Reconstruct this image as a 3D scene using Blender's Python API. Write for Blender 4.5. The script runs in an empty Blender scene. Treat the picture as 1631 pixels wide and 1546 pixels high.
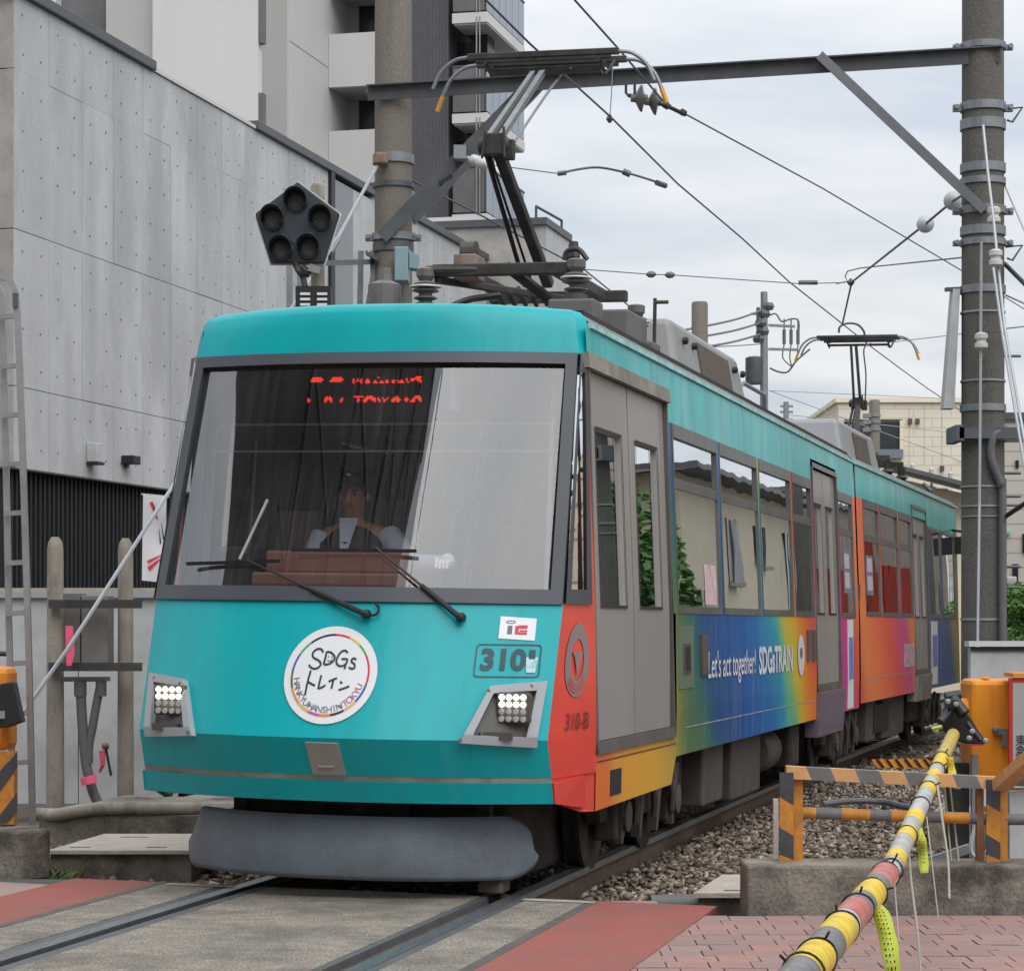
import bpy, bmesh, math, random
import numpy as np
from mathutils import Vector, Matrix, noise as mnoise
R = math.radians
PI = math.pi
random.seed(7)
rng = np.random.default_rng(11)
SC = bpy.context.scene
COL = SC.collection

# ------------------------------------------------------------------ camera
cam_d = bpy.data.cameras.new('camera'); cam = bpy.data.objects.new('camera', cam_d); COL.objects.link(cam)
cam.location = (0, 0, 1.5); cam.rotation_euler = (R(90), 0, 0)
cam_d.sensor_fit = 'HORIZONTAL'; cam_d.sensor_width = 36.0; cam_d.lens = 36.0*4000/1631
cam_d.shift_y = (996-773)/1631.0; cam_d.shift_x = (815.5-815)/1631
cam_d.clip_start = 0.1; cam_d.clip_end = 3000
SC.camera = cam

# ------------------------------------------------------------------ sky and sun (overcast)
SUN_EL, SUN_AZ = 52, 155
W = bpy.data.worlds.new('World'); SC.world = W; W.use_nodes = True
nt = W.node_tree; nt.nodes.clear()
def wn(t, **k):
    n = nt.nodes.new(t)
    for a, b in k.items(): setattr(n, a, b)
    return n
out = wn('ShaderNodeOutputWorld')
sky = wn('ShaderNodeTexSky', sky_type='NISHITA', sun_disc=False)
sky.sun_elevation = R(SUN_EL); sky.sun_rotation = R(SUN_AZ)
bg1 = wn('ShaderNodeBackground'); bg1.inputs['Strength'].default_value = 0.1
nt.links.new(sky.outputs[0], bg1.inputs[0])
bg2 = wn('ShaderNodeBackground')
tc = wn('ShaderNodeTexCoord'); sep = wn('ShaderNodeSeparateXYZ'); nt.links.new(tc.outputs['Generated'], sep.inputs[0])
# project the direction on a cloud layer so that the clouds flatten towards the horizon
mx = wn('ShaderNodeMath', operation='MAXIMUM'); mx.inputs[1].default_value = 0.0; nt.links.new(sep.outputs[2], mx.inputs[0])
ad = wn('ShaderNodeMath', operation='ADD'); ad.inputs[1].default_value = 0.16; nt.links.new(mx.outputs[0], ad.inputs[0])
dv = wn('ShaderNodeVectorMath', operation='DIVIDE'); cb = wn('ShaderNodeCombineXYZ')
for i in range(3): nt.links.new(ad.outputs[0], cb.inputs[i])
nt.links.new(tc.outputs['Generated'], dv.inputs[0]); nt.links.new(cb.outputs[0], dv.inputs[1])
mp = wn('ShaderNodeMapping'); mp.inputs['Scale'].default_value = (1.0, 1.6, 1.0); mp.inputs['Location'].default_value = (3.1, 0.7, 0); nt.links.new(dv.outputs[0], mp.inputs[0])
nz = wn('ShaderNodeTexNoise'); nz.inputs['Scale'].default_value = 1.7; nz.inputs['Detail'].default_value = 5; nz.inputs['Roughness'].default_value = 0.5
nt.links.new(mp.outputs[0], nz.inputs['Vector'])
rp = wn('ShaderNodeValToRGB'); rp.color_ramp.elements[0].position = 0.36; rp.color_ramp.elements[1].position = 0.66
rp.color_ramp.elements[0].color = (0.56, 0.615, 0.685, 1); rp.color_ramp.elements[1].color = (0.82, 0.825, 0.835, 1)
nt.links.new(nz.outputs[0], rp.inputs[0]); nt.links.new(rp.outputs[0], bg2.inputs[0])
# an overcast sky is brighter overhead than at the horizon
gr = wn('ShaderNodeMath', operation='MULTIPLY_ADD'); gr.inputs[1].default_value = 1.1; gr.inputs[2].default_value = 0.73; nt.links.new(mx.outputs[0], gr.inputs[0])
nt.links.new(gr.outputs[0], bg2.inputs['Strength'])
ms = wn('ShaderNodeMixShader'); ms.inputs[0].default_value = 0.92
nt.links.new(bg1.outputs[0], ms.inputs[1]); nt.links.new(bg2.outputs[0], ms.inputs[2]); nt.links.new(ms.outputs[0], out.inputs[0])
sd = bpy.data.lights.new('sun', 'SUN'); sun = bpy.data.objects.new('sun', sd); COL.objects.link(sun)
sd.energy = 1.6; sd.angle = R(60); sd.color = (1.0, 0.97, 0.92)
sun.rotation_euler = (R(90-SUN_EL), 0, R(180-SUN_AZ))
SC.view_settings.view_transform = 'Standard'; SC.view_settings.look = 'None'
SC.view_settings.exposure = 0.36; SC.view_settings.gamma = 1; SC.view_settings.use_curve_mapping = False
SC.cycles.max_bounces = 8; SC.cycles.transparent_max_bounces = 16; SC.cycles.glossy_bounces = 4

# ------------------------------------------------------------------ materials
M = {}
def mat(name, col, rough=0.6, metal=0.0, var=0.12, scale=3.0, bump=0.0, bscale=40.0, coat=0.0, spec=0.5, stretch=None, dirt=None, dirt_amt=0.0, dirt_scale=1.5, emis=None, estr=0.0, grain=0.0, gscale=140, objvar=0.0):
    m = bpy.data.materials.new(name); m.use_nodes = True; n = m.node_tree.nodes; l = m.node_tree.links
    b = n['Principled BSDF']; b.inputs['Roughness'].default_value = rough; b.inputs['Metallic'].default_value = metal
    b.inputs['Coat Weight'].default_value = coat; b.inputs['Specular IOR Level'].default_value = spec; b.inputs['Coat Roughness'].default_value = 0.08
    t = n.new('ShaderNodeTexCoord'); src = t.outputs['Object']
    if stretch:
        mpn = n.new('ShaderNodeMapping'); mpn.inputs['Scale'].default_value = stretch; l.new(src, mpn.inputs[0]); vs = mpn.outputs[0]
    else: vs = src
    c = (*col, 1)
    if var > 0:
        a = n.new('ShaderNodeTexNoise'); a.inputs['Scale'].default_value = scale; a.inputs['Detail'].default_value = 6; a.inputs['Roughness'].default_value = 0.6; l.new(vs, a.inputs['Vector'])
        r = n.new('ShaderNodeValToRGB'); r.color_ramp.elements[0].position = 0.3; r.color_ramp.elements[1].position = 0.7
        r.color_ramp.elements[0].color = (*[x*(1-var) for x in col], 1); r.color_ramp.elements[1].color = (*[min(1, x*(1+var)) for x in col], 1)
        l.new(a.outputs[0], r.inputs[0]); cout = r.outputs[0]
    else:
        rg = n.new('ShaderNodeRGB'); rg.outputs[0].default_value = c; cout = rg.outputs[0]
    if dirt:
        d = n.new('ShaderNodeTexNoise'); d.inputs['Scale'].default_value = dirt_scale; d.inputs['Detail'].default_value = 8; d.inputs['Roughness'].default_value = 0.7; l.new(vs, d.inputs['Vector'])
        dr = n.new('ShaderNodeValToRGB'); dr.color_ramp.elements[0].position = 0.44; dr.color_ramp.elements[1].position = 0.63
        dr.color_ramp.elements[0].color = (0, 0, 0, 1); dr.color_ramp.elements[1].color = (dirt_amt,)*3+(1,); l.new(d.outputs[0], dr.inputs[0])
        mxx = n.new('ShaderNodeMixRGB'); mxx.inputs[2].default_value = (*dirt, 1); l.new(dr.outputs[0], mxx.inputs[0]); l.new(cout, mxx.inputs[1]); cout = mxx.outputs[0]
    if objvar > 0: # each piece has its own tone
        oi = n.new('ShaderNodeObjectInfo'); om = n.new('ShaderNodeMapRange'); om.inputs['To Min'].default_value = 1-objvar; om.inputs['To Max'].default_value = 1+objvar; l.new(oi.outputs['Random'], om.inputs[0])
        os_ = n.new('ShaderNodeVectorMath'); os_.operation = 'SCALE'; l.new(cout, os_.inputs[0]); l.new(om.outputs[0], os_.inputs['Scale']); cout = os_.outputs[0]
    if grain > 0:
        gn = n.new('ShaderNodeTexNoise'); gn.inputs['Scale'].default_value = gscale; gn.inputs['Detail'].default_value = 3; l.new(src, gn.inputs['Vector'])
        gr_ = n.new('ShaderNodeMapRange'); gr_.inputs['From Min'].default_value = .3; gr_.inputs['From Max'].default_value = .7; gr_.inputs['To Min'].default_value = 1-grain; gr_.inputs['To Max'].default_value = 1+grain; l.new(gn.outputs[0], gr_.inputs[0])
        gm_ = n.new('ShaderNodeVectorMath'); gm_.operation = 'SCALE'; l.new(cout, gm_.inputs[0]); l.new(gr_.outputs[0], gm_.inputs['Scale']); cout = gm_.outputs[0]
    l.new(cout, b.inputs['Base Color'])
    if bump > 0:
        bn = n.new('ShaderNodeTexNoise'); bn.inputs['Scale'].default_value = bscale; bn.inputs['Detail'].default_value = 4; l.new(src, bn.inputs['Vector'])
        bb = n.new('ShaderNodeBump'); bb.inputs['Strength'].default_value = bump; bb.inputs['Distance'].default_value = 0.02; l.new(bn.outputs[0], bb.inputs['Height']); l.new(bb.outputs[0], b.inputs['Normal'])
    if emis:
        b.inputs['Emission Color'].default_value = (*emis, 1); b.inputs['Emission Strength'].default_value = estr
    M[name] = m; return m
def glass(name, tint, refl0, refl1, rough=0.01, wav=0.0, wscale=1.5, dust_glare=0.0):
    m = bpy.data.materials.new(name); m.use_nodes = True; n = m.node_tree.nodes; l = m.node_tree.links; n.clear()
    o = n.new('ShaderNodeOutputMaterial'); tr = n.new('ShaderNodeBsdfTransparent'); tr.inputs[0].default_value = (*tint, 1)
    g = n.new('ShaderNodeBsdfGlossy'); g.inputs['Roughness'].default_value = rough; g.inputs[0].default_value = (0.95, 0.97, 1, 1)
    lw = n.new('ShaderNodeLayerWeight'); lw.inputs[0].default_value = 0.35
    mr = n.new('ShaderNodeMapRange'); mr.inputs['To Min'].default_value = refl0; mr.inputs['To Max'].default_value = refl1
    l.new(lw.outputs['Facing'], mr.inputs[0]); mxs = n.new('ShaderNodeMixShader'); l.new(mr.outputs[0], mxs.inputs[0])
    l.new(tr.outputs[0], mxs.inputs[1]); l.new(g.outputs[0], mxs.inputs[2]); l.new(mxs.outputs[0], o.inputs[0])
    if dust_glare > 0: # dust and run marks, plus painted-in soft reflections on the glass
        df = n.new('ShaderNodeBsdfDiffuse'); df.inputs[0].default_value = (.52, .56, .62, 1); t0 = n.new('ShaderNodeTexCoord'); m0 = n.new('ShaderNodeMapping'); m0.inputs['Scale'].default_value = (24, 1, .35); m0.inputs['Rotation'].default_value = (0, R(7), 0)
        l.new(t0.outputs['Object'], m0.inputs[0]); d0 = n.new('ShaderNodeTexNoise'); d0.inputs['Scale'].default_value = 2.2; d0.inputs['Detail'].default_value = 6; l.new(m0.outputs[0], d0.inputs['Vector'])
        d1 = n.new('ShaderNodeTexNoise'); d1.inputs['Scale'].default_value = 1.1; l.new(t0.outputs['Object'], d1.inputs['Vector'])
        r0 = n.new('ShaderNodeMapRange'); r0.inputs['From Min'].default_value = .42; r0.inputs['From Max'].default_value = .78; r0.inputs['To Min'].default_value = .012; r0.inputs['To Max'].default_value = dust_glare*2.2; l.new(d0.outputs[0], r0.inputs[0])
        r1 = n.new('ShaderNodeMapRange'); r1.inputs['From Min'].default_value = .35; r1.inputs['From Max'].default_value = .65; l.new(d1.outputs[0], r1.inputs[0])
        ml = n.new('ShaderNodeMath'); ml.operation = 'MULTIPLY'; l.new(r0.outputs[0], ml.inputs[0]); l.new(r1.outputs[0], ml.inputs[1])
        md = n.new('ShaderNodeMixShader'); l.new(ml.outputs[0], md.inputs[0]); l.new(mxs.outputs[0], md.inputs[1]); l.new(df.outputs[0], md.inputs[2]); l.new(md.outputs[0], o.inputs[0])
    if wav > 0:
        t = n.new('ShaderNodeTexCoord'); w = n.new('ShaderNodeTexNoise'); w.inputs['Scale'].default_value = wscale; w.inputs['Detail'].default_value = 1; l.new(t.outputs['Object'], w.inputs['Vector'])
        b = n.new('ShaderNodeBump'); b.inputs['Strength'].default_value = wav; b.inputs['Distance'].default_value = 0.05; l.new(w.outputs[0], b.inputs['Height']); l.new(b.outputs[0], g.inputs['Normal'])
    M[name] = m; return m

mat('teal', (0.0, 0.375, 0.41), 0.40, coat=0.12, spec=.3, var=0.07, scale=1.2, grain=.025, gscale=50, bump=0.03, bscale=5, dirt=(0.01, 0.285, 0.32), dirt_amt=0.5, dirt_scale=2.5, stretch=(2.5, 1, 0.2))
mat('teal_side', (0.005, 0.42, 0.42), 0.32, coat=0.2, spec=.3, var=0.22, scale=3.0, stretch=(1, 1.6, 0.25), dirt=(0.18, 0.56, 0.55), dirt_amt=0.5, dirt_scale=2.2)
mat('frame_dark', (0.055, 0.062, 0.075), 0.45, var=0.08)
mat('frame_grey', (0.10, 0.096, 0.092), 0.4, var=0.25, scale=6, stretch=(1, 1, 0.3), coat=0.2)
mat('door_grey', (0.31, 0.285, 0.265), 0.42, var=0.06, coat=0.2, dirt=(0.2, 0.18, 0.16), dirt_amt=0.3, stretch=(1, 1, 0.3))
mat('red', (0.72, 0.055, 0.035), 0.35, coat=0.3, var=0.08)
mat('roof', (0.17, 0.17, 0.165), 0.7, var=0.3, scale=4, bump=0.1)
mat('roof_light', (0.29, 0.30, 0.315), 0.55, var=0.08, dirt=(0.2, 0.18, 0.15), dirt_amt=0.5, stretch=(1, 1, 0.3))
mat('grille', (0.10, 0.075, 0.06), 0.7, var=0.3, scale=20)
mat('black', (0.012, 0.012, 0.014), 0.5, var=0.2)
mat('under', (0.022, 0.019, 0.017), 0.75, var=0.5, scale=6, bump=0.2, bscale=20, dirt=(0.09, 0.075, 0.06), dirt_amt=0.6)
mat('under_grey', (0.085, 0.074, 0.064), 0.65, var=0.25, scale=5, dirt=(0.07, 0.055, 0.045), dirt_amt=0.8)
mat('pilot', (0.15, 0.19, 0.235), 0.5, grain=.10, gscale=90, var=0.15, scale=2, bump=0.15, bscale=120, dirt=(0.12, 0.125, 0.13), dirt_amt=0.6, dirt_scale=3)
mat('interior', (0.05, 0.043, 0.04), 0.7, var=0.2)
mat('interior_light', (0.16, 0.14, 0.12), 0.7, var=0.1)
mat('console', (0.24, 0.115, 0.085), 0.6, var=0.1)
mat('seat', (0.10, 0.03, 0.04), 0.9, var=0.2)
mat('lamp_grey', (0.34, 0.36, 0.38), 0.4, var=0.06)
mat('lamp_in', (0.085, 0.085, 0.08), 0.5, var=0.15, scale=20)
mat('lamp_lens', (0.55, 0.55, 0.5), 0.12, metal=0.7, var=0.3, scale=60)
mat('lit', (1, 1, 0.9), 0.3, var=0, emis=(1.0, 0.97, 0.85), estr=1.5)
mat('led', (0.5, 0.02, 0.01), 0.3, var=0, emis=(1.0, 0.04, 0.015), estr=1.8)
mat('white', (0.72, 0.73, 0.75), 0.4, var=0.02)
mat('sticker_white', (0.74, 0.76, 0.80), 0.3, var=0.02, coat=0.3)
mat('lettering', (0.02, 0.03, 0.035), 0.5, var=0)
mat('lettering_grey', (0.14, 0.14, 0.17), 0.5, var=0)
mat('lettering_pink', (0.35, 0.10, 0.15), 0.5, var=0)
mat('number', (0.008, 0.05, 0.065), 0.4, var=0)
mat('emblem_grey', (0.24, 0.20, 0.20), 0.5, var=0.05)
mat('maroon', (0.12, 0.02, 0.02), 0.5, var=0)
for nm, c in [('c_red', (0.6, .03, .05)), ('c_yellow', (.75, .45, .05)), ('c_green', (.05, .35, .08)), ('c_dgreen', (.03, .12, .05)), ('c_blue', (.02, .10, .35)), ('c_navy', (.01, .015, .05)), ('c_orange', (.75, .25, .03)), ('c_pink', (.65, .08, .3)), ('c_olive', (.12, .10, .03)), ('c_black', (.02, .02, .02))]:
    mat(nm, c, 0.4, var=0)
mat('concrete_wall', (0.475, 0.482, 0.492), 0.72, grain=.06, gscale=25, objvar=.035, var=0.15, scale=0.9, bump=0.05, bscale=30, dirt=(0.34, 0.345, 0.35), dirt_amt=0.8, dirt_scale=0.8, stretch=(1, 1, 0.35))
mat('concrete_warm', (0.38, 0.355, 0.33), 0.8, var=0.10, scale=0.8, dirt=(0.2, 0.19, 0.18), dirt_amt=0.6)
mat('tie_hole', (0.17, 0.17, 0.17), 0.9, var=0)
mat('joint', (0.16, 0.16, 0.165), 0.9, var=0.1)
mat('zinc', (0.24, 0.25, 0.27), 0.5, var=0.05)
mat('coping', (0.07, 0.075, 0.085), 0.5, var=0.06)
mat('slat_black', (0.010, 0.011, 0.013), 0.7, var=0.2)
mat('tower_white', (0.58, 0.57, 0.56), 0.75, var=0.04, scale=0.6, stretch=(1, 1, 0.2))
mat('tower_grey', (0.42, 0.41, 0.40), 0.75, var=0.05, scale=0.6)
mat('window_dark', (0.02, 0.024, 0.03), 0.15, var=0.2, scale=0.5, spec=0.6)
mat('curtain', (0.13, 0.13, 0.135), 0.7, var=0.3, scale=0.8)
mat('louver', (0.035, 0.033, 0.036), 0.5, var=0.15)
mat('balcony_glass', (0.17, 0.20, 0.25), 0.15, var=0.15, scale=0.5, spec=0.6)
mat('pole_concrete', (0.20, 0.178, 0.155), 0.88, grain=.2, gscale=60, var=0.28, scale=3, bump=0.25, bscale=60, dirt=(0.085, 0.075, 0.068), dirt_amt=0.75, stretch=(1, 1, 0.12))
mat('pole_grey', (0.125, 0.118, 0.105), 0.88, grain=.25, gscale=60, var=0.25, scale=3, bump=0.25, bscale=60, dirt=(0.06, 0.056, 0.052), dirt_amt=0.7, stretch=(1, 1, 0.12))
mat('galv', (0.24, 0.255, 0.27), 0.45, metal=0.45, var=0.15, scale=8)
mat('galv_dark', (0.105, 0.112, 0.12), 0.5, metal=0.3, var=0.2, scale=5)
mat('galv_light', (0.33, 0.335, 0.34), 0.5, metal=0.3, var=0.10, scale=9, dirt=(0.2, 0.18, 0.15), dirt_amt=0.5)
mat('bluegrey', (0.22, 0.33, 0.38), 0.5, var=0.1)
mat('rust', (0.20, 0.12, 0.085), 0.85, var=0.4, scale=8, dirt=(0.30, 0.26, 0.23), dirt_amt=0.8)
mat('dark_metal', (0.04, 0.04, 0.041), 0.55, metal=0.3, var=0.4, scale=10, dirt=(0.12, 0.11, 0.10), dirt_amt=0.45)
mat('insulator', (0.13, 0.125, 0.12), 0.35, var=0.2)
mat('insulator_white', (0.55, 0.55, 0.53), 0.3, var=0.1)
mat('porcelain', (0.45, 0.46, 0.47), 0.25, var=0.05)
mat('wire', (0.10, 0.10, 0.11), 0.5, metal=0.4, var=0.1)
mat('wire_light', (0.36, 0.38, 0.40), 0.5, metal=0.4, var=0.1)
mat('signal_black', (0.028, 0.036, 0.043), 0.55, var=0.15, scale=4)
mat('lens', (0.17, 0.17, 0.165), 0.15, var=0.6, scale=90, bump=0.6, bscale=200)
mat('orange', (0.80, 0.29, 0.012), 0.5, var=0.10, scale=5, grain=.05, gscale=60, dirt=(0.52, 0.19, 0.02), dirt_amt=0.55, dirt_scale=4, stretch=(1, 1, .4))
mat('orange_dull', (0.62, 0.25, 0.03), 0.55, var=0.15, scale=12, dirt=(0.25, 0.12, 0.04), dirt_amt=0.6, dirt_scale=9)
mat('orange_faded', (0.60, 0.33, 0.14), 0.6, var=0.15, scale=12)
mat('black_faded', (0.055, 0.055, 0.06), 0.6, var=0.25, scale=10)
mat('black_faded2', (0.16, 0.155, 0.16), 0.6, var=0.2, scale=10)
mat('yellow', (0.76, 0.53, 0.02), 0.5, var=0.15, scale=10, grain=.08, gscale=90, dirt=(0.40, 0.28, 0.05), dirt_amt=0.6, dirt_scale=12)
mat('yellow_dirty', (0.45, 0.35, 0.07), 0.5, var=0.2, scale=14)
mat('band_grey', (0.19, 0.19, 0.195), 0.45, metal=0.1, var=0.2, scale=12, grain=.12, gscale=120, dirt=(0.10, 0.10, 0.095), dirt_amt=0.6, dirt_scale=14)
mat('band_silver', (0.46, 0.47, 0.46), 0.45, metal=0.05, var=0.15, scale=12, dirt=(0.24, 0.23, 0.21), dirt_amt=0.6, dirt_scale=14)
mat('band_red', (0.42, 0.10, 0.085), 0.55, var=0.25, scale=12, dirt=(0.55, 0.35, 0.30), dirt_amt=0.5, dirt_scale=16)
mat('fluor', (0.42, 0.47, 0.04), 0.6, var=0.06)
mat('pinktape', (0.85, 0.12, 0.22), 0.6, var=0.1)
mat('rope', (0.42, 0.40, 0.33), 0.8, var=0.1)
mat('kerb_concrete', (0.235, 0.21, 0.175), 0.9, grain=.25, gscale=90, var=0.4, scale=2.4, bump=0.35, bscale=45, dirt=(0.06, 0.053, 0.045), dirt_amt=0.95, dirt_scale=2.2)
mat('cover_plate', (0.42, 0.375, 0.32), 0.8, grain=.2, var=0.15, scale=8, bump=0.3, bscale=70)
mat('grate', (0.28, 0.26, 0.24), 0.7, metal=0.2, var=0.15, scale=9)
mat('panel_grey', (0.50, 0.51, 0.52), 0.7, var=0.06, scale=1.2, dirt=(0.28, 0.27, 0.26), dirt_amt=0.5)
mat('post_concrete', (0.30, 0.27, 0.225), 0.9, grain=.15, gscale=80, var=0.25, scale=5, bump=0.2, bscale=60, dirt=(0.13, 0.115, 0.095), dirt_amt=0.8, dirt_scale=3, stretch=(1, 1, 0.3))
mat('cabinet', (0.17, 0.155, 0.145), 0.6, var=0.15)
mat('cable_grey', (0.12, 0.12, 0.125), 0.6, var=0.1)
mat('crossing', (0.25, 0.22, 0.178), 0.88, grain=.65, gscale=75, var=0.25, scale=9, bump=0.6, bscale=80, dirt=(0.135, 0.12, 0.10), dirt_amt=0.9, dirt_scale=2.0)
mat('crossing_edge', (0.09, 0.082, 0.075), 0.8, var=0.25, scale=8)
mat('pinkroad', (0.30, 0.085, 0.068), 0.85, grain=.18, var=0.12, scale=5, bump=0.3, bscale=160, dirt=(0.20, 0.095, 0.08), dirt_amt=0.8, dirt_scale=2.5)
mat('rail_steel', (0.36, 0.39, 0.41), 0.30, metal=0.85, var=0.25, scale=10, stretch=(3, 0.3, 3))
mat('rail_rust', (0.10, 0.068, 0.05), 0.8, var=0.3, scale=9)
mat('rubber', (0.085, 0.088, 0.095), 0.6, var=0.2, scale=9)
mat('flange', (0.10, 0.068, 0.055), 0.7, var=0.3, scale=6, stretch=(3, 0.3, 3))
mat('groove', (0.012, 0.012, 0.012), 0.8, var=0.2)
mat('sleeper', (0.12, 0.10, 0.085), 0.9, var=0.3, scale=5)
mat('earth', (0.13, 0.112, 0.092), 0.95, var=0.3, scale=1.5, bump=0.5, bscale=15)
mat('asphalt', (0.075, 0.075, 0.078), 0.9, var=0.2, scale=4, bump=0.3, bscale=100)
mat('marking', (0.55, 0.53, 0.48), 0.8, var=0.15, scale=10, dirt=(0.25, 0.23, 0.2), dirt_amt=0.8, dirt_scale=9)
mat('grout', (0.07, 0.048, 0.042), 0.95, var=0.3, scale=20)
mat('cream_wall', (0.78, 0.69, 0.52), 0.85, var=0.04)
mat('tile_roof', (0.09, 0.09, 0.10), 0.6, var=0.2)
mat('sign_grey', (0.36, 0.36, 0.35), 0.6, var=0.05)
mat('sign_red', (0.55, 0.03, 0.015), 0.5, var=0.08)
mat('skin', (0.36, 0.17, 0.11), 0.6, var=0.05)
mat('navy', (0.035, 0.02, 0.03), 0.8, var=0.1)
mat('shirt', (0.45, 0.50, 0.62), 0.8, var=0.05)
mat('glove', (0.7, 0.72, 0.72), 0.8, var=0.03)
mat('bark', (0.09, 0.07, 0.05), 0.9, var=0.3)
mat('brown_dark', (0.06, 0.045, 0.035), 0.7, var=0.3)
glass('glass_front', (0.80, 0.79, 0.79), 0.075, 0.45, wav=0.02, wscale=1.6, dust_glare=.028)
glass('glass_side', (0.16, 0.155, 0.155), 0.80, 1.0, wav=0.035, wscale=1.3)
glass('glass_door', (0.16, 0.155, 0.155), 0.80, 1.0, wav=0.02, wscale=1.2)
glass('glass_clear', (0.80, 0.84, 0.85), 0.06, 0.5)

def ramp_set(cr, stops):
    while len(cr.elements) > 1: cr.elements.remove(cr.elements[-1])
    cr.elements[0].position = stops[0][0]; cr.elements[0].color = (*stops[0][1], 1)
    for p, c in stops[1:]:
        e = cr.elements.new(p); e.color = (*c, 1)
# the rainbow livery runs along the tram and leans towards the rear
def livery(name, stops, rough=0.36):
    m = bpy.data.materials.new(name); m.use_nodes = True; n = m.node_tree.nodes; l = m.node_tree.links
    b = n['Principled BSDF']; b.inputs['Roughness'].default_value = rough; b.inputs['Coat Weight'].default_value = 0.08; b.inputs['Coat Roughness'].default_value = 0.1; b.inputs['Specular IOR Level'].default_value = 0.22
    t = n.new('ShaderNodeTexCoord'); s = n.new('ShaderNodeSeparateXYZ'); l.new(t.outputs['Object'], s.inputs[0])
    nzz = n.new('ShaderNodeTexNoise'); nzz.inputs['Scale'].default_value = 0.9; nzz.inputs['Detail'].default_value = 3; l.new(t.outputs['Object'], nzz.inputs['Vector'])
    a = n.new('ShaderNodeMath'); a.operation = 'MULTIPLY_ADD'; a.inputs[1].default_value = 0.9; a.inputs[2].default_value = -1.45; l.new(s.outputs[2], a.inputs[0])
    c = n.new('ShaderNodeMath'); c.operation = 'ADD'; l.new(s.outputs[1], c.inputs[0]); l.new(a.outputs[0], c.inputs[1])
    d = n.new('ShaderNodeMath'); d.operation = 'MULTIPLY_ADD'; d.inputs[1].default_value = 1.4; d.inputs[2].default_value = -0.7; l.new(nzz.outputs[0], d.inputs[0])
    e = n.new('ShaderNodeMath'); e.operation = 'ADD'; l.new(c.outputs[0], e.inputs[0]); l.new(d.outputs[0], e.inputs[1])
    f = n.new('ShaderNodeMath'); f.operation = 'DIVIDE'; f.inputs[1].default_value = 25.0; l.new(e.outputs[0], f.inputs[0])
    r = n.new('ShaderNodeValToRGB'); ramp_set(r.color_ramp, [(p/25.0, q) for p, q in stops]); l.new(f.outputs[0], r.inputs[0])
    mp2 = n.new('ShaderNodeMapping'); mp2.inputs['Scale'].default_value = (1, 7, 0.35); l.new(t.outputs['Object'], mp2.inputs[0])
    dn = n.new('ShaderNodeTexNoise'); dn.inputs['Scale'].default_value = 1.6; dn.inputs['Detail'].default_value = 5; l.new(mp2.outputs[0], dn.inputs['Vector'])
    dr = n.new('ShaderNodeValToRGB'); dr.color_ramp.elements[0].position = 0.5; dr.color_ramp.elements[1].position = 0.75
    dr.color_ramp.elements[0].color = (0, 0, 0, 1); dr.color_ramp.elements[1].color = (.26, .26, .26, 1); l.new(dn.outputs[0], dr.inputs[0])
    mm = n.new('ShaderNodeMixRGB'); mm.inputs[2].default_value = (.36, .34, .31, 1); l.new(dr.outputs[0], mm.inputs[0]); l.new(r.outputs[0], mm.inputs[1])
    l.new(mm.outputs[0], b.inputs['Base Color']); M[name] = m
livery('livery', [(0, (.75, .16, .03)), (.4, (.78, .32, .03)), (1.4, (.72, .38, .03)), (2.1, (.58, .35, .04)), (2.5, (.26, .25, .05)), (2.9, (.09, .17, .06)), (3.4, (.03, .14, .12)), (3.95, (.01, .07, .22)), (5.3, (.0, .09, .36)), (6.3, (.0, .15, .42)), (7.1, (.01, .32, .46)), (7.6, (.16, .50, .22)), (8.05, (.72, .50, .02)), (8.6, (.88, .28, .01)), (9.4, (.80, .12, .02)), (10.8, (.40, .06, .20)), (11.8, (.62, .02, .28)), (12.3, (.65, .06, .05)), (13.4, (.80, .22, .05)), (14.2, (.85, .16, .04)), (15.6, (.78, .07, .04)), (16.9, (.62, .04, .24)), (17.8, (.85, .25, .04)), (19.6, (.10, .12, .30)), (20.8, (.02, .06, .30)), (21.9, (.04, .09, .22)), (22.8, (.35, .22, .05)), (24.0, (.10, .16, .08))])

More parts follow.
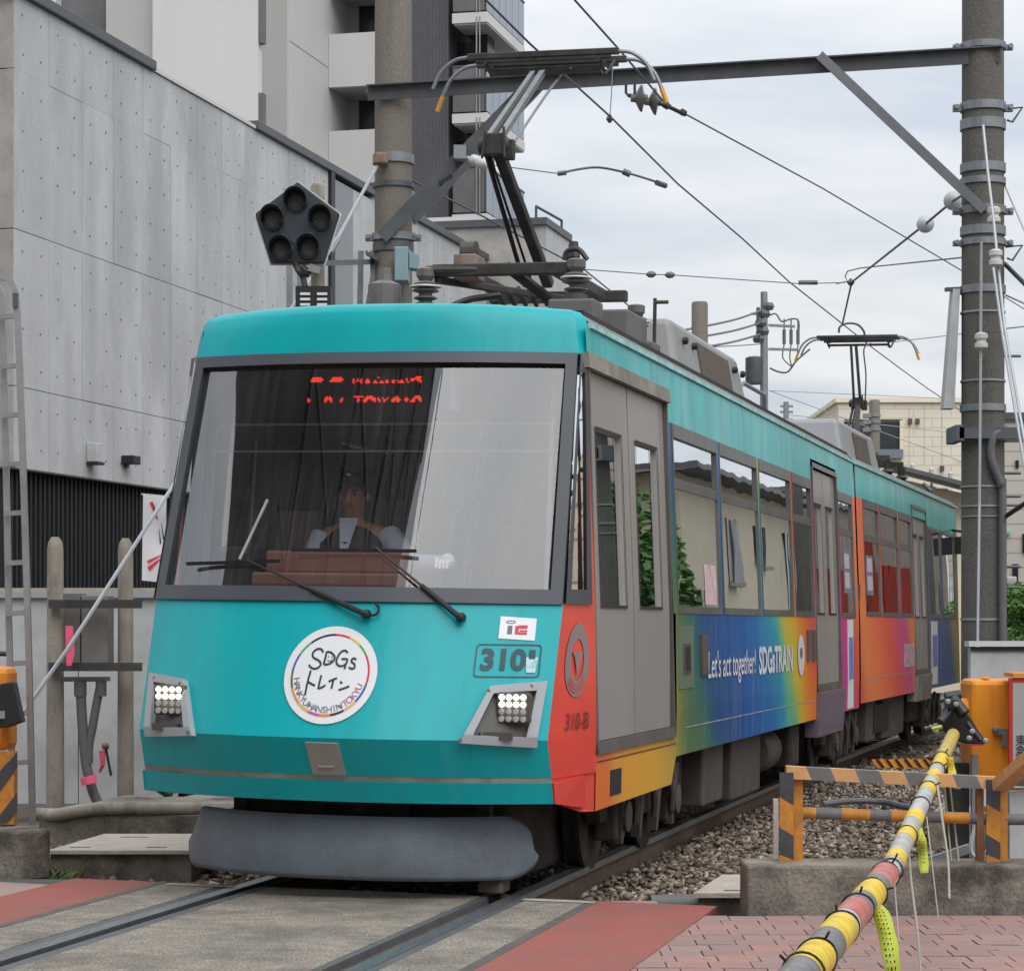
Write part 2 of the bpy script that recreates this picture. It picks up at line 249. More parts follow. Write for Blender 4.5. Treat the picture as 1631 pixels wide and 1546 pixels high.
# ------------------------------------------------------------------ mesh builder
class MB:
    def __init__(s, xf=None): s.v = []; s.f = []; s.xf = xf
    def add(s, vs, fs):
        o = len(s.v); s.v += [tuple(v) for v in vs]; s.f += [tuple(i+o for i in f) for f in fs]; return s
    def box(s, x0, x1, y0, y1, z0, z1, rot=None, piv=None):
        vs = [(x, y, z) for z in (z0, z1) for y in (y0, y1) for x in (x0, x1)]
        if rot is not None:
            p = Vector(piv if piv else ((x0+x1)/2, (y0+y1)/2, (z0+z1)/2)); vs = [tuple(rot @ (Vector(v)-p)+p) for v in vs]
        return s.add(vs, [(0, 2, 3, 1), (4, 5, 7, 6), (0, 1, 5, 4), (2, 6, 7, 3), (0, 4, 6, 2), (1, 3, 7, 5)])
    def hexa(s, p): # 8 points: bottom 4 ccw, top 4 ccw
        return s.add(p, [(3, 2, 1, 0), (4, 5, 6, 7), (0, 1, 5, 4), (1, 2, 6, 5), (2, 3, 7, 6), (3, 0, 4, 7)])
    def bar(s, a, b, w, h, up=(0, 0, 1)):
        a = Vector(a); b = Vector(b); d = (b-a).normalized(); u = Vector(up); x = d.cross(u)
        if x.length < 1e-4: x = d.cross(Vector((1, 0, 0)))
        x.normalize(); y = x.cross(d)
        p = []
        for q in (a, b):
            for sx, sy in ((-1, -1), (1, -1), (1, 1), (-1, 1)): p.append(q+x*sx*w/2+y*sy*h/2)
        return s.hexa(p)
    def tube(s, pts, r, seg=8, cap=True):
        pts = [Vector(p) for p in pts]; n = len(pts); rs = r if isinstance(r, (list, tuple)) else [r]*n; o = len(s.v); prev = None
        for i, p in enumerate(pts):
            d = (pts[min(i+1, n-1)]-pts[max(i-1, 0)]).normalized()
            if prev is None:
                x = d.cross(Vector((0, 0, 1)))
                if x.length < 1e-3: x = Vector((1, 0, 0))
            else: x = prev - d*prev.dot(d)
            x.normalize(); prev = x; y = d.cross(x)
            for k in range(seg):
                a = 2*PI*k/seg; s.v.append(tuple(p+x*math.cos(a)*rs[i]+y*math.sin(a)*rs[i]))
        for i in range(n-1):
            for k in range(seg):
                s.f.append((o+i*seg+k, o+i*seg+(k+1) % seg, o+(i+1)*seg+(k+1) % seg, o+(i+1)*seg+k))
        if cap:
            s.f.append(tuple(o+k for k in reversed(range(seg)))); s.f.append(tuple(o+(n-1)*seg+k for k in range(seg)))
        return s
    def lathe(s, prof, c, seg=16, axis='z'): # prof: (r, h)
        pts = []
        o = len(s.v)
        for r, h in prof:
            for k in range(seg):
                a = 2*PI*k/seg; q = (r*math.cos(a), r*math.sin(a), h)
                if axis == 'y': q = (q[0], q[2], q[1])
                if axis == 'x': q = (q[2], q[0], q[1])
                s.v.append((c[0]+q[0], c[1]+q[1], c[2]+q[2]))
        for i in range(len(prof)-1):
            for k in range(seg): s.f.append((o+i*seg+k, o+i*seg+(k+1) % seg, o+(i+1)*seg+(k+1) % seg, o+(i+1)*seg+k))
        s.f.append(tuple(o+k for k in reversed(range(seg)))); s.f.append(tuple(o+(len(prof)-1)*seg+k for k in range(seg)))
        return s
    def prism(s, poly, z0, z1, mapf=lambda x, y, z: (x, y, z)):
        n = len(poly); vs = [mapf(x, y, z0) for x, y in poly]+[mapf(x, y, z1) for x, y in poly]
        return s.add(vs, [tuple(reversed(range(n))), tuple(range(n, 2*n))]+[(i, (i+1) % n, n+(i+1) % n, n+i) for i in range(n)])
    def build(s, name, m, parent=None, smooth=False, bevel=0, auto=None):
        me = bpy.data.meshes.new(name); vs = s.v
        if s.xf is not None: vs = [tuple(s.xf @ Vector(v)) for v in vs]
        me.from_pydata(vs, [], s.f)
        me.materials.append(M[m] if isinstance(m, str) else m)
        bm = bmesh.new(); bm.from_mesh(me); bmesh.ops.recalc_face_normals(bm, faces=bm.faces)
        if bevel > 0:
            bmesh.ops.remove_doubles(bm, verts=bm.verts, dist=1e-5)
            es = [e for e in bm.edges if len(e.link_faces) == 2 and e.calc_face_angle(0) > 0.5]
            bmesh.ops.bevel(bm, geom=es, offset=bevel, segments=2, profile=0.5, affect='EDGES', clamp_overlap=True)
        if smooth or auto:
            for f in bm.faces: f.smooth = True
            lim = auto if auto else R(40)
            for e in bm.edges:
                if len(e.link_faces) == 2 and e.calc_face_angle(0) > lim: e.smooth = False
        bm.to_mesh(me); bm.free()
        o = bpy.data.objects.new(name, me); COL.objects.link(o)
        if parent: o.parent = parent
        return o
def tag(o, label=None, cat=None, group=None, kind=None):
    if label: o['label'] = label
    if cat: o['category'] = cat
    if group: o['group'] = group
    if kind: o['kind'] = kind
    return o
def thing(name, label, cat, loc=(0, 0, 0), rz=0, group=None):
    o = bpy.data.objects.new(name, None); COL.objects.link(o); o.location = loc; o.rotation_euler = (0, 0, rz); o.empty_display_size = .2
    return tag(o, label, cat, group)
def inst(src, parent, loc=(0, 0, 0), rot=(0, 0, 0)):
    c = src.copy(); COL.objects.link(c); c.parent = parent; c.location = loc; c.rotation_euler = rot; return c
def text_mesh(body, size, mapf, m, parent, name='lettering', align='CENTER', spacing=1.0, sx=1.0, bold=0.0, shear=0.0, res=3, rot=0):
    cu = bpy.data.curves.new('t', 'FONT'); cu.body = body; cu.size = size; cu.align_x = align; cu.align_y = 'CENTER'; cu.space_character = spacing
    cu.resolution_u = res; cu.offset = bold; cu.shear = shear
    ob = bpy.data.objects.new('t', cu); COL.objects.link(ob)
    dg = bpy.context.evaluated_depsgraph_get(); dg.update(); me0 = bpy.data.meshes.new_from_object(ob.evaluated_get(dg))
    vs = [mapf(v.co.x*sx, v.co.y) for v in me0.vertices]; fs = [tuple(p.vertices) for p in me0.polygons]
    bpy.data.objects.remove(ob); bpy.data.curves.remove(cu); bpy.data.meshes.remove(me0)
    b = MB(); b.add(vs, fs)
    me = bpy.data.meshes.new(name); me.from_pydata(vs, [], fs); me.materials.append(M[m]); o = bpy.data.objects.new(name, me); COL.objects.link(o)
    if parent: o.parent = parent
    return o
def lerp_tab(tab):
    def f(x):
        if x <= tab[0][0]: return tab[0][1]
        for (a, b), (c, d) in zip(tab, tab[1:]):
            if x <= c: return b+(d-b)*(x-a)/(c-a)
        return tab[-1][1]
    return f
def catmull(pts, n=6):
    P = [Vector(p) for p in pts]; P = [P[0]*2-P[1]]+P+[P[-1]*2-P[-2]]; o = []
    for i in range(1, len(P)-2):
        for k in range(n):
            t = k/n; o.append(0.5*((2*P[i])+(P[i+1]-P[i-1])*t+(2*P[i-1]-5*P[i]+4*P[i+1]-P[i+2])*t*t+(3*P[i]-P[i-1]-3*P[i+1]+P[i+2])*t**3))
    o.append(P[-2]); return o
def tz(px, y, D): # survey helper: world point at distance D seen in direction (px, y) of the photograph
    return Vector(((px-815)*D/4000.0, D, 1.5-(y-996)*D/4000.0))
# =================================================================== TRACK AND GROUND (setting)
def xc(D): # centre line of the gently curving track
    return -1.552+.232*(D-10.9)+.00104*(D-10.9)**2
def xt(D, off): return xc(D)+off
def strip(o0, o1, D0, D1, z, name, m, parent=None, z1=None, n=24, edge=None):
    b = MB(); Ds = [D0+(D1-D0)*i/n for i in range(n+1)]; vs = []
    for i, D in enumerate(Ds):
        for o in (o0, o1):
            Dd = D
            if edge and i == n: # end on the skewed edge of the crossing
                for _ in range(8): Dd = edge(xt(Dd, o))
            vs.append((xt(Dd, o), Dd, z))
    k = len(vs)
    if z1 is not None: vs += [(x, y, z1) for x, y, _ in vs]
    fs = []
    for i in range(n):
        a = 2*i; fs.append((a, a+1, a+3, a+2))
        if z1 is not None: fs += [(k+a, k+a+2, k+a+3, k+a+1), (a, a+2, k+a+2, k+a), (a+1, k+a+1, k+a+3, a+3)]
    if z1 is not None: fs += [(0, k, k+1, 1), (2*n, 2*n+1, k+2*n+1, k+2*n)]
    b.add(vs, fs); return b.build(name, m, parent)
edge = lambda x: 13.886-.40*x          # edge of the crossing surface
RG = .815
g = MB(); g.box(-400, 400, -60, 900, -1.2, -.34); tag(g.build('ground', 'earth'), kind='structure')
# crossing surface
tag(strip(-RG+.155, RG-.15, -4, 14, .0, 'crossing_surface', 'crossing', z1=-.2, edge=edge), kind='structure')
tag(strip(-RG-.535, -RG-.16, -4, 14, .0, 'crossing_edge_surface', 'crossing', z1=-.2, edge=edge), kind='structure')
tag(strip(RG+.15, RG+.50, -4, 14, .0, 'crossing_edge_surface', 'crossing', z1=-.2, edge=edge), kind='structure')
tag(strip(-RG-.60, -RG-.535, -4, 14, .002, 'crossing_joint', 'crossing_edge', z1=-.2, edge=edge), kind='structure')
tag(strip(RG+.50, RG+.56, -4, 14, .002, 'crossing_joint', 'crossing_edge', z1=-.2, edge=edge), kind='structure')
tag(strip(-RG-1.18, -RG-.60, -4, 14, .0, 'footpath_strip', 'pinkroad', z1=-.2, edge=edge), kind='structure')
tag(strip(RG+.56, RG+1.24, -4, 14, .0, 'footpath_strip', 'pinkroad', z1=-.2, edge=edge), kind='structure')
# the rest of the street beside and behind the crossing
tag(strip(-30, -RG-1.18, -30, 14, -.006, 'road', 'asphalt', z1=-.2, edge=lambda x: min(edge(x), 15.3)), kind='structure')
# rails with rubber and flangeways
trk = tag(thing('railway_track', 'single tram track of steel rails on sleepers curving away to the right', 'railway track'), kind='structure')
for s in (-1, 1):
    a, b_ = sorted((s*RG, s*(RG+.085)))
    strip(a, b_, -4, 75, .0, 'rail', 'rail_steel', trk, z1=-.04, n=70)
    a, b_ = sorted((s*(RG+.028), s*(RG+.052)))
    strip(a, b_, 13.0, 75, -.04, 'rail_web', 'rail_rust', trk, z1=-.15, n=60)
    a, b_ = sorted((s*(RG-.04), s*(RG+.125)))
    strip(a, b_, 13.0, 75, -.145, 'rail_foot', 'rail_rust', trk, z1=-.165, n=60)
    a, b_ = sorted((s*(RG+.087), s*(RG+.158)))
    strip(a, b_, -4, 14, -.003, 'rubber_strip', 'rubber', trk, z1=-.1, edge=edge)
    if s < 0:
        strip(-RG+.002, -RG+.075, -4, 14, -.055, 'flangeway', 'groove', trk, z1=-.1, edge=edge)
        strip(-RG+.075, -RG+.153, -4, 14, -.002, 'rubber_strip', 'rubber', trk, z1=-.1, edge=edge)
    else:
        strip(RG-.105, RG-.002, -4, 14, -.04, 'flangeway', 'flange', trk, z1=-.1, edge=edge)
        strip(RG-.148, RG-.105, -4, 14, -.002, 'rubber_strip', 'rubber', trk, z1=-.1, edge=edge)
sm = None
for i in range(60):
    D = 14.6+i*.68
    th = math.atan(.232+.00208*(D-10.9))
    if sm is None:
        b = MB(); b.box(-1.18, 1.18, -.12, .12, -.24, -.155); sm = b.build('sleeper', 'sleeper', trk); sm.location = (xc(D), D, 0); sm.rotation_euler = (0, 0, -th)
    else: inst(sm, trk, (xc(D), D, 0), (0, 0, -th))
# ballast bed
bd = MB(); vs = []; n = 50
for i in range(n+1):
    D = 12.6+i*(78-12.6)/n
    for o, z in ((-6.5, -.30), (-3.2, -.20), (-1.6, -.175), (1.6, -.175), (3.6, -.20), (7.5, -.24)): vs.append((xt(D, o), D, z))
bd.add(vs, [(6*i+j, 6*i+j+1, 6*i+j+7, 6*i+j+6) for i in range(n) for j in range(5)])
tag(bd.build('ballast_bed', 'earth'), kind='structure')
def stones(name, label, N, sampler, m, smin, smax):
    base = np.array([(x, y, z) for z in (-1, 1) for y in (-1, 1) for x in (-1, 1)], float)*.6
    faces = np.array([(0, 2, 3, 1), (4, 5, 7, 6), (0, 1, 5, 4), (2, 6, 7, 3), (0, 4, 6, 2), (1, 3, 7, 5)])
    P = sampler(N); N = len(P)
    V = np.repeat(base[None], N, 0)*(1+rng.uniform(-.55, .55, (N, 8, 3)))
    sc = rng.uniform(smin, smax, (N, 1, 1))*rng.uniform(.6, 1.5, (N, 1, 3))*np.array([1.25, .95, .55]); V = V*sc
    q = rng.normal(size=(N, 4))*np.array([2.2, .45, .45, 2.2]); q /= np.linalg.norm(q, axis=1, keepdims=True); w, x, y, z = q.T
    Rm = np.stack([1-2*(y*y+z*z), 2*(x*y-z*w), 2*(x*z+y*w), 2*(x*y+z*w), 1-2*(x*x+z*z), 2*(y*z-x*w), 2*(x*z-y*w), 2*(y*z+x*w), 1-2*(x*x+y*y)], 1).reshape(N, 3, 3)
    V = np.einsum('nij,nkj->nki', Rm, V)+P[:, None, :]
    F = (faces[None]+8*np.arange(N)[:, None, None]).reshape(-1, 4)
    me = bpy.data.meshes.new(name); me.vertices.add(N*8); me.vertices.foreach_set('co', V.reshape(-1)); me.loops.add(len(F)*4); me.loops.foreach_set('vertex_index', F.reshape(-1).astype(np.int32))
    me.polygons.add(len(F)); me.polygons.foreach_set('loop_start', np.arange(0, len(F)*4, 4, dtype=np.int32)); me.update(calc_edges=True); me.validate()
    at = me.attributes.new('tone', 'FLOAT', 'POINT'); at.data.foreach_set('value', np.repeat(rng.uniform(0, 1, N), 8))
    me.materials.append(M[m]); o = bpy.data.objects.new(name, me); COL.objects.link(o); tag(o, label, 'ballast', kind='stuff'); return o
def stone_mat(name, stops):
    m = bpy.data.materials.new(name); m.use_nodes = True; n_ = m.node_tree.nodes; l = m.node_tree.links; b = n_['Principled BSDF']; b.inputs['Roughness'].default_value = .9
    a = n_.new('ShaderNodeAttribute'); a.attribute_name = 'tone'; r = n_.new('ShaderNodeValToRGB'); ramp_set(r.color_ramp, stops); l.new(a.outputs['Fac'], r.inputs[0])
    t = n_.new('ShaderNodeTexCoord'); z = n_.new('ShaderNodeTexNoise'); z.inputs['Scale'].default_value = 30; l.new(t.outputs['Object'], z.inputs[0])
    mx_ = n_.new('ShaderNodeMixRGB'); mx_.blend_type = 'MULTIPLY'; mx_.inputs[0].default_value = .7; l.new(r.outputs[0], mx_.inputs[1]); l.new(z.outputs[0], mx_.inputs[2]); l.new(mx_.outputs[0], b.inputs[0]); M[name] = m
stone_mat('ballast', [(0, (.12, .085, .062)), (.35, (.24, .18, .135)), (.7, (.38, .30, .23)), (.92, (.66, .57, .48)), (1, (.30, .16, .11))])
def samp_right(N):
    D = 12.9+(rng.uniform(0, 1, N)**1.35)*17; o = rng.uniform(.95, 6.2, N); x = xc(D)+o
    k = (D > edge(x)+.05) & (x < 7.5); D, x, o = D[k], x[k], o[k]
    return np.stack([x, D, -.165-.012*np.clip(o-1.2, 0, 6)+rng.uniform(-.02, .045, len(D))], 1)
def samp_left(N):
    D = 14.6+(rng.uniform(0, 1, N)**1.3)*6; o = rng.uniform(-4.2, -.95, N); x = xc(D)+o
    k = (D > edge(x)+.05); D, x, o = D[k], x[k], o[k]
    return np.stack([x, D, -.165+rng.uniform(-.02, .05, len(D))], 1)
def samp_mid(N):
    D = 14.2+rng.uniform(0, 1, N)*10; o = rng.uniform(-.75, .75, N); return np.stack([xc(D)+o, D, -.165+rng.uniform(-.02, .03, N)], 1)
def samp_far(N):
    D = 28+rng.uniform(0, 1, N)*30; o = rng.uniform(-4, 6.2, N); return np.stack([xc(D)+o, D, -.17+rng.uniform(-.02, .04, N)], 1)
stones('ballast', 'grey brown crushed stone ballast to the right of the track', 66000, samp_right, 'ballast', .013, .030)
stones('ballast', 'grey brown crushed stone ballast to the left of the track', 9000, samp_left, 'ballast', .018, .045)
stones('ballast', 'grey brown crushed stone ballast between the rails under the tram', 4000, samp_mid, 'ballast', .016, .034)
stones('ballast', 'grey brown crushed stone ballast along the far stretch of track', 9000, samp_far, 'ballast', .03, .05)
# worn white line at the edge of the crossing
for (ox0, ox1, nm) in ((-RG-.50, -RG-.05, 'left'), (RG+.13, RG+.56, 'right')):
    b = MB()
    for j in range(2):
        o_ = -.10-.045*j; pts = []
        for o in (ox0, ox1):
            D = 13.5
            for _ in range(8): D = edge(xt(D, o))+o_
            pts.append((xt(D, o), D))
        dx = .0; w = .034
        b.add([(pts[0][0], pts[0][1]-w/2, .0045), (pts[1][0], pts[1][1]-w/2, .0045), (pts[1][0], pts[1][1]+w/2, .0045), (pts[0][0], pts[0][1]+w/2, .0045)], [(0, 1, 2, 3)])
    tag(b.build('edge_marking', 'marking'), kind='structure')
# sidewalk right, pavers as individual interlocking blocks
pv = tag(thing('brick_pavement', 'sidewalk of reddish interlocking pavers beside the crossing', 'pavement'), kind='structure')
sub = MB(); vs = []
for i in range(20):
    D = 3+i*(13.0-3)/19
    vs += [(xt(D, RG+1.24), D, -.012), (8.0, D, -.012)]
sub.add(vs, [(2*i, 2*i+1, 2*i+3, 2*i+2) for i in range(19)]); sub.build('bedding', 'grout', pv)
pms = []
for i, c in enumerate([(.33, .205, .18), (.30, .20, .18), (.36, .20, .17), (.28, .185, .165), (.31, .21, .19)]):
    pms.append(mat('paver%d' % i, c, .9, grain=.15, var=.12, scale=14, bump=.3, bscale=150, dirt=(.25, .165, .145), dirt_amt=.7, dirt_scale=5))
PW, PL2, PS = .19, .40, .055
def paver_poly(): # long sides step sideways in the middle, so that rows lock into each other
    g_ = .0035; w = PW/2-g_; l = PL2/2-g_*.7
    return [(-w, -l), (w, -l), (w, -g_), (w+PS, g_*0), (w+PS, l), (-w+PS, l), (-w+PS, g_), (-w, 0)]
pb = MB(); pb.prism(paver_poly(), -.06, .0); proto = {}
cnt = 0; extra = MB()
for r_ in range(18):
    for c_ in range(24):
        D = 13.05-PL2/2-r_*PL2; x = .40+c_*PW-.13*0
        lim = xt(D, RG+1.24)-.12
        if x < lim or x > 4.4 or D < 6.3: continue
        px = 815+4000*x/D; py = 996+6000/D
        z = random.uniform(-.007, -.003); vis = px < 1680 and py < 1575
        if vis and cnt < 298:
            k = random.randrange(5)
            if k not in proto: proto[k] = pb.build('paver', pms[k], pv); o = proto[k]; o.location = (x, D, z)
            else: o = inst(proto[k], pv, (x, D, z))
            o.rotation_euler = (random.uniform(-.006, .006), random.uniform(-.006, .006), random.uniform(-.008, .008)); cnt += 1
        else:
            extra.prism([(a+x, b+D) for a, b in paver_poly()], -.06, z)
if extra.v: tag(extra.build('paver', pms[0], pv), kind='stuff')
# left plain pavement
b = MB(); b.add([(-9, 4, -.004), (xt(4, -RG-1.19), 4, -.004), (xt(14.6, -RG-1.19), 14.6, -.004), (-4, 15.2, -.004), (-9, 15.2, -.004)], [(0, 1, 2, 3, 4)])
tag(b.build('pavement', mat('pave_left', (.33, .235, .20), .9, var=.15, scale=6, bump=.2, bscale=60, dirt=(.22, .17, .15), dirt_amt=.6)), kind='structure')
# far ground right: dull paved lane and green verge behind the fence
b = MB(); b.box(7.3, 60, 12, 300, -.30, -.10); tag(b.build('side_lane', 'asphalt'), kind='structure')
b = MB(); b.box(-30, -5.3, 15.4, 90, -.4, -.02); tag(b.build('yard', 'kerb_concrete'), kind='structure')

# =================================================================== THE TRAM
th0 = math.atan2(.2529, .9675)
tram = thing('tram', 'articulated teal tram with a rainbow striped side standing on the track', 'tram', (-.929, 13.97, 0))
tram.rotation_euler = (0, R(.9), -th0)
C2 = Matrix.Translation((0, 13.1, 0)) @ Matrix.Rotation(-R(1.2), 4, 'Z')
ZT = 3.22
hw = lerp_tab([(.40, 1.285), (1.0, 1.285), (1.6, 1.268), (3.0, 1.195), (3.22, 1.18)])
cz = lerp_tab([(.55, .0), (.70, -.05), (.90, -.14), (1.64, .116), (3.06, .58), (3.30, .64)])
bz = lerp_tab([(.55, .36), (.90, .40), (1.64, .33), (3.06, .20), (3.30, .20)])
wz = lerp_tab([(.55, 1.19), (.90, 1.182), (1.64, 1.197), (3.06, 1.151), (3.30, 1.12)])
def yf(x, z):
    u = min(1.0, abs(x)/wz(z)); return cz(z)-bz(z)*(1-u**2.3)
def front_patch(zs, us, off=0.0, drop=None):
    b = MB(); vs = []
    for z in zs:
        for u in us:
            x = u*wz(z); zz = z-(drop(u) if drop else 0); vs.append((x, yf(x, z)-off, zz))
    n = len(us)
    b.add(vs, [(i*n+j, i*n+j+1, (i+1)*n+j+1, (i+1)*n+j) for i in range(len(zs)-1) for j in range(n-1)]); return b
US = [-1+2*i/36 for i in range(37)]
crease = lambda u: .055*(1-u*u)
# lower front: bumper strip, groove, undercut, nose panel (the crease dips towards the middle)
b = MB()
front_patch([.55, .60, .665], US, .012).build('bumper', 'teal', tram, smooth=True)
front_patch([.655, .70], US, -.004).build('bumper_groove', mat('groove_beige', (.34, .32, .26), .7, var=.3, scale=12, dirt=(.1, .09, .08), dirt_amt=.7), tram, smooth=True)
front_patch([.695, .75, .80, .85, .90], US, .0, drop=lambda u: 0).build('lower_nose', 'teal', tram)
lips = MB(); lips.add([(u*wz(.665), yf(u*wz(.665), .665)-.012, .665) for u in US]+[(u*wz(.665), yf(u*wz(.665), .665)+.06, .668) for u in US], [(i, i+1, 38+i, 37+i) for i in range(36)])
lips.add([(u*wz(.695), yf(u*wz(.695), .695), .695) for u in US]+[(u*wz(.695), yf(u*wz(.695), .695)+.06, .70) for u in US], [(i, i+1, 38+i, 37+i) for i in range(36)])
lips.build('bumper_lip', 'teal', tram)
front_patch([.90, 1.0, 1.15, 1.3, 1.45, 1.55, 1.64], US).build('nose_panel', 'teal', tram, smooth=True)
# windscreen frame and glass
FT = 3.06
def frame_ring(off):
    b = MB(); uo = .948; zi0, zi1 = 1.715, 2.995
    zz = [1.635, zi0]+[zi0+(zi1-zi0)*i/8 for i in range(1, 8)]+[zi1, FT]
    uu = [-1]+[-uo+2*uo*i/30 for i in range(31)]+[1]
    vs = [];
    for z in zz:
        for u in uu: vs.append((u*wz(z), yf(u*wz(z), z)-off, z))
    n = len(uu); fs = []
    for i in range(len(zz)-1):
        for j in range(n-1):
            if 1 <= i < len(zz)-2 and 1 <= j < n-2: continue
            fs.append((i*n+j, i*n+j+1, (i+1)*n+j+1, (i+1)*n+j))
    b.add(vs, fs)
    # inner lip
    def P(u, z, o): return (u*wz(z), yf(u*wz(z), z)-o, z)
    loop = [(u, zi0) for u in uu[1:-1]]+[(uo, z) for z in zz[2:-2]]+[(u, zi1) for u in reversed(uu[1:-1])]+[(-uo, z) for z in reversed(zz[2:-2])]
    A = [P(u, z, off) for u, z in loop]; B_ = [P(u, z, -.05) for u, z in loop]; m = len(loop)
    b.add(A+B_, [(i, (i+1) % m, m+(i+1) % m, m+i) for i in range(m)])
    # outer edge
    lo = [(u, 1.635) for u in uu]+[(1, z) for z in zz[1:-1]]+[(u, FT) for u in reversed(uu)]+[(-1, z) for z in reversed(zz[1:-1])]
    A = [P(u, z, off) for u, z in lo]; B_ = [P(u, z, -.01) for u, z in lo]; m = len(lo)
    b.add(A+B_, [(i, (i+1) % m, m+(i+1) % m, m+i) for i in range(m)])
    return b
fr = frame_ring(.02).build('windscreen_frame', 'frame_dark', tram, auto=R(30))
b = front_patch([1.70+1.31*i/12 for i in range(13)], [-.955+1.91*i/30 for i in range(31)], -.018)
b.build('windscreen', 'glass_front', tram, smooth=True)
# fascia above and rounded roof edge
zr = [FT-.004, 3.12, 3.20, 3.265, 3.305, 3.325]
b = MB(); vs = []; nU = len(US)
def fascia_pt(u, i):
    z = zr[i]; x = u*wz(min(z, 3.25)); y = yf(u*wz(z), z)
    rec = [0, 0, .0, .006, .022, .07][i]; side = [0, 0, .002, .010, .035, .09][i]; lift = .026*(1-abs(u)**2.5)*(1 if i > 2 else i*.3)
    return (x*(1-side/1.15), y+rec, z+lift)
for i in range(len(zr)):
    for u in US: vs.append(fascia_pt(u, i))
b.add(vs, [(i*nU+j, i*nU+j+1, (i+1)*nU+j+1, (i+1)*nU+j) for i in range(len(zr)-1) for j in range(nU-1)])
b.build('front_fascia', 'teal', tram, smooth=True)
# cheeks between the front corner and the side wall (both sides), with small side window
S0 = .60
def cheek(side, z, v): # v 0 at the front corner, 1 at the side wall
    x0, y0 = wz(z), cz(z); x1, y1 = hw(z), max(S0, y0+.03)
    return (side*(x0+(x1-x0)*v), y0+(y1-y0)*v, z)
for side in (1, -1):
    def patch(zs, vs_, name, m, off=0, **k):
        b = MB(); P = []
        for z in zs:
            for v in vs_:
                p = cheek(side, z, v); P.append((p[0]+side*off, p[1]-off*.4, p[2]))
        n = len(vs_); b.add(P, [(i*n+j, i*n+j+1, (i+1)*n+j+1, (i+1)*n+j) for i in range(len(zs)-1) for j in range(n-1)]); return b.build(name, m, tram, **k)
    patch([.69, .80, .90, 1.2, 1.45, 1.64], [0, .5, 1], 'cheek_panel', 'red')
    # bumper end, hooked down towards the door
    b = MB(); P0 = cheek(side, .55, 0); P1 = cheek(side, .55, .72)
    if side < 0: P1 = (P1[0]+.05, P1[1], P1[2])
    q = [(side*(wz(.55)+.012), cz(.55)-.012, .55), (P1[0]+side*.012, P1[1], .50), (P1[0]+side*.012, P1[1]-.06, .685), (side*(wz(.66)+.012), cz(.66)-.012, .665)]
    b.add(q+[(x-side*.03, y+.01, z) for x, y, z in q], [(0, 1, 2, 3), (7, 6, 5, 4), (0, 4, 5, 1), (1, 5, 6, 2), (2, 6, 7, 3), (3, 7, 4, 0)]); b.build('bumper_end', 'red' if side > 0 else 'teal', tram)
    b = MB(); q = [cheek(side, .55, .66), cheek(side, .55, 1), cheek(side, .70, 1), cheek(side, .70, .0), cheek(side, .55, 0)]
    q = [(x-side*.006, y, z) for x, y, z in q]; q[0] = (q[0][0], q[0][1], .48); q[1] = (q[1][0], q[1][1], .47); q[4] = (q[4][0]-side*.02, q[4][1], .56)
    b.add(q, [(0, 1, 2, 3, 4)]); b.build('cheek_base', 'red' if side > 0 else 'teal', tram)
    # window frame part
    zi = [1.64, 1.72, 1.9, 2.2, 2.5, 2.8, 2.95, FT]; vv = [0, .16, .66, .84]
    b = MB(); P = []
    for z in zi:
        for v in vv:
            p = cheek(side, z, v); P.append((p[0]+side*.016, p[1]-.008, p[2]))
    b.add(P, [(i*4+j, i*4+j+1, (i+1)*4+j+1, (i+1)*4+j) for i in range(7) for j in range(3) if not (j == 1 and 1 <= i <= 5)])
    cf = b.build('cheek_window_frame', 'frame_dark', tram)
    b = MB(); P = []
    for z in zi[1:7]:
        for v in (.14, .68):
            p = cheek(side, z, v); P.append((p[0]-side*.01, p[1]+.004, p[2]))
    b.add(P, [(i*2, i*2+1, i*2+3, i*2+2) for i in range(5)]); b.build('cheek_window', 'glass_side', tram)
    patch(zi, [.84, .92, 1], 'cheek_strip', 'red')
    b = MB(); P = []
    for i in range(len(zr)):
        a = fascia_pt(side*1.0, i); zz = a[2]; P.append(a); P.append((side*(hw(min(zz, 3.2))-[0, 0, .004, .015, .05, .12][i]), max(S0, cz(zz)+.05)+.02, zz))
    b.add(P, [(i*2, i*2+1, i*2+3, i*2+2) for i in range(len(zr)-1)]); b.build('fascia_corner', 'teal', tram, smooth=True)

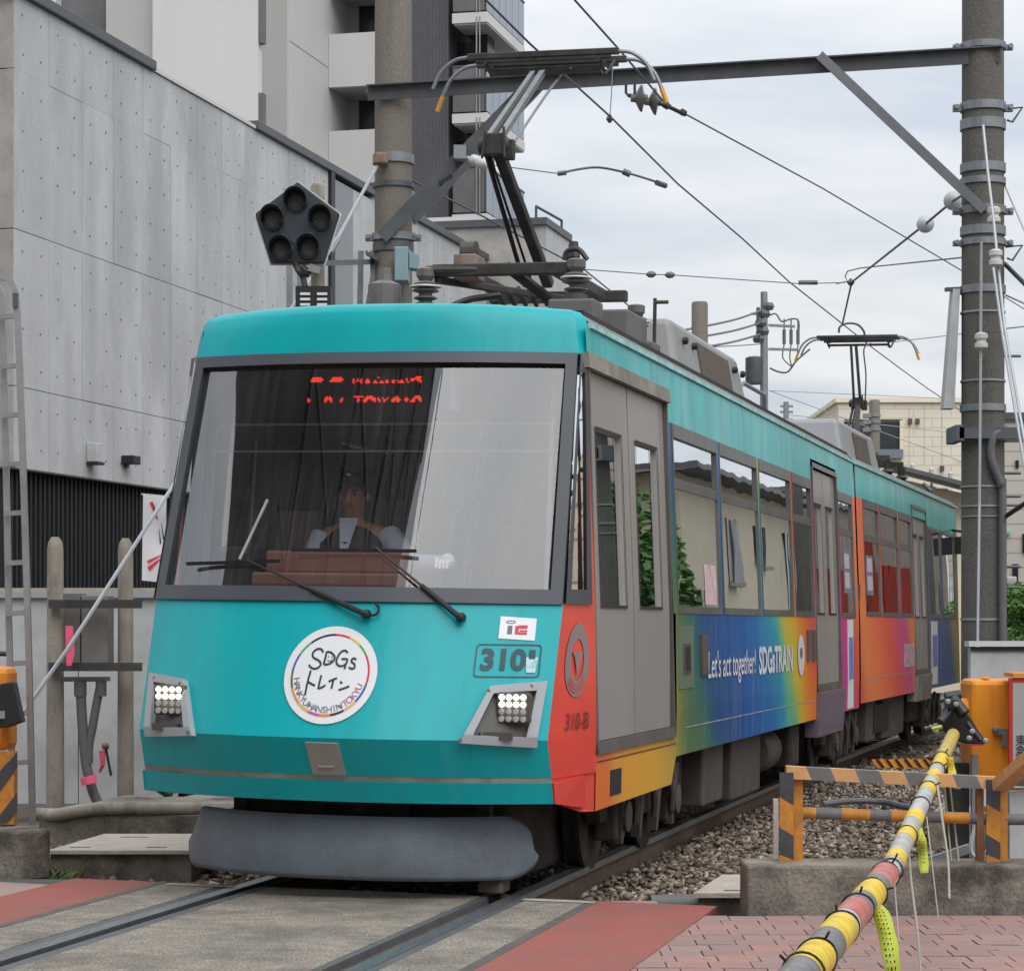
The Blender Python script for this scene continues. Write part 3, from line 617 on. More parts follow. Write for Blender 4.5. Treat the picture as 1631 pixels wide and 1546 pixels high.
# side walls -------------------------------------------------------------
SKZ = .66
def side_point(side, s, z, off=0.0): return (side*(hw(z)+off-(.04 if side < 0 else 0)), s, z)
def sgrid(side, s0, s1, z0, z1, off, xf=None, nz=None):
    b = MB(xf); nz = nz or max(1, int((z1-z0)/.25)); zs = [z0+(z1-z0)*i/nz for i in range(nz+1)]
    P = [];
    for z in zs:
        P += [side_point(side, s0, z, off), side_point(side, s1, z, off)]
    b.add(P, [(2*i, 2*i+1, 2*i+3, 2*i+2) for i in range(nz)]); return b
def wall(side, cuts, xf, name, m, z0, z1): # cuts: list of (s0,s1) solid stretches
    for s0, s1 in cuts: o = sgrid(side, s0, s1, z0, z1, 0, xf).build(name, m, tram)
    return o
def window(side, s0, s1, xf, name='side_window', hopper=True, z0=1.64, z1=2.86, head=True, blue=False):
    fm = MB(xf); t_ = .034
    def fb(a, b_, c, d, o=.004): # frame bar as a shallow box following the wall
        P = [side_point(side, a, c, -.05), side_point(side, b_, c, -.05), side_point(side, b_, d, -.05), side_point(side, a, d, -.05), side_point(side, a, c, o), side_point(side, b_, c, o), side_point(side, b_, d, o), side_point(side, a, d, o)]
        fm.hexa(P)
    zt = z1-(.09 if head else .045)
    fb(s0, s0+t_, z0, z1); fb(s1-t_, s1, z0, z1); fb(s0+t_, s1-t_, z0, z0+.05, .006); fb(s0+t_, s1-t_, zt, z1, .006)
    if hopper: fb(s0+t_, s1-t_, 2.43, 2.50, .002)
    f = fm.build(name, 'frame_grey', tram)
    zs = [(z0+.05, 2.43), (2.50, zt)] if hopper else [(z0+.05, zt)]
    for i, (a, b_) in enumerate(zs):
        sgrid(side, s0+t_, s1-t_, a, b_, -.008-.008*i, xf).build('pane', 'glass_side', f)
    return f
def door(side, s0, s1, zb, xf, wz0=1.64, wz1=2.65, header=True):
    D = []
    mid = (s0+s1)/2
    for a, b_ in ((s0, s0+.035), (s1-.035, s1)):
        fm = MB(xf)
        fm.hexa([side_point(side, a, zb, -.06), side_point(side, b_, zb, -.06), side_point(side, b_, zb+.01, -.06), side_point(side, a, zb+.01, -.06)][:0] or
                [side_point(side, a, zb, -.07), side_point(side, b_, zb, -.07), side_point(side, b_, zb, .012), side_point(side, a, zb, .012),
                 side_point(side, a, 2.99, -.07), side_point(side, b_, 2.99, -.07), side_point(side, b_, 2.99, .012), side_point(side, a, 2.99, .012)])
        fm.build('door_frame', 'frame_grey', tram)
    for i, (a, b_) in enumerate(((s0+.04, mid-.012), (mid+.012, s1-.04))):
        w = b_-a; wa, wb = (a+w*.18, a+w*.80) if i == 0 else (a+w*.16, a+w*.76)
        lf = MB(xf)
        z_ = [zb+.07, wz0, 1.9, 2.2, wz1, 2.975]; S_ = [a, wa, wb, b_]; P = []
        for z in z_:
            for s_ in S_: P.append(side_point(side, s_, z, -.02))
        lf.add(P, [(r*4+c, r*4+c+1, (r+1)*4+c+1, (r+1)*4+c) for r in range(5) for c in range(3) if not (c == 1 and 1 <= r <= 3)])
        # edges and window reveal
        def rev(loop, o0, o1):
            A = [side_point(side, s_, z, o0) for s_, z in loop]; B_ = [side_point(side, s_, z, o1) for s_, z in loop]; m = len(loop); lf.add(A+B_, [(k, (k+1) % m, m+(k+1) % m, m+k) for k in range(m)])
        rev([(a, zb+.07), (b_, zb+.07), (b_, 1.6), (b_, 2.975), (a, 2.975), (a, 1.6)], -.02, -.06)
        rev([(wa, wz0), (wb, wz0), (wb, wz1), (wa, wz1)], -.02, -.05)
        leaf = lf.build('door_leaf', 'door_grey', tram)
        sgrid(side, wa-.001, wb+.001, wz0, wz1, -.04, xf).build('door_window', 'glass_door', leaf)
        gk = MB(xf); t2 = .018
        for q in ((wa-t2, wa, wz0-t2, wz1+t2), (wb, wb+t2, wz0-t2, wz1+t2), (wa, wb, wz0-t2, wz0), (wa, wb, wz1, wz1+t2)):
            g_ = sgrid(side, *q, -.012); gk.add(g_.v, g_.f)
        gk.build('window_seal', 'frame_dark' if i == 5 else 'black', leaf)
    sgrid(side, mid-.012, mid+.012, zb+.06, 2.975, -.03, xf).build('door_seal', 'black', tram)
    th_ = MB(xf); th_.hexa([side_point(side, s0, zb, -.08), side_point(side, s1, zb, -.08), side_point(side, s1, zb, .018), side_point(side, s0, zb, .018), side_point(side, s0, zb+.065, -.08), side_point(side, s1, zb+.065, -.08), side_point(side, s1, zb+.065, .006), side_point(side, s0, zb+.065, .006)])
    th_.build('door_sill', 'under_grey', tram)
    if header:
        ho = .026 if side > 0 else .0
        hd = MB(xf); hd.hexa([side_point(side, s0-.03, 2.98, -.02), side_point(side, s1+.04, 2.98, -.02), side_point(side, s1+.04, 2.98, ho), side_point(side, s0-.03, 2.98, ho), side_point(side, s0-.03, 3.06, -.02), side_point(side, s1+.04, 3.06, -.02), side_point(side, s1+.04, 3.07, .02), side_point(side, s0-.03, 3.07, .02)])
        hd.build('door_header', mat('header', (.25, .235, .20), .6, var=.25, scale=8, dirt=(.12, .11, .09), dirt_amt=.7) if 'header' not in M else 'header', tram)
    else:
        sgrid(side, s0, s1, 2.985, 3.03, .012, xf).build('door_header', 'frame_grey', tram)
I4 = Matrix.Identity(4)
for side in (1, -1):
    # ---- first car
    wall(side, [(3.0, 9.82), (11.62, 13.12)], I4, 'livery_panel', 'livery', SKZ, 1.60)
    wall(side, [(S0+.02, 13.12)], I4, 'roof_band', 'teal_side', 2.99 if 0 else 3.06, ZT)
    wall(side, [(2.97, 9.8), (11.62, 13.12)], I4, 'roof_band', 'teal_side', 2.86, 3.06)
    wall(side, [(2.93, 3.08), (4.78, 4.87), (6.62, 6.70), (8.44, 8.52), (9.74, 9.84), (11.62, 11.70), (12.86, 13.12)], I4, 'window_post', 'livery', 1.60, 2.86)
    for a, b_ in ((3.08, 4.78), (4.87, 6.62), (6.70, 8.44), (8.52, 9.74), (11.70, 12.86)):
        window(side, a, b_, I4, z0=1.60)
    door(side, .60, 2.93, .79, I4)
    door(side, 9.84, 11.62, .90, I4, header=False)
    # amber panel under the first door, going deeper than the rest
    b = MB(); P = [side_point(side, S0, .47), side_point(side, 2.85, .485), side_point(side, 3.0, SKZ), side_point(side, 3.0, .79), side_point(side, S0, .79)]
    b.add(P+[(x-side*.03, y, z) for x, y, z in P], [(0, 1, 2, 3, 4), (0, 5, 6, 1), (1, 6, 7, 2)]); b.build('step_panel', 'livery', tram)
    sgrid(side, .62, 2.98, .742, .750, .003).build('panel_joint', 'maroon', tram)
    b = MB(); b.hexa([side_point(side, .98, .53, -.02), side_point(side, 1.28, .53, -.02), side_point(side, 1.28, .53, .004), side_point(side, .98, .53, .004), side_point(side, .98, .68, -.02), side_point(side, 1.28, .68, -.02), side_point(side, 1.28, .68, .004), side_point(side, .98, .68, .004)]); b.build('step_recess', 'black', tram)
    # folding step box under the second door
    b = MB(); P = []
    for z, o in ((.49, .02), (.90, .045)):
        P += [side_point(side, 9.80, z, -.1), side_point(side, 11.66, z, -.1), side_point(side, 11.66, z, o), side_point(side, 9.80, z, o)]
    b.hexa(P); b.build('door_step', mat('step_violet', (.17, .12, .17), .4, var=.2, coat=.3) if 'step_violet' not in M else 'step_violet', tram)
    # hatch, card reader and vents on the side
    def plate(s0, s1, z0, z1, o, name, m, xf=I4):
        b = MB(xf); b.hexa([side_point(side, s0, z0, -.01), side_point(side, s1, z0, -.01), side_point(side, s1, z0, o), side_point(side, s0, z0, o), side_point(side, s0, z1, -.01), side_point(side, s1, z1, -.01), side_point(side, s1, z1, o), side_point(side, s0, z1, o)]); return b.build(name, m, tram)
    plate(3.06, 3.60, 1.10, 1.52, .006, 'control_plate', 'olive_plate' if 'olive_plate' in M else mat('olive_plate', (.12, .16, .11), .45, var=.1))
    plate(3.22, 3.46, 1.20, 1.40, .014, 'card_slot', 'under_grey'); plate(3.26, 3.42, 1.22, 1.38, .018, 'slot_window', 'black')
    plate(3.86, 4.10, 1.18, 1.46, .02, 'door_lamp', 'under_grey')
    plate(9.15, 9.35, 1.20, 1.48, .014, 'door_lamp', 'frame_grey'); plate(9.50, 9.72, 1.20, 1.48, .014, 'door_lamp', 'frame_grey')
    sgrid(side, 3.3, 9.8, .835, .842, .003).build('panel_joint', mat('joint_light', (.35, .38, .42), .5, var=.5, scale=9) if 'joint_light' not in M else 'joint_light', tram)
    plate(12.15, 12.6, .68, 1.58, .006, 'poster', 'white'); plate(12.22, 12.53, .98, 1.40, .009, 'poster_print', 'c_blue_soft' if 'c_blue_soft' in M else mat('c_blue_soft', (.16, .22, .42), .5, var=.5, scale=18))
    # ---- second car
    wall(side, [(.15, 5.0), (6.58, 10.1)], C2, 'livery_panel', 'livery', .70, 1.62)
    wall(side, [(.15, 10.5)], C2, 'roof_band', 'teal_side', 2.88, ZT)
    wall(side, [(.15, .62), (1.88, 1.98), (3.58, 3.68), (4.90, 5.02), (6.58, 6.74), (8.20, 8.32), (10.0, 10.3)], C2, 'window_post', 'livery', 1.62, 2.88)
    for a, b_ in ((.62, 1.88), (1.98, 3.58), (3.68, 4.90)): window(side, a, b_, C2, z0=1.62, z1=2.88)
    wall(side, [(6.6, 10.5)], C2, 'roof_band', 'teal_side', 2.82, 2.879)
    window(side, 6.74, 8.20, C2, hopper=False, z0=1.62, z1=2.82, head=False)
    window(side, 8.32, 10.0, C2, name='cab_window', hopper=False, z0=1.62, z1=2.82, head=False)
    door(side, 5.02, 6.58, .90, C2, header=False)
    b = MB(C2); P = []
    for z, o in ((.58, .02), (.90, .04)): P += [side_point(side, 5.02, z, -.1), side_point(side, 6.58, z, -.1), side_point(side, 6.58, z, o), side_point(side, 5.02, z, o)]
    b.hexa(P); b.build('door_step', 'header', tram)
    plate(6.8, 7.5, .75, 1.58, .006, 'poster', 'white', C2); plate(6.9, 7.4, 1.0, 1.4, .009, 'poster_print', 'c_blue_soft', C2)
    plate(3.9, 4.9, 1.02, 1.30, .005, 'side_slogan', mat('slogan_pale', (.52, .32, .40), .4, var=.5, scale=14) if 'slogan_pale' not in M else 'slogan_pale', C2)
    sgrid(side, .3, 5.0, .95, .957, .003, C2).build('panel_joint', 'joint_light', tram)
    # notices in the windows
    for s_, xf in ((12.3, I4), (1.05, C2)):
        b = sgrid(side, s_-.28, s_+.28, 1.85, 2.28, -.006, xf); b.build('window_notice', 'notice' if 'notice' in M else mat('notice', (.20, .17, .27), .6, var=.25, scale=12), tram)
        for q in range(2):
            sgrid(side, s_-.2, s_+.2, 1.90+.2*q, 2.06+.19*q, -.004, xf).build('notice_sheet', 'notice_pale' if 'notice_pale' in M else mat('notice_pale', (.5, .44, .46), .6, var=.2, scale=25), tram)
sgrid(1, 4.15, 4.62, 1.67, 1.95, -.006).build('window_notice', mat('map_notice', (.60, .42, .44), .6, var=.3, scale=9), tram)
# articulation bellows and car ends
b = MB()
for k in range(7):
    y = 13.05+k*.045; r_ = 1.17 if k % 2 else 1.22
    b.add([(-r_, y, .75), (r_, y, .75), (r_-.03, y, 3.15), (-r_+.03, y, 3.15)], [])
o = 0
b.f = [(4*k+j, 4*k+(j+1) % 4, 4*k+4+(j+1) % 4, 4*k+4+j) for k in range(6) for j in range(4)]
b.build('gangway_bellows', mat('bellows', (.09, .085, .08), .8, var=.2), tram)
for side in (1,):
    b = MB(); b.box(1.235, 1.262, 13.12, 13.27, .72, 1.95); b.build('gangway_guard', 'under_grey', tram)
b = MB(C2); b.add([(-1.28, 10.5, .7), (1.28, 10.5, .7), (1.18, 10.55, 3.2), (-1.18, 10.55, 3.2)], [(0, 1, 2, 3)]); b.build('rear_end', 'teal', tram)
b = MB(C2)
for side in (1, -1): b.add([side_point(side, 10.1, .7), side_point(side, 10.5, .7), side_point(side, 10.5, 2.88), side_point(side, 10.1, 2.88)], [(0, 1, 2, 3)])
b.build('rear_corner', 'livery', tram)
# roofs
def roof(s0, s1, xf, name='roof', arch=0):
    prof = [(hw(3.22), ZT), (1.165, 3.26), (1.12, 3.305), (1.0, 3.335), (.6, 3.36), (0, 3.37)]; prof = prof+[(-x, z) for x, z in reversed(prof[:-1])]
    b = MB(xf); n = len(prof); P = []
    for s_ in (s0, s1): P += [(x, s_, z) for x, z in prof]
    b.add(P, [(j, j+1, n+j+1, n+j) for j in range(n-1)]); return b
roof(.74, 13.12, I4).build('roof', 'roof', tram, smooth=True)
roof(.15, 10.55, C2).build('roof', 'roof', tram, smooth=True)
b = MB(); P = [fascia_pt(u, len(zr)-1) for u in US]; Q = [(x*.99, max(y+.12, .74), 3.34+.02*(1-abs(x)/1.1)) for x, y, z in P]
b.add(P+Q, [(i, i+1, nU+i+1, nU+i) for i in range(nU-1)]); b.build('roof', 'roof', tram)
for side in (1, -1): # rain gutters
    b = MB(); b.bar((side*(1.183 if side > 0 else 1.14), .72, ZT+.012), (side*(1.183 if side > 0 else 1.14), 13.1, ZT+.012), .03, .028); b.build('gutter', mat('gutter', (.35, .62, .64), .4, var=.3, scale=5) if 'gutter' not in M else 'gutter', tram)
    b = MB(C2); b.bar((side*1.19, .15, ZT+.012), (side*1.19, 10.5, ZT+.012), .03, .028); b.build('gutter', 'gutter', tram)
    b = MB(); b.bar((side*1.10, .8, ZT+.095), (side*1.10, 13.1, ZT+.095), .05, .03); b.build('roof_rail', 'black', tram)
# interior --------------------------------------------------------------
b = MB(); b.box(-1.2, 1.2, .3, 13.0, .86, .90); b.build('floor', 'interior', tram)
b = MB(); b.box(-1.14, 1.14, .75, 13.0, 3.10, 3.13); b.build('ceiling', 'interior_light', tram)
b = MB(C2); b.box(-1.2, 1.2, .2, 10.4, .86, .90); b.box(-1.14, 1.14, .2, 10.4, 3.10, 3.13); b.build('floor', 'interior', tram)
for side in (1, -1):
    for q_ in ((3.0, 9.8), (11.6, 13.1)): sgrid(side, q_[0], q_[1], .9, 1.6, -.05).build('inner_lining', 'interior', tram)
    for k in range(7):
        b = MB(); y = 3.4+k*.9; b.box(side*.55, side*1.15, y, y+.45, 1.25, 1.34); b.box(side*.55, side*1.15, y+.40, y+.47, 1.34, 1.85); b.build('seat', 'seat', tram, bevel=.02)
# cab partition with windows, behind the driver
b = MB()
for q in ((-1.15, -.85, .9, 3.1), (-.28, -.16, .9, 3.1), (.42, .54, .9, 3.1), (1.0, 1.15, .9, 3.1), (-.85, -.28, .9, 1.75), (-.16, .42, .9, 1.6), (.54, 1.0, .9, 1.75), (-.85, 1.0, 2.72, 3.1)):
    b.box(q[0], q[1], 2.25, 2.29, q[2], q[3])
b.build('cab_partition', 'interior', tram)
b = MB(); b.box(-.74, .14, .42, .78, 1.72, 1.80); b.box(-.74, .14, .40, .44, 1.0, 1.72); b.box(-.72, .12, .60, .82, 1.80, 1.93); b.build('driver_console', 'console', tram, bevel=.015)
b = MB(); b.box(.14, 1.02, .35, .72, 1.58, 1.66); b.box(.2, .98, .5, .75, 1.0, 1.6); b.build('console_shelf', 'interior_light', tram, bevel=.01)
b = MB(); b.box(-.98, -.68, 1.45, 1.75, .9, 2.20); b.build('cab_cabinet', mat('cab_cabinet', (.14, .10, .09), .7, var=.2), tram, bevel=.02)
b = MB(); b.box(-.64, -.30, 1.6, 1.64, 1.7, 2.28); b.build('cab_screen', mat('cab_screen', (.12, .105, .085), .4, var=.1), tram)
b = MB(); b.box(-1.0, -.78, .5, .8, 1.6, 1.95); b.build('fare_box', 'black', tram, bevel=.02)
b = MB(); b.tube([(.98, .62, 1.7), (.98, .7, 2.9)], .018); b.tube([(-1.0, .6, 1.7), (-.97, .75, 2.9)], .018); b.build('handrail', 'galv_light', tram)
# destination display with two rows of red dots
dp = MB(); dp.box(-.46, .36, .60, .80, 2.70, 3.02); disp = dp.build('destination_display', mat('display', (.028, .02, .02), .5, var=.1), tram, bevel=.012)
def led_row(x0, z0, rows, px_=.0095):
    b = MB()
    for r_, line in enumerate(rows):
        for c_, ch in enumerate(line):
            if ch == '#':
                x = x0+c_*px_; z = z0-r_*px_; b.box(x, x+px_*.9, .592, .597, z-px_*.45, z+px_*.45)
    return b.build('led_text', 'led', disp)
led_row(-.47, 2.935, ["...######.......######.......................#.......................####",
                       "..########.....########......#..#.#...#........................#..######.",
                       "..#######.....########.......#.#.##..###...#...#..##..##.#.##..#..##..###",
                       ".............................#....#..###..###.###.##..##..####..#.......#"])
led_row(-.48, 2.825, [".............#.#...............######..####...............#...........###",
                       ".#..........#####......#.........#....#######.#..#..#...####....#....#####",
                       ".##.........##.##.....##.........##..###..###.##..##...######..###..##..##",
                       ".#..........#...#.....#..........#...##.....#..#..#....##.##....#..###...#"])
b = MB(); b.box(.385, .43, .60, .70, 2.74, 2.99); b.build('display_edge', 'white', tram, bevel=.015)
# sun visor line and vertical pole seen through the glass
b = MB(); b.add([(-1.04, .50, 2.67), (1.04, .50, 2.67), (1.03, .60, 2.98), (-1.03, .60, 2.98)], [(0, 1, 2, 3)]); b.build('sun_shade', glass('film', (.55, .56, .60), .0, .1), tram)
b = MB(); b.bar((-.98, .52, 2.66), (1.0, .52, 2.66), .01, .012); b.bar((-1.0, .47, 2.50), (1.02, .47, 2.50), .01, .012); b.build('visor_rail', 'galv_dark', tram)
b = MB(); b.bar((.60, .22, 1.76), (.62, .62, 2.97), .012, .012); b.bar((.63, .22, 1.76), (.65, .62, 2.97), .008, .008); b.build('wiper_cable', 'black', tram)
mat('lens_clear', (.55, .55, .52), .25, var=.3, scale=60, metal=.3)
# nose fittings -----------------------------------------------------------
def on_front(x, z, o): return (x, yf(x, z)-o, z)
def quad_on_front(pts, o, thick, name, m, parent=tram, hole=None, nseg=6):
    # subdivided bilinear patch that follows the nose; optional hole scale
    b = MB(); (x0, z0), (x1, z1), (x2, z2), (x3, z3) = pts
    def bl(u, v): return ((1-u)*(1-v)*x0+u*(1-v)*x1+u*v*x2+(1-u)*v*x3, (1-u)*(1-v)*z0+u*(1-v)*z1+u*v*z2+(1-u)*v*z3)
    n = nseg; P = []; F = []
    us = [i/n for i in range(n+1)]; hs = hole
    if hs: us = sorted(set([0, hs[0], hs[1], 1]+[i/n for i in range(1, n) if hs[0] < i/n < hs[1]])); vs_ = sorted(set([0, hs[2], hs[3], 1]+[i/n for i in range(1, n) if hs[2] < i/n < hs[3]]))
    else: vs_ = us
    for v in vs_:
        for u in us: P.append(on_front(*bl(u, v), o))
    w = len(us)
    for i in range(len(vs_)-1):
        for j in range(w-1):
            if hs and hs[0]-1e-6 <= us[j] and us[j+1] <= hs[1]+1e-6 and hs[2]-1e-6 <= vs_[i] and vs_[i+1] <= hs[3]+1e-6: continue
            F.append((i*w+j, i*w+j+1, (i+1)*w+j+1, (i+1)*w+j))
    b.add(P, F)
    me = b; ob = me.build(name, m, parent)
    so = ob.modifiers.new('s', 'SOLIDIFY'); so.thickness = thick; so.offset = 0
    return ob
for side in (1, -1):
    q = [(.735, .885), (1.10, .865), (1.125, 1.215), (.855, 1.185)]
    q = [(side*x+(.03 if side > 0 else -.005), z) for x, z in q]
    fr_ = quad_on_front(q, .022, .045, 'headlight_frame', 'lamp_grey', hole=(.13, .85, .15, .86))
    bv = fr_.modifiers.new('b', 'BEVEL'); bv.width = .012; bv.segments = 2; bv.limit_method = 'ANGLE'
    quad_on_front([(x*(.985 if abs(x) > .9 else 1.04), z) for x, z in q], .001, .006, 'headlight_recess', 'lamp_in', fr_)
    cx_, cz_ = (1.02 if side > 0 else -.935), 1.075
    b = MB(); 
    for (w, h, o0, o1, nm, mm) in ((.094, .084, .0, .006, 'lamp_housing', 'under_grey'), (.086, .078, .04, .014, 'lamp_lens', 'lamp_lens')):
        b = MB(); p = [on_front(cx_-w+side*0, cz_-h, o0), on_front(cx_+w, cz_-h, o0), on_front(cx_+w, cz_+h, o0), on_front(cx_-w, cz_+h, o0)]
        yo = yf(cx_-side*w, cz_-h)-o1+.012
        b.hexa([(cx_-w, yo, cz_-h), (cx_+w, yo, cz_-h), (cx_+w, yo+.06, cz_-h), (cx_-w, yo+.06, cz_-h), (cx_-w, yo, cz_+h), (cx_+w, yo, cz_+h), (cx_+w, yo+.06, cz_+h), (cx_-w, yo+.06, cz_+h)])
        b.build(nm, mm, fr_, bevel=.018)
    for r_ in range(4):
        for c_ in range(4):
            b = MB(); b.lathe([(.0170, 0), (.0155, -.003), (.004, -.004)], (cx_-.060+c_*.040, yf(cx_-side*.086, cz_-.08)-.008, cz_+.058-r_*.039), 10, 'y'); b.build('led_diode', 'lit' if r_ < 2 else 'lens_clear', fr_)
    b = MB(); xx = side*.90
    b.box(*sorted((side*.80, side*1.03)), yf(side*.9, .92)-.012, yf(side*.9, .92)+.02, .905, .945); b.build('marker_lamp', 'under_grey', fr_)
    for c_ in range(3):
        b = MB(); x_ = side*(.86+.06*c_); b.box(x_-.003, x_+.003, yf(x_, .92)-.016, yf(x_, .92), .905, .945); b.build('lamp_divider', 'black', fr_)
    for sx, sz in ((.775, .905), (.885, 1.165), (1.09, 1.19)):
        b = MB(); b.lathe([(.012, 0), (.010, -.006)], (side*sx, yf(side*sx, sz)-.044, sz), 8, 'y'); b.build('screw', 'galv', fr_)
# coupler hatch
hb = quad_on_front([(-.045, .70), (.140, .70), (.125, .875), (-.060, .875)], .006, .012, 'coupler_hatch', mat('hatch', (.30, .285, .26), .55, var=.1))
b = MB(); b.bar(on_front(-.005, .745, .02), on_front(.085, .745, .02), .012, .012); b.build('handle', 'galv_light', hb)
# round badge
bx, bzz, br = .030, 1.235, .262
def disc_on_front(r, o, m, name, parent, r0=0, a0=0, a1=2*PI, seg=56, cx_=bx, cz_=bzz):
    b = MB(); P = []; n = max(3, int(seg*(a1-a0)/(2*PI)))
    rr = [r0+(r-r0)*i/(4 if r0 == 0 else 1) for i in range(5 if r0 == 0 else 2)]
    for q in rr:
        for k in range(n+1):
            a = a0+(a1-a0)*k/n; P.append(on_front(cx_+q*math.sin(a), cz_+q*math.cos(a), o))
    b.add(P, [(i*(n+1)+k, i*(n+1)+k+1, (i+1)*(n+1)+k+1, (i+1)*(n+1)+k) for i in range(len(rr)-1) for k in range(n)]); return b.build(name, m, parent)
badge = disc_on_front(br, .008, 'white', 'round_badge', tram)
disc_on_front(br, .0075, 'cyan_rim' if 'cyan_rim' in M else mat('cyan_rim', (.35, .75, .80), .2, var=.1, coat=.5), 'badge_rim', badge, r0=br-.002)
disc_on_front(br*.80, .0105, 'sticker_white', 'badge_face', badge)
cols = ['c_red', 'c_yellow', 'c_green', 'c_red', 'c_red', 'c_blue', 'c_yellow', 'c_black', 'c_orange', 'c_pink', 'c_yellow', 'c_orange', 'c_olive', 'c_blue', 'c_green', 'c_navy', 'c_navy']
bounds = [0, 22, 42, 60, 85, 103, 130, 150, 170, 186, 205, 225, 250, 275, 300, 322, 340, 360]
for i, c in enumerate(cols):
    disc_on_front(br*.845, .0115, c, 'ring_segment', badge, r0=br*.805, a0=R(bounds[i]), a1=R(bounds[i+1]), seg=90)
def strokes(lines, m, w, name='handwriting'):
    b = MB()
    for ln in lines:
        pts = catmull([(x, z, 0) for x, z in ln], 5) if len(ln) > 2 else [Vector((*q, 0)) for q in ln]
        n = len(pts); P = []
        for i, p in enumerate(pts):
            d = (pts[min(i+1, n-1)]-pts[max(0, i-1)]).normalized(); nn = Vector((-d.y, d.x))*w
            for sgn in (1, -1): P.append(on_front(bx+br*(p.x+sgn*nn.x), bzz+br*(p.y+sgn*nn.y), .0135))
        b.add(P, [(2*i, 2*i+1, 2*i+3, 2*i+2) for i in range(n-1)])
    return b.build(name, m, badge)
def pb_(x, y): return ((x-745)/640.0, (795-y)/665.0)
def PL(*q): return [pb_(*p) for p in q]
strokes([PL((610, 490), (570, 445), (510, 450), (465, 500), (480, 560), (560, 600), (600, 650), (570, 700), (510, 715), (460, 690), (435, 660)),
         PL((655, 480), (650, 560), (640, 655)), PL((655, 480), (720, 490), (775, 545), (770, 600), (715, 645), (645, 658)),
         PL((950, 490), (910, 460), (855, 480), (815, 560), (815, 630), (860, 670), (915, 665), (945, 640)), PL((875, 575), (955, 580), (945, 650), (938, 712)),
         PL((1080, 580), (1040, 562), (1015, 590), (1030, 620), (1065, 645), (1070, 690), (1035, 705), (992, 685)),
         PL((475, 740), (455, 900), (447, 1080)), PL((462, 895), (520, 925), (568, 942)),
         PL((632, 800), (622, 900), (618, 985)), PL((618, 985), (665, 965), (712, 932)),
         PL((745, 885), (800, 860), (855, 835)), PL((808, 865), (805, 920), (800, 980)), PL((905, 880), (938, 908)), PL((900, 995), (970, 972), (1040, 940))], 'lettering', .021)
strokes([PL((690, 540), (700, 560)), PL((735, 540), (742, 560)), PL((685, 590), (705, 608), (735, 605), (748, 580))], 'lettering', .008)
for word, a_mid, mm in (('HANKYU', 238, 'lettering_grey'), ('×', 209, 'lettering_grey'), ('HANSHIN', 180, 'lettering_grey'), ('×', 152, 'lettering_grey'), ('TOKYU', 126, 'lettering_pink')):
    step = 8.6
    for i, ch in enumerate(word):
        a = a_mid+(len(word)-1)*step/2-i*step; ar = R(a); rad = br*.715
        ccx, ccz = bx+rad*math.sin(ar), bzz+rad*math.cos(ar); rt = ar-PI
        def mf(x, y, ccx=ccx, ccz=ccz, rt=rt):
            X = x*math.cos(rt)+y*math.sin(rt); Z = -x*math.sin(rt)+y*math.cos(rt); return on_front(ccx+X, ccz+Z, .0135)
        text_mesh(ch, .050, mf, mm, badge)
# fleet number plate
def rrect(x0, x1, z0, z1, r, n=4):
    P = []
    for cx_, cz_, a0 in ((x1-r, z1-r, 0), (x0+r, z1-r, 90), (x0+r, z0+r, 180), (x1-r, z0+r, 270)):
        for k in range(n+1): a = R(a0+90*k/n); P.append((cx_+r*math.cos(a), cz_+r*math.sin(a)))
    Q = []
    for i, p in enumerate(P):
        q = P[(i+1) % len(P)]; m = 8 if abs(p[0]-q[0])+abs(p[1]-q[1]) > .05 else 1
        for k in range(m): Q.append((p[0]+(q[0]-p[0])*k/m, p[1]+(q[1]-p[1])*k/m))
    return Q
def ring_on_front(outer, inner, o, name, m, parent):
    b = MB(); n = len(outer); b.add([on_front(x, z, o) for x, z in outer]+[on_front(x, z, o) for x, z in inner], [(i, (i+1) % n, n+(i+1) % n, n+i) for i in range(n)]); return b.build(name, m, parent)
npl = ring_on_front(rrect(.790, 1.115, 1.235, 1.415, .02), rrect(.797, 1.108, 1.242, 1.408, .015), .004, 'number_border', 'number', tram)
text_mesh('310', .155, lambda x, y: on_front(.930+x, 1.325+y, .005), 'number', npl, bold=.006, sx=.98)
quad_on_front([(1.050, 1.262), (1.093, 1.262), (1.100, 1.345), (1.043, 1.345)], .006, .002, 'mascot_sticker', mat('pale_blue', (.45, .62, .68), .5, var=.3, scale=40), npl)
quad_on_front([(1.057, 1.335), (1.087, 1.335), (1.087, 1.385), (1.057, 1.385)], .007, .002, 'mascot_sticker', 'number', npl)
ic = quad_on_front([(.895, 1.445), (1.075, 1.435), (1.075, 1.555), (.895, 1.565)], .004, .002, 'ic_sticker', 'sticker_white')
def qb(x0, x1, z0, z1, m, nm='ic_mark'): return quad_on_front([(x0, z0), (x1, z0), (x1, z1), (x0, z1)], .0075, .002, nm, m, ic, nseg=2)
qb(.937, .960, 1.470, 1.515, 'lettering_grey'); qb(.975, .993, 1.470, 1.515, 'c_red'); qb(.993, 1.035, 1.500, 1.518, 'c_red'); qb(.993, 1.035, 1.468, 1.480, 'c_red'); qb(.998, 1.035, 1.484, 1.492, 'c_red')
ring_on_front([(.950+.024*math.cos(a), 1.535+.009*math.sin(a)) for a in [2*PI*i/16 for i in range(16)]], [(.950+.018*math.cos(a), 1.535+.005*math.sin(a)) for a in [2*PI*i/16 for i in range(16)]], .0078, 'ic_mark', 'lettering_grey', ic)
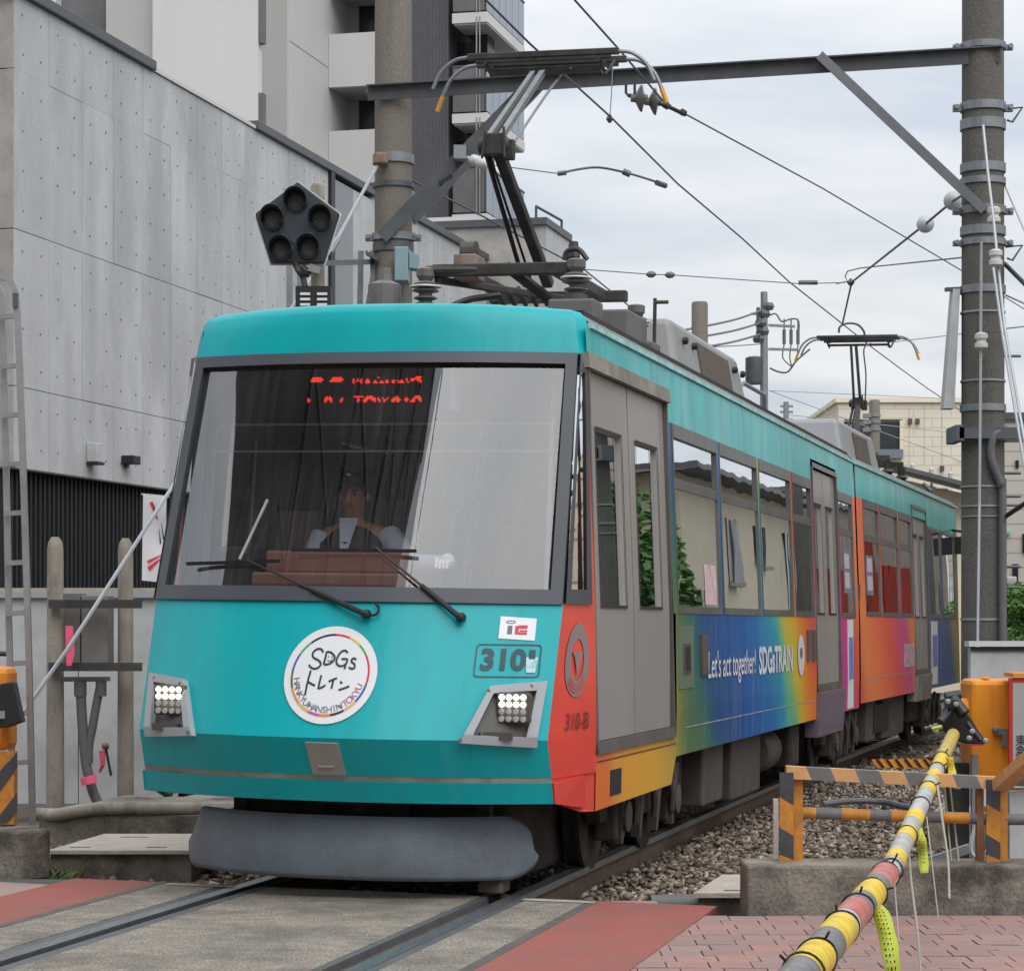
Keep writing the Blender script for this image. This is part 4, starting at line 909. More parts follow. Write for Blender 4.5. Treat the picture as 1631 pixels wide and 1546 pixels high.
# wipers
def wiper(x0, z0, x1, z1, bl0, bl1):
    b = MB(); a = Vector(on_front(x0, z0, .05)); c = Vector(on_front(x1, z1, .055)); m_ = a.lerp(c, .45)
    b.tube([a, m_], [.017, .014], 8); b.tube([m_, c], [.008, .006], 6); w = b.build('wiper', 'black', tram)
    b = MB(); b.bar(on_front(*bl0, .04), on_front(*bl1, .04), .012, .02); b.build('wiper_blade', 'black', w)
    b = MB(); b.lathe([(.028, .01), (.024, -.03), (.012, -.045)], tuple(a+Vector((0, .02, 0))), 10, 'y'); b.build('wiper_pivot', 'black', w)
wiper(.19, 1.565, -.56, 1.855, (-.98, 1.835), (-.36, 1.852)); wiper(.70, 1.555, .19, 1.935, (-.30, 1.915), (.42, 1.915))
b = MB(); b.tube(catmull([on_front(.20, 1.56, .03), on_front(.245, 1.565, .035), on_front(.255, 1.60, .03), on_front(.23, 1.625, .03)], 4), .008, 6); b.build('washer_hose', 'black', tram)
b = MB(); b.tube([on_front(-.62, 1.86, .03), on_front(-.50, 2.20, .03)], .009, 6); b.build('visor_arm', 'galv_light', tram)
# emblem on the right cheek and car number
def on_cheek(v, z, o=.006):
    p = cheek(1, z, v); return (p[0]+o, p[1]-o*.3, p[2])
def cheek_disc(cv, cz_, rv, rz_, r0, name, m, o, a0=0, a1=2*PI, n=40):
    b = MB(); P = []
    for q in (r0, 1):
        for k in range(n+1):
            a = a0+(a1-a0)*k/n; P.append(on_cheek(cv+rv*q*math.sin(a), cz_+rz_*q*math.cos(a), o))
    b.add(P, [(k, k+1, n+1+k+1, n+1+k) for k in range(n)]); return b.build(name, m, tram)
cheek_disc(.50, 1.33, .30, .205, .56, 'emblem_ring', 'emblem_grey', .004)
for k in range(3): cheek_disc(.50, 1.33, .30*(.9-.1*k), .205*(.9-.1*k), .955, 'emblem_line', 'red', .007, PI*.72, PI*1.28)
b = MB(); b.add([on_cheek(.36, 1.375, .008), on_cheek(.64, 1.375, .008), on_cheek(.57, 1.335, .008), on_cheek(.50, 1.235, .008), on_cheek(.43, 1.335, .008)], [(0, 1, 2, 3, 4)]); b.build('emblem_mark', 'emblem_grey', tram)
text_mesh('310-B', .135, lambda x, y: on_cheek(.56+x/.60, .985+y, .008), 'maroon', tram, bold=.0, sx=.9, spacing=1.05)
# slogan on the side
def on_side(s, z, o=.006): return (hw(z)+o, s, z)
def fit(o, s0, s1, zc_, zh): # stretch a lettering mesh over a stretch of the side wall
    v = o.data.vertices; a = [p.co.x for p in v]; b_ = [p.co.z for p in v]
    for p in v:
        s_ = s0+(p.co.x-min(a))/(max(a)-min(a))*(s1-s0); z_ = zc_+(p.co.z-min(b_))*zh; p.co = on_side(s_, z_)
t1 = text_mesh("Let's act together!", .33, lambda x, y: (x, 0, y), 'white', tram, shear=.12, name='slogan', bold=.002); fit(t1, 4.15, 6.25, 1.09, .80)
t2 = text_mesh('SDGsTRAIN', .36, lambda x, y: (x, 0, y), 'white', tram, bold=.012, name='slogan'); fit(t2, 6.42, 8.25, 1.13, .82)
b = MB(); P = [on_side(8.78, 1.26, .006)]+[on_side(8.78+.20*math.cos(a), 1.26+.18*math.sin(a), .006) for a in [2*PI*i/30 for i in range(30)]]
b.add(P, [(0, i+1, (i+1) % 30+1) for i in range(30)]); sb = b.build('side_badge', 'white', tram)
b = MB(); P = [on_side(8.78+.08*math.cos(a), 1.28+.05*math.sin(a), .008) for a in [2*PI*i/20 for i in range(20)]]; b.add(P, [tuple(range(20))]); b.build('badge_print', 'lettering_grey', sb)
# pilot (snow plough skirt)
b = MB(); P = []; nn = 48; nr = 12
for r_ in range(nr+1):
    t_ = r_/nr
    for i in range(nn+1):
        u = math.sin(PI/2*(-1+2*i/nn)); k_ = min(1, max(0, (abs(u)-.88)/.12)); q_ = 1-math.sqrt(max(0, 1-k_*k_)); zt_, zb_ = .455-.14*q_, .112+.12*q_
        z = zt_+(zb_-zt_)*t_; x = u*(.985+.045*t_)-.018-(.012*t_ if u < 0 else 0)*abs(u)
        y = .30-.46*(1-abs(u)**2.6)-.045*math.sin(PI*.85*t_)+.07*k_**2; P.append((x, y, z))
b.add(P, [(r_*(nn+1)+i, r_*(nn+1)+i+1, (r_+1)*(nn+1)+i+1, (r_+1)*(nn+1)+i) for r_ in range(nr) for i in range(nn)])
pl = b.build('pilot', 'pilot', tram, smooth=True); so = pl.modifiers.new('s', 'SOLIDIFY'); so.thickness = .012; so.offset = 1
b = MB()
for x in (-.72, -.25, .25, .72): b.box(x-.04, x+.04, .25, .33, .35, .62)
b.box(-.8, .8, .5, .54, .30, .42); b.build('pilot_bracket', 'black', tram)
for x in (.81,): 
    b = MB(); b.hexa([(x-.09, .15, .03), (x+.06, .12, .03), (x+.06, .32, .03), (x-.09, .32, .03), (x-.08, .18, .15), (x+.06, .16, .17), (x+.06, .30, .17), (x-.08, .30, .15)]); b.build('rail_guard', 'under_grey', tram, bevel=.015)
# underframe, bogies, wheels, boxes
b = MB(); b.box(-.78, .78, .50, 2.0, .035, .56); b.build('shade_block', 'under', tram, bevel=.03)  # box added to block light and keep the ground under the tram dark
b = MB(); b.box(-1.12, 1.12, .65, 13.0, .66, .86); b.box(-.95, .95, 0.2, 1.2, .55, .8); b.box(-1.02, 1.02, 3.3, 4.6, .35, .66); b.box(-.9, .9, .9, 13, .62, .70); b.build('underframe', 'under', tram)
b = MB(C2); b.box(-1.12, 1.12, .2, 10.4, .70, .9); b.build('underframe', 'under', tram)
def bogie(s, xf=I4):
    fm = MB(xf)
    for side in (1, -1):
        fm.box(*sorted((side*.95, side*1.06)), s-1.15, s+1.15, .30, .46); fm.box(*sorted((side*.92, side*1.10)), s-.25, s+.25, .28, .62)
        for ay in (-.82, .82): fm.box(*sorted((side*.97, side*1.12)), s+ay-.13, s+ay+.13, .18, .48)
    fm.box(-.95, .95, s-.2, s+.2, .3, .5)
    f = fm.build('bogie', 'under', tram, bevel=.02)
    for side in (1, -1):
        for ay in (-.82, .82):
            b = MB(xf); b.lathe([(.05, 0), (.30, .005), (.33, .02), (.33, .10), (.355, .105), (.355, .13), (.30, .135), (.05, .14)], (side*.93 if side < 0 else .80, s+ay, .335), 28, 'x'); b.build('wheel', 'under', f, smooth=True)
            b = MB(xf); b.lathe([(.10, 0), (.10, .05), (.04, .06)], (side*1.12 if side > 0 else -1.18, s+ay, .33), 12, 'x'); b.build('axle_box', 'under_grey', f)
        for k in range(3):
            b = MB(xf); y0 = s-.6+k*.6; pts = [(side*1.10, y0, .6), (side*1.15, y0+.07, .42), (side*1.14, y0+.12, .26)]; b.tube(catmull(pts, 4), .022, 6); b.build('brake_hose', 'under_grey', f)
        for k in range(4):
            b = MB(xf); y0 = s-.9+k*.55; b.hexa([(side*1.08, y0, .16), (side*1.14, y0, .16), (side*1.14, y0+.05, .16), (side*1.08, y0+.05, .16), (side*1.08, y0-.05, .58), (side*1.16, y0-.05, .58), (side*1.16, y0+.12, .58), (side*1.08, y0+.12, .58)]); b.build('hanger', 'under_grey', f)
bogie(2.9); bogie(13.15); bogie(8.2, C2)
for (s0, s1, z0, z1, xf, mm) in ((4.7, 5.55, .20, .66, I4, 'under_grey'), (5.95, 7.35, .16, .66, I4, 'under_grey'), (9.0, 9.6, .25, .62, I4, 'under'), (1.6, 2.3, .22, .70, C2, 'under_grey'), (3.0, 4.9, .20, .70, C2, 'under_grey'), (5.3, 6.4, .3, .62, C2, 'under')):
    for xa, xb in ((.55, 1.16), (-1.16, -.55)): b = MB(xf); b.box(xa, xb, s0, s1, z0, z1); e = b.build('equipment_box', mm, tram, bevel=.02)
b = MB(C2); b.box(1.155, 1.17, 2.1, 3.4, .3, .62); b.build('equipment_cover', 'black', tram)
b = MB(); b.lathe([(.02, -.3), (.17, -.28), (.19, -.2), (.19, .35), (.15, .4), (.02, .42)], (1.0, 8.0, .45), 18, 'y'); b.build('air_tank', 'under_grey', tram, smooth=True)

# roof equipment ----------------------------------------------------------
def cone_box(x0, x1, y0, y1, z0, z1, tx, ty0, ty1, xf=I4):
    b = MB(xf); b.hexa([(x0, y0, z0), (x1, y0, z0), (x1, y1, z0), (x0, y1, z0), (x0+tx, y0+ty0, z1), (x1-tx, y0+ty0, z1), (x1-tx, y1-ty1, z1), (x0+tx, y1-ty1, z1)]); return b
ac = cone_box(-.78, .80, 5.45, 8.75, 3.36, 3.86, .10, .12, .18).build('air_conditioner', 'roof_light', tram, bevel=.05)
for side in (1,):
    b = MB(); b.hexa([(.79, 6.55, 3.45), (.80, 8.0, 3.45), (.80, 8.0, 3.45), (.79, 6.55, 3.45), (.70, 6.55, 3.76), (.70, 8.0, 3.76), (.75, 8.0, 3.76), (.75, 6.55, 3.76)])
    b = MB(); b.hexa([(.76, 6.5, 3.45), (.795, 6.5, 3.45), (.795, 7.95, 3.45), (.76, 7.95, 3.45), (.70, 6.5, 3.77), (.735, 6.5, 3.77), (.735, 7.95, 3.77), (.70, 7.95, 3.77)]); b.build('cooling_grille', 'grille', ac)
for y in (5.9, 6.3, 8.2, 8.6):
    b = MB(); b.lathe([(.03, 0), (.03, .03), (.02, .04)], (.735, y, 3.72), 8, 'x'); b.build('lifting_eye', 'black', ac)
cone_box(-.66, .66, 9.0, 10.6, 3.36, 3.66, .12, .15, .12).build('resistor_box', 'roof_light', tram, bevel=.03)
b = MB(); b.tube([(.62, 8.9, 3.56), (.66, 9.2, 3.70), (.66, 10.4, 3.70), (.62, 10.7, 3.56)], .02, 6); b.build('roof_pipe', 'galv', tram)
cone_box(-.6, .6, 10.8, 12.2, 3.36, 3.60, .08, .08, .08).build('resistor_box', 'zinc', tram, bevel=.03)
cone_box(-.6, .6, .5, 1.6, 3.36, 3.56, .2, .25, .1, C2).build('resistor_box', 'zinc', tram, bevel=.03)
a2 = cone_box(-.74, .80, 2.0, 5.2, 3.36, 3.86, .10, .12, .2, C2).build('air_conditioner', 'roof_light', tram, bevel=.05)
b = MB(C2); b.hexa([(.76, 3.1, 3.45), (.795, 3.1, 3.45), (.795, 4.3, 3.45), (.76, 4.3, 3.45), (.70, 3.1, 3.77), (.735, 3.1, 3.77), (.735, 4.3, 3.77), (.70, 4.3, 3.77)]); b.build('cooling_grille', 'grille', a2)
def insulator(x, y, z, m='insulator', h=.25):
    b = MB(); pr = [(.07, 0), (.08, .04), (.045, .05)]
    for k in range(3): pr += [(.045, .06+k*.05), (.095 if k == 1 else .085, .075+k*.05), (.085 if k == 1 else .075, .085+k*.05), (.045, .095+k*.05)]
    pr += [(.055, .215), (.065, .225), (.065, .275), (.045, .285)]
    b.lathe(pr, (x, y, z), 18); o = b.build('insulator', m, None, smooth=True)
    b = MB(); b.lathe([(.05, .148), (.110, .152), (.106, .162), (.05, .166)], (x, y, z), 18); w = b.build('insulator_shed', 'insulator_white', o, smooth=True); return o
def pantograph(sy, zb, flip=1, xf=I4, zh=5.60):
    # flip 1: knee towards the front; -1: towards the rear
    pg = MB(xf); F = lambda y: sy+flip*y
    for y in (-.75, .75): pg.bar((-.52, F(y), zb), (.52, F(y), zb), .09, .08)
    for x in (-.34, .34): pg.bar((x, F(-.75), zb), (x, F(.75), zb), .08, .08)
    pg.bar((-.5, F(-.75), zb-.06), (.3, F(.7), zb-.06), .05, .05)
    for i in range(5): pg.bar((-.30+.08*i, F(.1), zb-.02), (-.30+.08*i, F(.35), zb-.10), .03, .05)
    base = pg.build('pantograph', 'dark_metal', tram, bevel=.008)
    b = MB(xf); b.bar((-.30, F(-.75), zb+.03), (-.30, F(-.5), zb+.03), .16, .17); b.build('spring_box', 'rust', base, bevel=.01)
    b = MB(xf); b.lathe([(.02, -.06), (.09, -.05), (.09, .05), (.02, .06)], (-.30, F(-.62), zb+.13), 14, 'x'); b.build('spring_drum', 'dark_metal', base)
    kn = Vector((-.12, F(-.62), zb+.87)); hd = Vector((-.08, F(.30), zh-.10)); ft = Vector((.0, F(.45), zb+.05))
    b = MB(xf); b.bar(ft, kn, .078, .07); b.build('lower_arm', 'dark_metal', base, bevel=.012)
    b = MB(xf); b.tube([ft+Vector((-.18, 0, 0)), kn+Vector((-.07, 0, -.06))], .018, 8); b.tube([ft+Vector((-.12, 0, 0)), kn+Vector((-.04, 0, -.08))], .010, 6); b.build('control_rod', 'black', base)
    b = MB(xf)
    b.bar(kn+Vector((-.06, 0, .06)), hd+Vector((-.02, 0, 0)), .035, .035); b.bar(kn+Vector((.03, 0, .06)), hd+Vector((.05, 0, 0)), .04, .04); b.build('upper_arm', 'galv', base)
    b = MB(xf); b.tube(catmull([kn+Vector((.10, 0, -.02)), hd.lerp(kn, .5)+Vector((.15, 0, .0)), hd+Vector((.16, 0, -.06)), hd+Vector((.26, 0, .02))], 4), .010, 6); b.build('balance_rod', 'galv', base)
    b = MB(xf); b.box(kn.x-.075, kn.x+.06, kn.y-.07, kn.y+.07, kn.z-.07, kn.z+.08); b.box(kn.x+.05, kn.x+.13, kn.y-.03, kn.y+.03, kn.z-.10, kn.z+.04); b.lathe([(.03, -.13), (.055, -.12), (.055, .09), (.03, .10)], tuple(kn), 12, 'x'); b.bar(kn+Vector((-.08, -.08, -.1)), kn+Vector((-.06, -.08, .1)), .02, .02); b.bar(kn+Vector((.08, -.08, -.1)), kn+Vector((.07, -.08, .12)), .02, .02); b.build('knee_joint', 'dark_metal', base, bevel=.02)
    for i in range(2): # two contact strips with horns
        y = hd.y+flip*(.13-.26*i)*1; z = zh
        b = MB(xf); b.bar((-.56, y, z), (.56, y, z), .05, .045); b.bar((-.50, y, z-.035), (.50, y, z-.035), .035, .03); b.build('contact_strip', 'dark_metal', base, bevel=.006)
        for sx in (-1, 1):
            pts = [(sx*.55, y, z), (sx*.66, y+flip*.0, z-.02), (sx*.76, y, z-.10), (sx*.80+sx*.02, y, z-.22)]
            b = MB(xf); pp = catmull(pts, 5); b.tube(pp, .014, 8); b.build('horn', 'galv', base)
            if i == 0:
                b = MB(xf); b.tube([pts[-1], (sx*.86, y, z-.33)], .018, 8); b.build('horn_tip', 'horn_tip' if 'horn_tip' in M else mat('horn_tip', (.62, .30, .03), .5, var=.1), base)
    b = MB(xf); b.bar((-.42, hd.y, hd.z), (.42, hd.y, hd.z), .035, .03)
    for sx in (-.42, .42): b.bar((sx, hd.y-.16, zh-.05), (sx, hd.y+.16, zh-.05), .02, .02); b.tube([(sx, hd.y, hd.z), (sx+.03, hd.y-.06, hd.z-.04), (sx, hd.y-.1, hd.z+.03)], .012, 6)
    b.tube(catmull([(.40, hd.y, hd.z), (.46, hd.y-.1, hd.z-.05), (.50, hd.y, hd.z+.06)], 4), .012, 6)
    b.build('head_frame', 'dark_metal', base)
    return base
mat('zinc_dirty', (.15, .15, .15), .6, var=.2, scale=6, dirt=(.09, .085, .08), dirt_amt=.8)
p1 = pantograph(4.05, 3.93)
for x, y, zz in ((-.56, 3.25, 3.66), (.50, 3.25, 3.70), (-.52, 4.95, 3.60), (.56, 4.95, 3.60)):
    o = insulator(x, y, zz); o.parent = tram
    b = MB(); b.box(x-.16, x+.16, y-.14, y+.14, 3.34, zz); b.build('insulator_mount', 'zinc_dirty' if x > 0 else 'dark_metal', tram, bevel=.015)
b = MB(); b.box(.50, .80, 3.55, 4.2, 3.34, 3.68); b.build('junction_box', 'zinc_dirty', tram, bevel=.015)
b = MB(); b.tube([(-.56, 3.25, 3.93), (-.2, 3.28, 3.93)], .03, 8); b.tube(catmull([(-.5, 3.2, 3.6), (-.3, 3.3, 3.72), (-.1, 3.5, 3.78)], 4), .025, 6); b.tube([(.0, 3.3, 3.95), (.55, 4.0, 3.50)], .04, 8); b.build('roof_conduit', 'dark_metal', tram)
b = MB(); b.lathe([(.10, 0), (.115, .02), (.115, .18), (.05, .21), (.04, .30)], (-.87, 3.3, 3.66), 18); b.box(-.98, -.75, 3.18, 3.42, 3.34, 3.66); b.build('lightning_arrester', 'zinc_dirty', tram, smooth=False)
b = MB(); b.tube(catmull([(.38, 3.4, 4.0), (.40, 3.4, 4.06), (.48, 3.4, 4.07), (.54, 3.4, 4.0)], 4), .018, 8); b.lathe([(.04, 0), (.05, .03), (.03, .14)], (.42, 3.5, 4.0), 10); b.build('roof_horn', 'dark_metal', tram)
b = MB(); b.tube([(.70, 4.95, 3.60), (.70, 4.95, 3.93)], .014, 6); b.tube([(.70, 4.95, 3.90), (.80, 4.95, 3.90)], .015, 6); b.build('roof_terminal', 'dark_metal', tram)
pantograph(8.9, 3.80, flip=-1, xf=C2, zh=5.50)
for x in (-.5, .5):
    for y in (8.1, 9.6): b = MB(C2); b.lathe([(.08, 0), (.09, .1), (.05, .12), (.1, .16), (.05, .2), (.06, .3)], (x, y, 3.45), 12); b.box(x-.15, x+.15, y-.12, y+.12, 3.34, 3.46); b.build('pantograph_mount', 'dark_metal', tram)
b = MB(C2); b.box(-.5, .5, 5.5, 6.2, 3.34, 3.56); b.tube(catmull([(.5, 5.6, 3.5), (.6, 6, 3.7), (.5, 6.6, 3.6), (.4, 7.4, 3.7)], 4), .05, 8); b.build('roof_conduit', 'black', tram)
b = MB(C2); b.tube([(1.1, 9.9, 2.9), (1.45, 9.7, 2.84)], .02, 6); b.box(1.2, 1.5, 10.2, 10.25, 2.55, 2.80); b.build('rear_mirror', 'black', tram)

# driver ------------------------------------------------------------------
dr = thing('person', 'tram driver in a dark cap and waistcoat with white gloves seated behind the windscreen', 'person')
dr.parent = None; dr.matrix_world = tram.matrix_basis.copy() if False else Matrix.Identity(4)
dr.location = tram.location; dr.rotation_euler = tram.rotation_euler
def skin_fig(name, verts, edges, radii, m, parent, sub=2):
    me = bpy.data.meshes.new(name); me.from_pydata(verts, edges, []); me.materials.append(M[m]); o = bpy.data.objects.new(name, me); COL.objects.link(o); o.parent = parent
    sk = o.modifiers.new('skin', 'SKIN'); sk.use_smooth_shade = True
    if not me.skin_vertices: me.skin_vertices.new() if hasattr(me.skin_vertices, 'new') else None
    for i, r_ in enumerate(radii):
        sv = me.skin_vertices[0].data[i]; sv.radius = r_ if isinstance(r_, tuple) else (r_, r_); sv.use_root = (i == 0)
    ss = o.modifiers.new('sub', 'SUBSURF'); ss.levels = sub; ss.render_levels = sub
    return o
HX, HY, HZ = -.35, 1.15, 2.30
V = [(HX, HY+.05, 1.45), (HX, HY+.04, 1.75), (HX, HY+.02, 2.02), (HX, HY, 2.12), (HX, HY-.03, 2.20), (HX, HY-.04, 2.28), (HX, HY-.02, 2.36),
     (HX-.20, HY+.02, 2.03), (HX-.27, HY-.08, 1.82), (HX-.22, HY-.30, 1.80), (HX-.18, HY-.38, 1.83), (HX+.20, HY+.02, 2.03), (HX+.40, HY-.12, 1.86), (HX+.63, HY-.34, 1.86), (HX+.71, HY-.42, 1.88),
     (HX-.12, HY-.02, 1.36), (HX-.14, HY-.40, 1.36), (HX+.12, HY-.02, 1.36), (HX+.14, HY-.40, 1.36), (HX-.14, HY-.42, .95), (HX+.14, HY-.42, .95)]
E_ = [(0, 1), (1, 2), (2, 3), (3, 4), (4, 5), (5, 6), (2, 7), (7, 8), (8, 9), (9, 10), (2, 11), (11, 12), (12, 13), (13, 14), (0, 15), (15, 16), (0, 17), (17, 18), (16, 19), (18, 20)]
Rr = [(.16, .12), (.16, .12), (.15, .11), (.055, .055), (.068, .075), (.082, .098), (.072, .085), .07, .055, .042, .032, .07, .055, .042, .032, .09, .07, .09, .07, .05, .05]
skin_fig('body', V, E_, Rr, 'skin', dr)
b = MB(); b.lathe([(.19, 0), (.235, .12), (.24, .38), (.225, .55), (.13, .64), (.085, .665)], (HX, HY+.03, 1.44), 20); v = b.build('waistcoat', 'navy', dr, smooth=True); v.scale = (1, 1, 1)
b = MB(); b.add([(HX-.06, HY-.12, 2.14), (HX+.06, HY-.12, 2.14), (HX+.02, HY-.225, 1.92), (HX-.02, HY-.225, 1.92)], [(0, 1, 2, 3)]); b.build('shirt_front', 'shirt', dr)
for sx in (-1, 1):
    b = MB(); w = V[8] if sx < 0 else V[12]; e = V[9] if sx < 0 else V[13]; s_ = V[7] if sx < 0 else V[11]; h_ = V[10] if sx < 0 else V[14]
    b.tube([s_, w, e, h_], [.085, .07, .055, .045], 12); b.build('sleeve', 'shirt', dr, smooth=True)
    b = MB(); hh = Vector(h_); b.tube([hh, hh+Vector((sx*.01, -.05, .0)), hh+Vector((sx*.01, -.10, -.01))], [.034, .046, .036], 10)
    for k in range(4):
        a = hh+Vector((-.033+.022*k, -.10, -.005)); b.tube([a, a+Vector((0, -.035, -.01)), a+Vector((0, -.05, -.04-.004*(k % 2)))], [.011, .010, .008], 8)
    b.tube([hh+Vector((-sx*.03, -.03, 0)), hh+Vector((-sx*.055, -.06, .01)), hh+Vector((-sx*.05, -.09, -.01))], [.013, .011, .009], 8); b.build('glove', 'glove', dr, smooth=True)
b = MB(); b.lathe([(.098, 0), (.100, .035), (.12, .07), (.115, .10), (.02, .115)], (HX, HY-.03, 2.345), 22); b.hexa([(HX-.06, HY-.19, 2.33), (HX+.06, HY-.19, 2.33), (HX+.09, HY-.10, 2.35), (HX-.09, HY-.10, 2.35), (HX-.06, HY-.19, 2.34), (HX+.06, HY-.19, 2.34), (HX+.09, HY-.10, 2.36), (HX-.09, HY-.10, 2.36)]); cap = b.build('cap', 'black', dr, smooth=False)
b = MB(); b.lathe([(.018, 0), (.014, -.008)], (HX, HY-.135, 2.405), 10, 'y'); b.build('cap_badge', 'white', cap)
b = MB()
for sx in (-1, 1): b.lathe([(.012, 0), (.008, -.006)], (HX+sx*.032, HY-.126, 2.285), 8, 'y')
b.build('eyes', 'black', dr)
b = MB(); b.hexa([(HX-.014, HY-.145, 2.238), (HX+.014, HY-.145, 2.238), (HX+.012, HY-.10, 2.238), (HX-.012, HY-.10, 2.238), (HX-.006, HY-.13, 2.28), (HX+.006, HY-.13, 2.28), (HX+.006, HY-.10, 2.285), (HX-.006, HY-.10, 2.285)]); b.build('nose', 'skin', dr)
b = MB(); b.box(HX-.024, HX+.024, HY-.122, HY-.10, 2.208, 2.215); b.build('mouth', 'maroon', dr)
for sx in (-1, 1):
    b = MB(); b.box(*sorted((HX+sx*.018, HX+sx*.052)), HY-.128, HY-.11, 2.305, 2.312); b.build('eyebrow', 'black', dr)
    b = MB(); b.lathe([(.006, -.02), (.022, -.01), (.022, .01), (.006, .02)], (HX+sx*.085, HY-.02, 2.27), 10, 'y'); b.build('ear', 'skin', dr, smooth=True)
b = MB(); b.lathe([(.088, 0), (.093, .05), (.09, .10)], (HX, HY-.005, 2.27), 18); b.build('hair', 'black', dr, smooth=True)
b = MB(); b.box(HX-.24, HX+.24, HY+.22, HY+.30, 1.3, 2.05); b.build('driver_seat', 'black', tram, bevel=.04)
# =================================================================== BUILDINGS, LEFT
ab = math.atan2(.2385, .971)
hall = thing('concrete_building', 'grey exposed concrete building with black slatted ground floor beside the track', 'building', (-5.29, 26.68, 0), -ab)
def joinxy(y): return y
rows = [(3.18, 4.05), (4.05, 5.72), (5.72, 7.42), (7.42, 8.22)]
tm = {}
def panel(x, y0, y1, z0, z1, m='concrete_wall', g_=.0045, d=.08):
    gt_ = .0012 if z1 == 7.42 else g_; gb_ = .0012 if z0 == 7.42 else g_
    b = MB(); b.box(x-d, x, y0+g_, y1-g_, z0+gb_, z1-gt_); return b.build('wall_panel', m, hall)
b = MB(); b.box(-8, -.07, .07, 20, 3.18, 8.15); b.build('wall_core', 'joint', hall)
pw = .90; ny = 12
for r_, (z0, z1) in enumerate(rows):
    for i in range(ny): panel(random.uniform(-.002, .002), i*pw, (i+1)*pw, z0, z1)
    for i in range(8): panel(0, 13.0+i*pw, 13.0+(i+1)*pw, z0, z1)
for r_, (z0, z1) in enumerate(rows): # face towards the crossing
    for i in range(4):
        b = MB(); b.box(-(i+1)*1.8+.006, -i*1.8-.006, 0, .07, z0+.006, z1-.006); b.build('wall_panel', 'concrete_warm', hall)
th = MB()
for r_, (z0, z1) in enumerate(rows):
    nz_ = max(1, round((z1-z0)/.415)); 
    for i in list(range(ny))+list(range(15, 22)):
        y0 = i*pw if i < 15 else 13.0+(i-15)*pw
        for a in (.22, .68):
            for k in range(nz_):
                if random.random() < .06: continue
                z = z0+(z1-z0)*(k+.5)/nz_; seg = 6
                th.lathe([(.013, -.03), (.013, .0055), (.006, .0055)], (0, y0+a+random.uniform(-.012, .012), z+random.uniform(-.012, .012)), seg, 'x')
for r_, (z0, z1) in enumerate(rows):
    for i in range(4):
        for a in (.45, 1.35): th.lathe([(.016, .03), (.016, -.003), (.008, -.003)], (-(i*1.8+a), 0, (z0+z1)/2), 6, 'y')
tag(th.build('tie_hole', 'tie_hole', hall), kind='stuff')
b = MB(); b.box(-.10, .05, 10.80, 10.98, 3.1, 8.3); b.build('corner_post', 'black', hall)
for i in range(2):
    b = MB(); b.box(-.10, .01, 10.99+i*1.0, 11.98+i*1.0, 3.18, 8.15); b.build('metal_panel', 'zinc' if i == 0 else 'panel_grey', hall)
for y0, y1, m_ in ((-.1, 3.9, 'coping'), (7.56, 10.9, 'coping'), (10.9, 20.2, 'coping')):
    b = MB(); b.box(-.35, .06, y0, y1, 8.22, 8.34); b.build('coping', m_, hall, bevel=.01)
b = MB(); b.box(-.35, .025, 3.9, 7.56, 8.225, 8.27); b.build('coping', 'tower_white', hall)
b = MB(); b.box(-8, .06, -.1, 0-.0, 8.22, 8.34); b.build('coping', 'coping', hall)
b = MB(); b.box(-8, -.4, .3, 20, 8.1, 8.2); b.build('roof', 'roof', hall)
b = MB(); b.box(-.9, -.1, 15.2, 16.4, 8.34, 8.75); b.build('roof_hatch', 'window_dark', hall)
# black slats of the ground floor
b = MB(); b.box(-.35, -.20, .22, 20, .0, 3.17); b.build('slat_backing', 'black', hall)
b = MB(); b.box(-8, -.20, .12, .215, .0, 3.17); b.build('slat_backing', 'black', hall)
b = MB()
for i in range(110): y = .03+i*.12; b.box(-.20, -.10, y, y+.055, .2, 3.165)
tag(b.build('slat', 'slat_black', hall), kind='stuff')
b = MB()
for i in range(60): x = -.12-i*.12; b.box(x-.055, x, -.0, .08, .2, 3.165)
tag(b.build('slat', 'slat_black', hall), kind='stuff')
b = MB(); b.box(-8, -.02, -.1, .02, 3.165, 3.185); b.box(-.1, .015, 0, 13, 3.165, 3.18); b.build('fascia_strip', 'coping', hall)
def bpos(px, x): # along-street position on the facade plane seen in this direction (survey)
    k = (px-815)/4000.0; X0 = -5.29+.971*x; D0 = 26.68-.2385*x; return (k*D0-X0)/(.2385-.971*k)
lt = thing('wall_light', 'pale grey upright wall lamp on the concrete facade', 'wall lamp', (0, 0, 0)); lt.parent = None
yy = bpos(143, 0); hx = Matrix.Translation((-5.29, 26.68, 0)) @ Matrix.Rotation(-ab, 4, 'Z')
b = MB(hx); b.box(.0, .12, yy-.09, yy+.09, 3.36, 3.58); b.build('lamp_housing', 'panel_grey', lt, bevel=.01)
b = MB(hx); b.box(.0, .14, yy-.10, yy+.10, 3.33, 3.36); b.build('lamp_base', 'black', lt)
lt2 = thing('security_camera', 'small black box fixed to the concrete facade right of the wall lamp', 'wall box')
yy = bpos(199, 0)
b = MB(hx); b.box(.0, .16, yy-.12, yy+.10, 3.40, 3.50); b.build('housing', 'black', lt2, bevel=.01)
b = MB(hx); b.box(.0, .04, yy-.03, yy+.03, 3.36, 3.41); b.build('bracket', 'coping', lt2)
